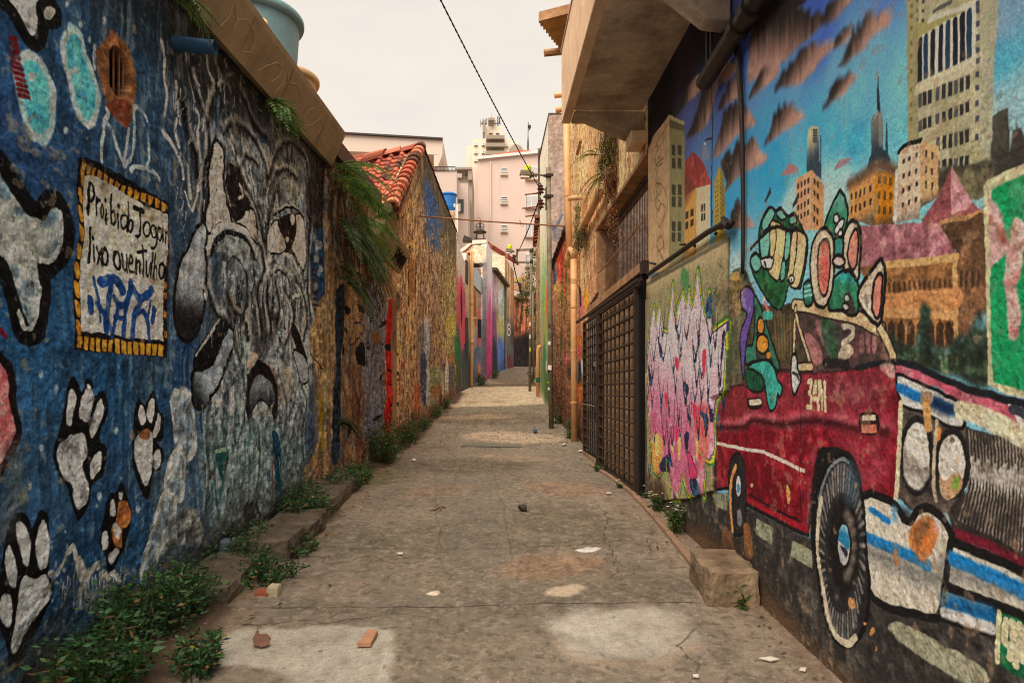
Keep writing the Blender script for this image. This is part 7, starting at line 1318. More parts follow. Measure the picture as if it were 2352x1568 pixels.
for s_ in ('955,230', '955,328'): part(P2, 'clamp', M_IRON, MB().lathe(A(s_) - Vector((0, 0, .05)), [(.055, 0), (.055, .1)], 12))
lamp(P2, A('812,240'), A('724,226'), 1.1); insul(P2, A('796,292'), .07); insul(P2, A('800,310'), .06)
for z, m_ in ((3.2, M_WHITE), (2.8, M_LIME), (3.6, M_WHITE)): part(P2, 'sticker', m_, MB().box((1.235, 21.448, z), (1.29, 21.455, z + .12)))
g = gz(25.8)
P3 = thing('street_pole', (1.66, 25.8, g), 'bluish grey far pole half hidden behind the framed pole', 'lamp post')
part(P3, 'post', M_STEEL, MB().tube([(1.66, 25.8, g - .1), (1.62, 25.8, 5.3)], .04, 10), smooth=True)
A3 = lambda s_: at(*k('Z7 ' + s_)[0], 25.8)
part(P3, 'bracket_frame', M_STEEL, MB().beam(A3('880,500'), A3('960,500'), .06, .06).beam(A3('880,585'), A3('960,585'), .06, .06).beam(A3('880,498'), A3('880,588'), .06, .06, up=(0, 1, 0))); lamp(P3, A3('868,520'), A3('800,512'), 1.0); insul(P3, A3('852,545')); insul(P3, A3('852,560'))
tree_pts = []
def wire(lab, pts, r, sag, nm='overhead_cable'):
    m = MB(); full = []
    for a, b in zip(pts[:-1], pts[1:]):
        for i in range(24):
            f = i / 24; full.append(a.lerp(b, f) + Vector((0, 0, -sag * 4 * f * (1 - f))))
    full.append(pts[-1])
    for ph in (0, math.pi):
        q = []; L = 0
        for i, p in enumerate(full):
            if i: L += (p - full[i - 1]).length
            t_ = L * 9 + ph; q.append(p + Vector((math.cos(t_) * r * .9, 0, math.sin(t_) * r * .9)))
        m.tube(q, r, 5)
    return solo(m, nm, M_CABLE, lab, 'cable')
PA = Vector((1.02, 13.98, 5.72))
def dense(pts): return pts
e = PA + Vector((-1.484, -6, .31)) * 2.0; e.z += .12
m = MB(); full = [PA.lerp(e, f) + Vector((0, 0, -.16 * 4 * f * (1 - f))) for f in np.linspace(0, 1, 200)]
for ph in (0, math.pi):
    q = []; L = 0
    for i, p in enumerate(full):
        if i: L += (p - full[i - 1]).length
        q.append(p + Vector((math.cos(L * 26 + ph) * .006, 0, math.sin(L * 26 + ph) * .006)))
    m.tube(q, .0065, 5)
solo(m, 'overhead_cable', M_CABLE, 'twisted black cable slanting overhead from the sky to the nearest pole', 'cable')
wire('thin black cable dropping from the nearest pole to the framed pole', [Vector((1.0, 13.98, 5.45)), A('800,300')], .010, .10)
wire('far black cable dropping from the framed pole behind it', [A('790,330'), A3('850,560'), at(1202, 690, 30)], .012, .1)
# yellow stand pipe by the green wall
g = gz(19.9)
t = thing('stand_pipe', (1.36, 19.9, g), 'short cream pipe with green band standing by the green wall', 'pipe')
part(t, 'pipe', M_PVC, MB().tube([(1.40, 19.9, g - .05), (1.40, 19.9, g + 1.35), (1.43, 19.9, g + 1.45), (1.50, 19.9, g + 1.47)], .055, 12), smooth=True)
part(t, 'band', mat('green_band', (30, 96, 70), .6), MB().lathe((1.40, 19.9, g + .42), [(.058, 0), (.058, .14)], 12))
# ================================================================ distant buildings
def facade(t, nm, m_, x0, x1, y0, Y, dpt, z0=2.5, y1=None):
    a = at(x0, y0, Y); b = at(x1, y0 if y1 is None else y1, Y)
    return part(t, nm, m_, MB().hexa([(a.x, Y, z0), (b.x, Y, z0), (b.x, Y, b.z), (a.x, Y, a.z)], (0, dpt, 0)))
def rect(x0, y0, x1, y1, Y, off, th):
    a = at(x0, y1, Y); b = at(x1, y0, Y); return MB().box((a.x, Y - off - th, a.z), (b.x, Y - off, b.z))
def c5(x, y): return k('C5 %g,%g' % (x, y))[0]
M_PINK = mat('pink_apartment_render', (208, 186, 176), .9, .05, .25, .05, 6); M_PINK2 = mat('cream_apartment_render', (212, 192, 180), .9, .05, .3, .05, 6); M_GREY1 = mat('greige_render', (198, 180, 170), .9, .05, .3, .05, 6); M_CONC2 = mat('grey_balcony', (150, 138, 124), .9, .1, 2, 0); M_TOWER = mat('tower_render', (224, 208, 190), .9, .06, .2, 0); M_SHUT = mat('white_shutter', (214, 210, 206), .6, .05, 5, 0); M_OVER = mat('cream_fascia_render', (206, 188, 176), .9, .05, .2, 0)
M_SLAT = mat('shutter_slats', (206, 204, 204), .6, .05, 5, 0); M_WINF = mat('window_frame_beige', (206, 180, 156), .7, .05, 5, 0)
YP = 55
t = thing('apartment_building', at(1170, 800, YP), 'pink apartment block with small louvre windows and white shutters at the alley end', 'apartment building')
x0, _ = c5(1370, 0); x1 = 1300; yl = c5(0, 527)[1]; yr = c5(0, 478)[1]
facade(t, 'wall', M_PINK, x0, x1, yl, YP, 14, y1=yr - 8)
facade(t, 'side_bay', M_PINK2, c5(1320, 0)[0], x0, c5(0, 600)[1], YP + 1.0, 12); facade(t, 'stair_bay', M_PINK2, c5(1282, 0)[0], c5(1320, 0)[0], c5(0, 815)[1], YP + 2.0, 11)
a = at(x0 - 1, yl, YP); b = at(x1, yr - 8, YP); part(t, 'roof_edge', M_SHUT, MB().beam((a.x, YP - .1, a.z), (b.x, YP - .1, b.z), .3, .22))
m = MB(); q = [at(*c5(1510, 512), YP + 1), at(*c5(1800, 460), YP + 5), at(*c5(1945, 494), YP + 1)]; m.hexa([q[0], q[1], q[2]], (0, 6, .4), lincol((190, 100, 70)))
for i in range(16): f = i / 16; p_ = q[0].lerp(q[2], f) + Vector((0, -.15, .05)); m.tube([p_, p_.lerp(q[1], .9)], .14, 5, col=lincol((196, 98, 68)))
part(t, 'tile_roof', M_TILE, m)
part(t, 'downpipe', M_PINK2, rect(c5(1478, 0)[0], yl + 8, c5(1486, 0)[0], 870, YP, 0, .18)); part(t, 'seam', M_PINK2, rect(c5(1563, 0)[0], yl + 8, c5(1566, 0)[0], c5(0, 930)[1], YP, 0, .04))
def louvre(x0, y0, x1, y1):
    f = part(t, 'louvre_window', M_SHUT, rect(x0, y0, x1, y1, YP, 0, .06)); subpart(f, 'glass', M_GLASSD, rect(x0 + 1.2, y0 + 1.2, x1 - 1.2, y1 - 1.2, YP, .06, .03))
    for i in range(3): yy = y0 + (y1 - y0) * (.28 + .24 * i); subpart(f, 'slat', M_SHUT, rect(x0 + 1, yy, x1 - 1, yy + 2.2, YP, .09, .06))
    subpart(f, 'sill', M_WINF, rect(x0 - 1, y1, x1 + 1, y1 + 1.2, YP, 0, .16))
for y0, y1 in ((614, 676), (868, 934), (1123, 1187)): p0_ = c5(1576, y0); p1_ = c5(1635, y1); louvre(p0_[0], p0_[1], p1_[0], p1_[1])
for i, (y0, y1) in enumerate(((598, 716), (855, 972), (1110, 1228), (1378, 1494))):
    p0_ = c5(1797, y0); p1_ = c5(1906, y1); x0_, y0_, x1_, y1_ = p0_[0], p0_[1], p1_[0], p1_[1]
    f = part(t, 'shutter_window', M_SHUT, rect(x0_, y0_, x1_, y1_, YP, 0, .07)); xm = (x0_ + x1_) / 2
    subpart(f, 'glass', M_GLASSD, rect(x0_ + 1, y0_ + 1, (xm if i == 0 else x0_ + 2), y1_ - 1, YP, .07, .02)); subpart(f, 'sill', M_WINF, rect(x0_ - 1.5, y1_, x1_ + 1, y1_ + 1.4, YP, 0, .25))
    s_ = MB()
    for j in range(13): yy = y0_ + 1.5 + (y1_ - y0_ - 3) * j / 13; r_ = rect(xm if i == 0 else x0_ + 2, yy, x1_ - 2, yy + 1.5, YP, .07, .06); s_.add(r_.v, r_.f)
    subpart(f, 'slats', M_SLAT, s_); subpart(f, 'mullion', M_SHUT, rect(xm - .8, y0_, xm + .8, y1_, YP, .07, .09))
p0_ = at(*k('Z7 905,590')[0], YP); part(t, 'dark_window', M_GLASSD, rect(*k('Z7 903,585')[0], *k('Z7 935,632')[0], YP, 0, .1))
YT = 165
t = thing('tower_block', at(1150, 700, YT), 'distant pale tower block with grey balconies and roof antennas', 'apartment building')
facade(t, 'wall', M_TOWER, c5(1318, 0)[0], c5(1730, 0)[0], c5(0, 345)[1], YT, 15, y1=c5(0, 358)[1]); facade(t, 'side_wall', M_TOWER, c5(1268, 0)[0], c5(1318, 0)[0], c5(0, 410)[1], YT + 6, 12); facade(t, 'roof_core', M_TOWER, c5(1432, 0)[0], c5(1590, 0)[0], c5(0, 237)[1], YT + 1, 8)
part(t, 'core_top', M_CONC2, rect(*c5(1463, 218), *c5(1520, 238), YT + 3, 0, 4)); part(t, 'core_side', M_CONC2, rect(*c5(1414, 238), *c5(1432, 345), YT + 3, 0, 4))
def twin(x0, y0, x1, y1, m_=M_SHUT, Y=YT): f = part(t, 'window', m_, rect(*c5(x0, y0), *c5(x1, y1), Y, 0, .25)); subpart(f, 'sill', M_CONC2, rect(*c5(x0 - 1, y1), *c5(x1 + 1, y1 + 3), Y, 0, .4)); subpart(f, 'split', M_CONC2, rect(*c5((x0 + x1) / 2 - 1, y0), *c5((x0 + x1) / 2 + 1, y1), Y, .25, .1))
for y in (383, 455, 525):
    for x in (1338, 1404): twin(x, y, x + 29, y + 28)
for y in (395, 465): twin(1614, y, 1642, y + 26); twin(1680, y, 1708, y + 26)
for x in (1470, 1530): twin(x, 300, x + 32, 317, M_GLASSD, YT + 1)
for y0 in (345, 415, 485):
    part(t, 'balcony', M_CONC2, rect(*c5(1444, y0), *c5(1608, y0 + 32), YT, 0, 2.2))
    if y0 > 345:
        for x in (1464, 1530): part(t, 'balcony_door', M_GLASSD, rect(*c5(x, y0 - 20), *c5(x + 52, y0), YT, 0, .2))
for i, (x, y0, y1, w) in enumerate(((1394, 185, 245, 3), (1415, 172, 236, 2), (1424, 178, 236, 6), (1436, 180, 236, 6), (1450, 170, 225, 7), (1408, 200, 225, 7), (1490, 118, 218, 2), (1515, 195, 230, 6), (1530, 190, 236, 5), (1545, 155, 236, 6), (1556, 150, 236, 3), (1563, 160, 210, 8), (1568, 200, 236, 4))):
    part(t, 'antenna', M_IRON, rect(*c5(x - w / 2, y0), *c5(x + w / 2, y1), YT + 4, 0, .5))
part(t, 'antenna_frame', M_IRON, rect(*c5(1392, 212), *c5(1452, 216), YT + 4, 0, .3)); part(t, 'antenna_frame', M_IRON, rect(*c5(1510, 212), *c5(1572, 216), YT + 4, 0, .3))
p_ = at(*c5(1711, 458), YT - 60); m = MB().lathe((0, 0, 0), [(.1, 0), (1.0, .12), (1.25, .35)], 16); dd = MB(); dd.add([(v[0] * .9 + p_.x, p_.y + v[2], p_.z + v[1]) for v in m.v], m.f)
dish = thing('satellite_dish', p_, 'round grey satellite dish behind the red hip roof', 'satellite dish'); part(dish, 'reflector', M_CONC2, dd); part(dish, 'stem', M_IRON, MB().tube([p_ + Vector((0, .3, -.2)), p_ + Vector((0, .3, -3.5))], .1, 6))
am = thing('antenna_mast', at(*c5(1818, 470), 90), 'thin lattice antenna mast rising behind the pink apartment block', 'antenna')
A9 = lambda x, y: at(*c5(x, y), 90)
m = MB(); m.tube([A9(1810, 480), A9(1819, 330)], .05, 4).tube([A9(1827, 480), A9(1820, 330)], .05, 4).tube([A9(1819, 330), A9(1821, 200)], .05, 4)
for i in range(9): f = i / 9; m.tube([A9(1810 + 9 * f, 480 - 150 * f), A9(1827 - 7 * (f + .05), 480 - 150 * (f + .06))], .025, 4)
part(am, 'mast', M_IRON, m); part(am, 'wind_vane', M_IRON, MB().tube([A9(1820, 270), A9(1832, 272), A9(1833, 255)], .05, 5).lathe(A9(1834, 262), [(.01, 0), (.16, .1), (.16, .5), (.02, .6)], 8))
ta = thing('television_aerial', A9(1930, 470), 'small comb shaped television aerial at the tall house roof edge', 'antenna')
m = MB(); m.tube([A9(1925, 480), A9(1926, 425)], .03, 4)
for y, xa in ((440, 1895), (448, 1905), (458, 1890), (466, 1900)): m.tube([A9(xa, y), A9(1945, y - 8)], .025, 4)
part(ta, 'elements', M_STEEL, m)
t = thing('overhang_building', at(900, 560, 48), 'wide cream building with deep roof fascia behind the red tile roof', 'building')
Y = 48
a, b, c_, d_ = at(*c5(100, 305), Y), at(*c5(1055, 360), Y), at(*c5(1052, 492), Y), at(*c5(100, 455), Y); part(t, 'roof_fascia', M_OVER, MB().hexa([d_, c_, b, a], (0, 12, 0)))
part(t, 'roof_edge', M_IRON, MB().beam(a + Vector((0, -.05, .05)), b + Vector((0, -.05, .05)), .3, .12))
m = MB()
for i in range(46): f = i / 60; p_ = a.lerp(b, f) + Vector((0, .3, .12)); m.tube([p_, p_ + Vector((0, 3, .5))], .15, 6, col=lincol((196, 176, 160), .1))
part(t, 'roof_tiles', M_TILE, m)
e1, e2 = at(*c5(100, 455), Y + 3), at(*c5(978, 490), Y + 3); part(t, 'wall', M_PINK2, MB().hexa([(e1.x, Y + 3, 3), (e2.x, Y + 3, 3), e2 + Vector((0, 0, .8)), e1 + Vector((0, 0, .8))], (0, 8, 0)))
part(t, 'soffit_corner', M_OVER, MB().hexa([at(*c5(975, 492), Y), at(*c5(1052, 492), Y), at(*c5(1010, 594), Y), at(*c5(975, 594), Y)], (0, 6, 0)))
t = thing('terrace_building', at(1020, 700, 42), 'greige building with black railed roof terrace behind the gable', 'building')
Y = 42
facade(t, 'wall', M_GREY1, c5(930, 0)[0], c5(1180, 0)[0], c5(0, 640)[1], Y, 10); facade(t, 'rear_wall', M_GREY1, c5(1180, 0)[0], c5(1282, 0)[0], c5(0, 742)[1], Y + 2, 10); facade(t, 'upper_floor', M_CONC2, c5(1170, 0)[0], c5(1320, 0)[0], c5(0, 622)[1], Y + 6, 6)
m = MB(); m2 = rect(*c5(972, 598), *c5(1168, 603), Y, 0, .06); m.add(m2.v, m2.f); m2 = rect(*c5(972, 630), *c5(1168, 636), Y, 0, .06); m.add(m2.v, m2.f)
for x in range(974, 1170, 12): m2 = rect(*c5(x, 600), *c5(x + 3, 640), Y, 0, .05); m.add(m2.v, m2.f)
part(t, 'railing', M_IRON, m)
m = MB(); 
for x in range(1182, 1276, 9): m2 = rect(*c5(x, 703), *c5(x + 3, 740), Y + 2, 0, .05); m.add(m2.v, m2.f)
m2 = rect(*c5(1180, 701), *c5(1276, 706), Y + 2, 0, .06); m.add(m2.v, m2.f); part(t, 'balcony_railing', M_IRON, m)
f = part(t, 'window', M_SHUT, rect(*c5(1184, 664), *c5(1228, 702), Y + 6, 0, .2)); subpart(f, 'pane', M_GREY1, rect(*c5(1190, 676), *c5(1222, 700), Y + 6, .2, .05)); part(t, 'small_window', M_GLASSD, rect(*c5(1254, 664), *c5(1274, 682), Y + 6, 0, .1))
f = part(t, 'dark_window', M_GLASSD, rect(*c5(1184, 893), *c5(1243, 1008), Y + 2, 0, .12)); subpart(f, 'pane', M_SHUT, rect(*c5(1192, 935), *c5(1215, 1005), Y + 2, .12, .06))
part(t, 'cornice', M_CONC2, rect(*c5(1170, 622), *c5(1320, 640), Y + 6, .0, .5)); part(t, 'eave_strip', M_CONC2, rect(*c5(1282, 640), *c5(1322, 730), Y + 6, 0, .4))
tank('bright blue plastic water tank behind the gable roof', tuple(at(*c5(1104, 1010), 38)), .50, 1.02, M_BLUE)
t = thing('pipe_frame', at(*c5(1170, 1080), 26), 'white pipe frame standing beside the bright blue tank', 'pipe frame')
A6 = lambda x, y: at(*c5(x, y), 26)
part(t, 'frame', M_WHITE, MB().tube([A6(1152, 936), A6(1188, 938), A6(1188, 1200)], .025, 6).tube([A6(1176, 940), A6(1174, 1200)], .025, 6).tube([A6(1160, 936), A6(1160, 960)], .03, 6))
# ================================================================ plants
def leaf(mb, p, d, n, L, w, col):
    s = d.cross(n)
    if s.length < 1e-4: s = Vector((1, 0, 0))
    s.normalize(); mid = p + d * (L * .45)
    mb.add([p, mid + s * (w / 2) + n * (w * .12), p + d * L, mid - s * (w / 2) + n * (w * .12)], [(0, 1, 2), (0, 2, 3)], col)
GR = ((44, 74, 30), (58, 90, 36), (36, 62, 34), (70, 98, 44), (30, 56, 30))
DK = ((34, 62, 36), (44, 78, 44), (28, 50, 30), (54, 86, 40), (62, 92, 52))
def lwx(y): return float(np.interp(y, [0, 7.4, 7.5, 11.9, 12, 20.1, 25.2, 28, 31], [-2.2, -1.78, -1.74, -1.66, -1.58, -.98, -.28, .12, .75]))
def rwx(y): return float(np.interp(y, [0, 7.2, 7.3, 11.3, 11.6, 14, 16.2, 22, 26], [1.64, 1.64, 1.53, 1.5, 1.6, 1.55, 1.42, 1.5, 1.75]))
def rdir(r): 
    v = Vector((r.gauss(0, 1), r.gauss(0, 1), r.gauss(0, 1))); return v.normalized()
def bush(nm, base, rx, ry, h, n, L, pal, seed, lab, grp, cat='plant', flowers=0, yellow=.07, lean=(0, 0)):
    n = int(n * 1.7); L *= 1.15
    r = random.Random(seed); mb = MB(); st = MB(); base = Vector(base); base.x = max(base.x, lwx(base.y) + rx * .55); base.x = min(base.x, rwx(base.y) - rx * .5)
    ns = max(4, int(n / 26)); tips = []
    for i in range(ns):
        a = r.uniform(0, 6.28); q = math.sqrt(r.random()); tip = base + Vector((math.cos(a) * rx * q + lean[0], math.sin(a) * ry * q + lean[1], h * r.uniform(.45, 1.05) * (1 - .35 * q * q)))
        b0 = base + Vector((math.cos(a) * rx * q * .5, math.sin(a) * ry * q * .5, -.02)); md = b0.lerp(tip, .5) + rdir(r) * .03 * h
        st.tube([b0, md, tip], [.004, .003, .0015], 4, col=lincol((70, 76, 40), .2)); tips.append((b0, md, tip))
    for i in range(n):
        b0, md, tip = r.choice(tips); f = r.random() ** .6
        p = b0.lerp(md, f * 2) if f < .5 else md.lerp(tip, f * 2 - 1)
        d = rdir(r); d.z = abs(d.z) * .5 - .1; d.normalize(); p = p + d * r.uniform(0, .05) * (h / .3)
        nn = (Vector((0, -.45, .6)) + rdir(r) * 1.0).normalized()
        c = r.choice(pal) if r.random() > yellow else r.choice(((110, 100, 44), (96, 66, 44), (120, 92, 60)))
        c = lin(c) * r.uniform(.5, 1.4) * 1.5
        leaf(mb, p, d, nn, L * r.uniform(.4, 1.4), L * r.uniform(.3, .6), tuple(float(x) for x in c))
    t = thing(nm, base, lab, cat, grp)
    part(t, 'stems', M_LEAF, st); part(t, 'leaves', M_LEAF, mb)
    for i in range(flowers):
        p = r.choice(tips)[2] + rdir(r) * .03 + Vector((0, 0, .02)); fl = MB()
        for j in range(5):
            a = j * 1.256 + r.random(); leaf(fl, p, Vector((math.cos(a), math.sin(a), .35)).normalized(), Vector((0, 0, 1)), .022, .016, tuple(float(x) for x in lin((226, 222, 196))))
        part(t, 'flower', M_LEAF, fl)
    return t
def gl(s_): return gp(s_)
W_ = 'weeds along the left wall'
for i, (s_, rx, ry, h, n, L, lab) in enumerate((
        ('D 235,1590', .22, .26, .38, 900, .034, 'leafy weed clump filling the bottom left corner under the lowest paw print'),
        ('D 320,1480', .25, .30, .40, 1100, .034, 'largest dark green weed clump spreading below the small paw print'),
        ('D 415,1410', .24, .30, .34, 900, .032, 'dark weed clump beside the first broken kerb block'),
        ('D 455,1545', .12, .18, .22, 500, .030, 'weed tuft with grass blades spilling over the pale cement patch'),
        ('D 505,1310', .24, .36, .28, 480, .03, 'browning weed patch at the wall foot behind the kerb blocks'),
        ('D 575,1270', .18, .24, .26, 330, .03, 'small weed with reddish tips between wall and kerb block'),
        ('D 610,1335', .26, .26, .20, 560, .030, 'low dark weed creeping between two kerb blocks near the white stone'),
        ('D 695,1200', .22, .34, .40, 900, .034, 'bushy weed at the foot of the dark blue painted drip'),
        ('D 690,1270', .12, .26, .14, 260, .030, 'low creeper hanging over the kerb edge by the lane'),
        ('D 785,1125', .24, .60, .30, 800, .032, 'low weed bed along the tan painted column'),
        ('D 822,1108', .20, .55, .28, 640, .032, 'ground hugging weeds spilling on the lane before the bark painting'),
        ('D 864,1062', .26, .70, .72, 1100, .038, 'tall bushy weed in front of the grey bark painting'),
        ('D 908,1020', .22, .9, .50, 800, .034, 'weed clump at the foot of the red totem'),
        ('D 955,985', .16, .8, .34, 500, .032, 'small weed row beyond the red totem'),
        ('D 990,958', .13, .9, .32, 400, .032, 'smaller weed row along the ochre gable wall'),
        ('D 1018,936', .11, .7, .32, 300, .032, 'last weed tuft before the pale lane slab'))):
    bush('weed_plant', gl(s_), rx, ry, h, n, L, DK if i < 10 else GR, 100 + i, lab, W_)
for i, (s_, rx, h, n, L, fl, lab) in enumerate((
        ('D 1517,1172', .075, .20, 130, .032, 9, 'white flowered weed at the foot of the pink lettering'),
        ('D 1582,1222', .085, .24, 160, .034, 10, 'white flowered weed just behind the concrete step'),
        ('D 1480,1142', .06, .10, 60, .026, 4, 'tiny white flowered sprig at the corner of the gate post'),
        ('D 1448,1120', .06, .10, 60, .026, 6, 'tiny white flowered sprig under the gate near its post'),
        ('D 1388,1082', .09, .12, 120, .028, 0, 'green sprig under the joint of the two gate leaves'),
        ('D 1316,1006', .12, .5, 280, .034, 0, 'weed wrapped round the foot of the cream downpipe'),
        ('D 1290,972', .16, .42, 260, .034, 0, 'dark weed at the foot of the brown wall behind the grey pole'),
        ('D 1695,1388', .055, .13, 70, .042, 0, 'small green sprig growing against the front of the concrete step'),
        ('D 1222,880', .12, .5, 160, .05, 0, 'weed at the far wall foot beside the bluish pole'))):
    bush('weed_plant', gl(s_), rx, rx, h, n, L, GR, 140 + i, lab, 'weeds along the right wall', flowers=fl)
bush('weed_plant', gl('D 1106,884') , .2, .3, .4, 260, .05, GR, 171, 'green weed tuft at the foot of the hot pink wall', 'far weeds'); bush('weed_plant', gl('D 1135,868'), .2, .5, .35, 260, .05, GR, 172, 'dark weed row below the blue painted foot of the pale wall', 'far weeds')
def frond(mb, p, d, L, lift, droop, n, w, pal, r, tw=0):
    d = d.normalized(); prev = None; pts = []
    for i in range(n + 1):
        f = i / n; pts.append(p + d * (L * f * (1 - .12 * f)) + Vector((0, 0, lift * L * f - droop * L * f * f)))
    mb.tube(pts, [.006 * (1 - .8 * i / n) + .001 for i in range(n + 1)], 4, col=lincol((72, 74, 36), .2))
    for i in range(1, n):
        f = i / n; t_ = (pts[i + 1] - pts[i - 1]).normalized(); s = t_.cross(Vector((0, 0, 1))); s.normalize(); up = s.cross(t_)
        wl = w * (math.sin(math.pi * min(1, f * .93 + .07)) ** .7) * (1.1 - .35 * f)
        for sg in (-1, 1):
            dd = (s * sg + t_ * .7 - Vector((0, 0, .25)) + rdir(r) * .15).normalized(); c = lin(r.choice(pal)) * r.uniform(.7, 1.3) * 1.9
            leaf(mb, pts[i], dd, (up + rdir(r) * .3).normalized(), wl * r.uniform(.85, 1.1), L / n * .6, tuple(float(x) for x in c))
FN = ((74, 110, 52), (58, 98, 54), (96, 120, 54), (48, 84, 44), (110, 120, 58))
FD = ((34, 58, 30), (28, 48, 26), (44, 68, 32), (56, 70, 34))
def fern(base, fr, lab, seed, grp='ferns growing out of the walls', pal=FN, sp=.03):
    r = random.Random(seed); t = thing('fern', base, lab, 'fern', grp); base = Vector(base)
    for (dx, dy, L, lift, droop) in fr:
        mb = MB(); frond(mb, base + Vector((rdir(r).x * .03, r.uniform(-1, 1) * sp, rdir(r).z * max(.03, sp * .35))), Vector((dx, dy, 0)), L * .86, lift, droop, max(16, int(L * 40)), .05 + L * .11, pal, r); part(t, 'frond', M_LEAF, mb)
    return t
def onwall(W, s_, off=.02):
    return wpt(W, s_, off)[0]
r = random.Random(77)
fern(onwall(A_W, 'L3 500,470', .06), [(r.uniform(.4, 1), r.uniform(-.8, 1.3), r.uniform(.28, .46), r.uniform(.0, .5), r.uniform(.5, 1.1)) for i in range(22)], 'bright green fern growing under the tan gutter on the blue wall', 1)
fern(onwall(A_W, 'L1 680,-40', .1), [(r.uniform(.4, 1), r.uniform(-.6, .8), r.uniform(.25, .42), .1, r.uniform(.5, 1.0)) for i in range(8)], 'fern tips hanging in from the top edge above the blue spout', 2)
bp = Vector((-1.74, 7.75, 4.02))
fern(bp, [(r.uniform(.5, 1), r.uniform(-.2, 1.6), r.uniform(.7, 1.25), r.uniform(.0, .5), r.uniform(.45, .95)) for i in range(17)], 'big fern with long fronds arching over the lane below the gutter end', 3, sp=.42)
fern(bp + Vector((.05, 1.1, -.40)), [(r.uniform(.5, 1), r.uniform(.3, 1.8), r.uniform(.6, 1.0), r.uniform(.0, .35), r.uniform(.5, .9)) for i in range(13)], 'second fern with drooping fronds touching the short cream gutter', 4, sp=.5)
fern(bp + Vector((.04, .1, -.62)), [(r.uniform(.4, 1), r.uniform(-.6, .7), r.uniform(.5, .85), r.uniform(-.2, .2), r.uniform(.7, 1.3)) for i in range(26)], 'dark hanging fern mass against the peeling wall', 5, pal=FD, sp=.4)
fern(bp + Vector((.03, .25, -1.08)), [(r.uniform(.4, 1), r.uniform(-.5, .8), r.uniform(.4, .7), r.uniform(-.2, .2), r.uniform(.7, 1.4)) for i in range(16)], 'lowest dark fern hanging over the navy painted column', 6, pal=FD, sp=.3)
fern(onwall(B_W, 'B1 480,1080', .03), [(r.uniform(.4, 1), r.uniform(-.4, 1.2), r.uniform(.3, .5), r.uniform(.1, .5), r.uniform(.5, 1)) for i in range(9)], 'small fern below the short cream gutter on the brown wall', 7)
fern(onwall(B_W, 'B2 215,1090', .03), [(r.uniform(.4, 1), r.uniform(-.2, 1.0), r.uniform(.22, .4), r.uniform(.0, .4), r.uniform(.4, 1)) for i in range(10)], 'little fern low on the navy painted column', 8, pal=FD)
rt = MB(); r = random.Random(5)
for i in range(46):
    p = bp + Vector((.03, r.uniform(-.1, 2.6), r.uniform(-.5, .0))); q = p + Vector((r.uniform(.02, .14), r.uniform(-.1, .5), -r.uniform(.3, .9))); rt.tube([p, p.lerp(q, .5) + rdir(r) * .06, q], .006, 4)
solo(rt, 'dead_stems', mat('dead_brown_stems', (88, 48, 34), .9, .3, 10), 'tangle of dead brown fern stems hanging on the peeling wall', 'dead stems')
# right wall creepers
def creeper(nm, cen, sx, sy, sz, n, L, pal, lab, seed):
    r = random.Random(seed); mb = MB(); st = MB(); cen = Vector(cen); t = thing(nm, cen, lab, 'creeper', 'creepers on the ochre house')
    for i in range(int(n / 14)):
        p = cen + Vector((r.uniform(-.3, .3) * sx, r.gauss(0, .4) * sy, r.uniform(.0, .5) * sz)); q = p + Vector((r.gauss(0, .3) * sx, r.gauss(0, .25) * sy, -r.uniform(.1, .8) * sz))
        md = p.lerp(q, .5) + rdir(r) * .04; st.tube([p, md, q], .004, 4, col=lincol((96, 56, 40), .2))
        for j in range(14):
            f = r.random(); w = p.lerp(q, f) + rdir(r) * .035; c = lin(r.choice(pal)) * r.uniform(.7, 1.3) * 1.8
            leaf(mb, w, rdir(r), rdir(r), L * r.uniform(.6, 1.2), L * .55, tuple(float(x) for x in c))
    part(t, 'stems', M_LEAF, st); part(t, 'leaves', M_LEAF, mb)
OLV = ((104, 116, 48), (84, 102, 42), (120, 122, 58), (110, 78, 46), (72, 92, 40)); RDD = ((120, 66, 44), (96, 50, 40), (140, 90, 50), (110, 100, 46))
creeper('creeper', at(*k('WN 580,210')[0], 9.15), .26, .42, .70, 1900, .032, OLV, 'thick olive creeper clump hanging above the barred window', 1)
creeper('creeper', at(*k('WN 620,560')[0], 9.0), .20, .26, .50, 800, .03, RDD, 'reddish dry creeper strands below the thick clump', 2)
creeper('creeper', at(*k('WN 630,1060')[0], 8.9), .14, .22, .45, 460, .034, RDD, 'reddish creeper strands hanging in front of the window bars', 3)
creeper('creeper', at(*k('WN 230,1220')[0], 11.7), .24, .45, .55, 1100, .03, OLV, 'olive creeper on the pipe end below the side pipe', 4)
creeper('creeper', at(*k('WN 190,960')[0], 11.9), .12, .25, .36, 260, .03, OLV, 'small olive creeper behind the pipe tee', 5)
r = random.Random(8); YEL = ((130, 128, 50), (110, 116, 48), (96, 104, 40))
fern(at(*k('WN 430,180')[0], 10.4), [(-1, -.15, .55, .25, .75), (-1, .1, .42, .4, .7), (-.8, -.4, .35, .5, .8)], 'yellow green fern frond reaching left across the cream downpipe', 11, 'fern fronds on the ochre house', YEL)
fern(at(*k('WN 520,440')[0], 9.6), [(-1, .2, .50, -.05, .85), (-.8, -.2, .55, -.2, .9), (-.6, .5, .45, .0, 1.0), (-1, .5, .42, -.1, 1.0)], 'yellow green fern fronds drooping over the side pipe', 12, 'fern fronds on the ochre house', YEL)
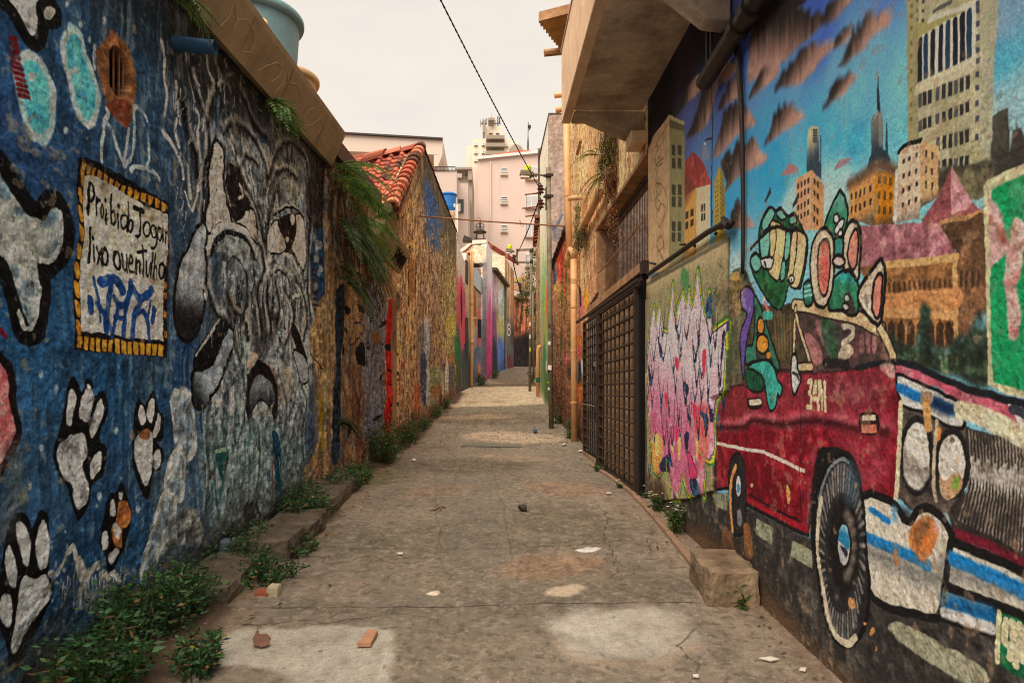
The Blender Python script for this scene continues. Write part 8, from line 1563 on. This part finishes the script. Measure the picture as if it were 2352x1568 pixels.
# tree at the far end
tt = thing('tree', (1.95, 27.2, gz(27)), 'small leafy tree leaning over the far right wall of the alley', 'tree')
part(tt, 'trunk', M_RUST, MB().tube([(1.95, 27.2, gz(27) - .1), (1.9, 27.2, 4.2), (1.75, 27.2, 5.3), (1.55, 27.2, 6.3)], [.09, .07, .05, .02], 8).tube([(1.88, 27.2, 4.4), (1.6, 27.1, 5.0), (1.35, 27.1, 5.5)], [.05, .03, .015], 6).tube([(1.78, 27.2, 5.2), (1.9, 27.1, 6.0), (1.85, 27.1, 6.8)], [.04, .03, .015], 6))
mb = MB(); r = random.Random(13); TP = ((92, 104, 44), (70, 88, 38), (116, 122, 56), (56, 72, 32))
cl = [(1.45, 5.6, .35), (1.3, 5.3, .25), (1.6, 6.1, .4), (1.8, 6.5, .4), (1.75, 5.6, .35), (1.9, 5.0, .3), (1.6, 4.7, .25), (1.85, 4.2, .25), (1.75, 3.4, .2), (1.8, 7.0, .25)]
for i in range(2300):
    x, z, q = r.choice(cl); d = rdir(r) * q * r.random() ** .4; p = Vector((x, 27.1, z)) + d; c = lin(r.choice(TP)) * r.uniform(.6, 1.3) * 1.2
    leaf(mb, p, rdir(r), rdir(r), .09 * r.uniform(.6, 1.2), .05, tuple(float(v) for v in c))
part(tt, 'crown', M_LEAF, mb)
# ================================================================ kerb blocks, step, litter
def rough_block(nm, x0, x1, y0, y1, h, mt, lab, cat, grp, seed, skew=0., z0=None, amp=.032, sub=10):
    r = random.Random(seed); bm_v = {}; m = MB()
    ox, oy = r.random() * 50, r.random() * 50
    def P(i, j, k_):
        key = (i, j, k_)
        if key not in bm_v:
            fx, fy, fz = i / sub, j / sub, k_ / 3
            y = y0 + (y1 - y0) * fy; x = x0 + (x1 - x0) * fx + skew * (fy - .5); z = (gz(y) - .04 if z0 is None else z0) + (h + .04) * fz
            a = float(fbm(np.array([x * 7 + ox]), np.array([y * 7 + z * 9 + oy]), 3, seed)[0]) - .5; b = float(fbm(np.array([y * 8 + ox]), np.array([x * 8 - z * 9 + oy]), 3, seed + 1)[0]) - .5
            e = (abs(fx - .5) > .49) + (abs(fy - .5) > .49) + (fz > .99)
            cx, cy = (x0 + x1) / 2, (y0 + y1) / 2
            if e >= 2: x += (cx - x) * .05; y += (cy - y) * .03; z -= .012 * (fz > .99)
            bm_v[key] = len(m.v); m.v.append((x + a * amp * 2, y + b * amp * 2, z + (a + b) * amp))
        return bm_v[key]
    for i in range(sub):
        for j in range(sub): m.f.append((P(i, j, 3), P(i + 1, j, 3), P(i + 1, j + 1, 3), P(i, j + 1, 3))); 
    for j in range(sub):
        for k_ in range(3): m.f.append((P(sub, j, k_), P(sub, j + 1, k_), P(sub, j + 1, k_ + 1), P(sub, j, k_ + 1))); m.f.append((P(0, j + 1, k_), P(0, j, k_), P(0, j, k_ + 1), P(0, j + 1, k_ + 1)))
    for i in range(sub):
        for k_ in range(3): m.f.append((P(i, 0, k_), P(i + 1, 0, k_), P(i + 1, 0, k_ + 1), P(i, 0, k_ + 1))); m.f.append((P(i + 1, sub, k_), P(i, sub, k_), P(i, sub, k_ + 1), P(i + 1, sub, k_ + 1)))
    return solo(m, nm, mt, lab, cat, grp)
K = 'broken kerb blocks along the left wall'
rough_block('kerb_block', -1.98, -1.60, 4.15, 4.86, .13, M_STONE, 'broken kerb block nearest the camera with a dark edge', 'kerb block', K, 1, -.02)
rough_block('kerb_block', -1.86, -1.47, 4.98, 5.50, .17, M_STONE, 'raised square kerb block behind the white stone', 'kerb block', K, 2)
rough_block('kerb_block', -1.84, -1.43, 5.54, 6.05, .15, M_STONE, 'kerb block standing at the foot of the dark blue drip', 'kerb block', K, 3)
rough_block('kerb_block', -1.84, -1.46, 6.2, 8.3, .15, M_STONE, 'long low kerb strip beside the bushy weed', 'kerb block', K, 4, -.02, sub=12)
rough_block('stone', -2.02, -1.86, 4.92, 5.06, .17, mat('blue_splashed_stone', (84, 92, 104), .9, .3, 8, .4, 30), 'bluish paint splashed stone against the wall among weeds', 'stone', None, 5)
p = gp('D 629,1367'); rough_block('stone', p.x - .035, p.x + .035, p.y - .03, p.y + .04, .065, mat('cream_stone', (180, 166, 138), .8, .2, 8, .2), 'small cream stone by the kerb weeds', 'stone', None, 6, amp=.012)
p = gp('D 603,1368'); rough_block('brick_shard', p.x - .05, p.x + .05, p.y - .02, p.y + .05, .035, mat('red_brick_shard', (150, 82, 62), .9, .3, 8, .3), 'red brick shard lying beside the cream stone', 'brick', None, 7, amp=.006)
rough_block('concrete_step', 1.345, 1.665, 4.16, 4.66, .215, M_BLOCK, 'square concrete step block against the mural wall', 'step', None, 8, .03, amp=.022, sub=10)
# dry leaf
p = gp('D 598,1475'); z = p.z + .008
lm = mat('dry_brown_leaf', (112, 78, 62), .8, .25, 12, .3, 40)
def flat(nm, pts, h, mt, lab, cat, curl=0., grp=None):
    m = MB(); c_ = Vector((sum(q[0] for q in pts) / len(pts), sum(q[1] for q in pts) / len(pts), 0)); n = len(pts)
    cz = gz(c_.y) + .012
    top = [Vector((x, y, gz(y) + .012 + h + curl * (((x - c_.x) ** 2 + (y - c_.y) ** 2) * 7 * (1 if i % 2 else .3)))) for i, (x, y) in enumerate(pts)]
    m.v = [tuple(q) for q in top] + [(q.x, q.y, q.z - max(h, .003)) for q in top] + [(c_.x, c_.y, cz + h + .004)]
    m.f = [(i, (i + 1) % n, 2 * n) for i in range(n)] + [(i, n + i, n + (i + 1) % n, (i + 1) % n) for i in range(n)] + [tuple(range(2 * n - 1, n - 1, -1))]
    return solo(m, nm, mt, lab, cat, grp)
G = lambda s_: [tuple(ghit(x, y)[:2]) for x, y in k(s_)]
lp = gp('D 598,1486'); lf = MB(); q = [Vector((lp.x + x, lp.y + y, lp.z + .01 + z)) for x, y, z in ((-.045, .01, .03), (-.03, .05, .075), (-.012, .03, .05), (.02, .04, .05), (.05, .02, .035), (.045, -.01, .008), (.01, -.02, .0), (-.03, -.015, .01))]; q.append(lp + Vector((0, .01, .045)))
lf.add(q, [(i, (i + 1) % 8, 8) for i in range(8)]); lf.add([v - Vector((0, -.002, .004)) for v in q], [((i + 1) % 8, i, 8) for i in range(8)]); solo(lf, 'dry_leaf', lm, 'curled brown dry leaf on the pale cement patch', 'leaf')
wd = MB(); q = [ghit(*s_) for s_ in k('D 820,1489 852,1489 868,1460 846,1457')]
wd.hexa([v + Vector((0, 0, .008)) for v in q], (0, 0, .026)); solo(wd, 'wood_offcut', mat('orange_wood_offcut', (172, 126, 98), .75, .15, 6, .15, 40, stretch=(1, 1, 1)), 'short orange wooden offcut on the pale cement patch', 'wood piece', bevel=.003)
flat('dark_scrap', G('D 1190,1170 1202,1168 1210,1170 1209,1176 1200,1176'), .03, M_BLACKPIPE, 'small dark scrap lying in mid lane', 'scrap', .2)
tw = MB(); q = [ghit(*s_) + Vector((0, 0, .012)) for s_ in k('GR 60,1082 120,1072 180,1040 195,1020 260,1048')]; tw.tube(q, .008, 5); q = [ghit(*s_) + Vector((0, 0, .014)) for s_ in k('GR 185,1080 200,1050 190,1010')]; tw.tube(q, .006, 5); q = [ghit(*s_) + Vector((0, 0, .014)) for s_ in k('GR 110,1030 190,1035')]; tw.tube(q, .005, 5)
solo(tw, 'dry_twig', mat('pale_dry_twig', (130, 108, 84), .9, .2, 10), 'pale dry branched twig lying in mid lane', 'twig')
gt_ = MB(); q = [ghit(*s_) + Vector((0, 0, .006)) for s_ in k('D 1058,1026 1199,1028 1197,1021 1062,1019')]; gt_.hexa(q, (0, 0, .012)); grate = solo(gt_, 'paint_strip', mat('paint_streaked_strip', (88, 90, 86), .7, .3, 14, .1, 40, col2=(116, 108, 88)), 'long narrow paint streaked strip lying across the lane', 'strip')
for f, w in ((0, .03), (.97, .03), (.36, .02), (.66, .02)):
    a, b = q[0].lerp(q[1], f), q[3].lerp(q[2], f); m = MB(); m.hexa([a + Vector((0, 0, .0125)), a + Vector((w, 0, .0125)), b + Vector((w, 0, .0125)), b + Vector((0, 0, .0125))], (0, 0, .004)); o = m.build('end_strip', M_STEEL, grate, origin=tuple(grate.location))
flat('plastic_scrap', G('P7 460,1320 480,1308 500,1310 514,1335 490,1342 468,1338'), .05, mat('blue_grey_plastic', (84, 100, 116), .4, .2, 10), 'crumpled bluish plastic scrap on the lane near the grey pole', 'litter', .3)
wm = mat('white_paper', (214, 204, 188), .8, .1, 10)
for s_, lab in (('D 1744,1517 1770,1514 1790,1520 1770,1524', 'torn white paper scrap near the mural wheel'), ('P7 860,1505 900,1490 915,1498 880,1512', 'white paper scrap by the foot of the gate'), ('GR 1920,335 1960,325 1975,338 1940,346', 'pale paper scrap beside the gate foot post'), ('D 1838,1540 1853,1540 1850,1547 1836,1545', 'tiny white scrap at the dirty edge of the mural wall'), ('D 1592,1555 1606,1556 1604,1561 1592,1560', 'tiny white scrap at the bottom edge of the lane'), ('Q2 450,1362 520,1362 515,1372 455,1372', 'thin white stick lying in front of the gate'), ('D 913,1273 925,1273 925,1276 913,1276', 'tiny yellowish chip in mid lane'), ('D 946,1058 953,1056 955,1060 948,1061', 'small white scrap on the left of the lane before the pale patch')):
    flat('paper_scrap', G(s_), .006, wm, lab, 'litter', .1, 'white litter scraps')
r = random.Random(31); GM_ = M_STONE
for i in range(34):
    f = r.random(); s_ = 'D %.1f,%.1f' % (1490 + f * 380 + r.gauss(0, 16), 1150 + f * 410 + r.gauss(0, 12))
    p = gp(s_)
    if p.x > 1.62: continue
    if 1.3 < p.x and 4.1 < p.y < 4.7: continue
    s = r.uniform(.004, .011); m = MB(); m.lathe(p + Vector((0, 0, .0)), [(s * .8, 0), (s, s * .5), (s * .5, s)], 6); solo(m, 'pebble', GM_, 'small grey brown crumb of stone along the foot of the mural wall', 'pebble', 'stone crumbs along the mural wall foot')
r = random.Random(52)
for i in range(70):                                   # fallen leaves drifted along both wall feet
    y = r.uniform(3.9, 11.5); left = r.random() < .62
    x = (-1.40 + abs(r.gauss(0, .22))) if left else (1.42 - abs(r.gauss(0, .16)))
    if not left and 4.0 < y < 4.8: continue
    p = Vector((x, y, gz(y) + .016)); a = r.uniform(0, 6.28); s = r.uniform(.018, .042); d = Vector((math.cos(a), math.sin(a), 0)); n = Vector((-d.y, d.x, 0)); m = MB()
    c = tuple(float(v) for v in lin(r.choice(((112, 80, 52), (90, 62, 44), (134, 104, 62), (76, 60, 44)))))
    q = [p, p + d * s * .5 + n * s * .3 + Vector((0, 0, .008)), p + d * s + Vector((0, 0, r.uniform(.002, .016))), p + d * s * .5 - n * s * .3 + Vector((0, 0, .006))]
    m.add(q + [v - Vector((0, 0, .003)) for v in q], [(0, 1, 2), (0, 2, 3), (6, 5, 4), (7, 6, 4)], c)
    solo(m, 'fallen_leaf', M_LEAF, 'small fallen brown leaf at the left kerb side of the lane' if left else 'small fallen brown leaf on the gate side of the lane', 'leaf', 'fallen leaves along the left kerb' if left else 'fallen leaves on the gate side')
# ================================================================ camera, light
cam = bpy.data.cameras.new('camera'); co = bpy.data.objects.new('camera', cam); COL.objects.link(co); sc.camera = co
co.location = (0, 0, H); co.rotation_euler = (math.radians(90), 0, 0)
cam.sensor_width = 36; cam.lens = 24; cam.shift_x = (1176 - CX) / 2352; cam.shift_y = (CY - 784) / 2352; cam.clip_end = 2000; cam.clip_start = .05
cam.dof.use_dof = True; cam.dof.focus_distance = 12.5; cam.dof.aperture_fstop = 9.0
EL = math.radians(58); AZ = math.radians(204)         # sun from the left, a little behind the camera
sv = Vector((math.sin(AZ) * math.cos(EL), math.cos(AZ) * math.cos(EL), math.sin(EL)))
su = bpy.data.lights.new('sun', 'SUN'); su.energy = SUN_E; su.angle = math.radians(60); su.color = (1.0, .89, .75); so = bpy.data.objects.new('sun', su); COL.objects.link(so)
so.rotation_euler = (-sv).to_track_quat('-Z', 'Y').to_euler(); so.location = (-6, -3, 12)
w = bpy.data.worlds.new('World'); sc.world = w; w.use_nodes = True; nt = w.node_tree; nt.nodes.clear(); N = nt.nodes.new; L = nt.links.new
out = N('ShaderNodeOutputWorld'); bg = N('ShaderNodeBackground'); sky = N('ShaderNodeTexSky'); sky.sky_type = 'NISHITA'; sky.sun_disc = False; sky.sun_elevation = EL; sky.sun_rotation = AZ; sky.dust_density = 3; sky.air_density = 1.4
tc = N('ShaderNodeTexCoord'); mp = N('ShaderNodeMapping'); mp.inputs['Scale'].default_value = (1, 1, 2.6); L(tc.outputs['Generated'], mp.inputs[0])
nz = N('ShaderNodeTexNoise'); nz.inputs['Scale'].default_value = 2.6; nz.inputs['Detail'].default_value = 7; nz.inputs['Roughness'].default_value = .55; L(mp.outputs[0], nz.inputs['Vector'])
rp = N('ShaderNodeMapRange'); rp.inputs[1].default_value = .3; rp.inputs[2].default_value = .72; rp.inputs[3].default_value = .80; rp.inputs[4].default_value = 1.0; L(nz.outputs[0], rp.inputs[0])
mx = N('ShaderNodeMix'); mx.data_type = 'RGBA'; L(rp.outputs[0], mx.inputs[0]); L(sky.outputs[0], mx.inputs[6]); mx.inputs[7].default_value = (*SKY_C, 1)
L(mx.outputs[2], bg.inputs[0]); bg.inputs[1].default_value = .1; L(bg.outputs[0], out.inputs[0])
vs = sc.view_settings; vs.view_transform = 'Standard'; vs.look = 'None'; vs.exposure = EXPO; vs.gamma = 1.0; vs.use_curve_mapping = False
sc.cycles.filter_width = 1.1; sc.cycles.max_bounces = 8; sc.cycles.diffuse_bounces = 5; sc.cycles.use_denoising = True
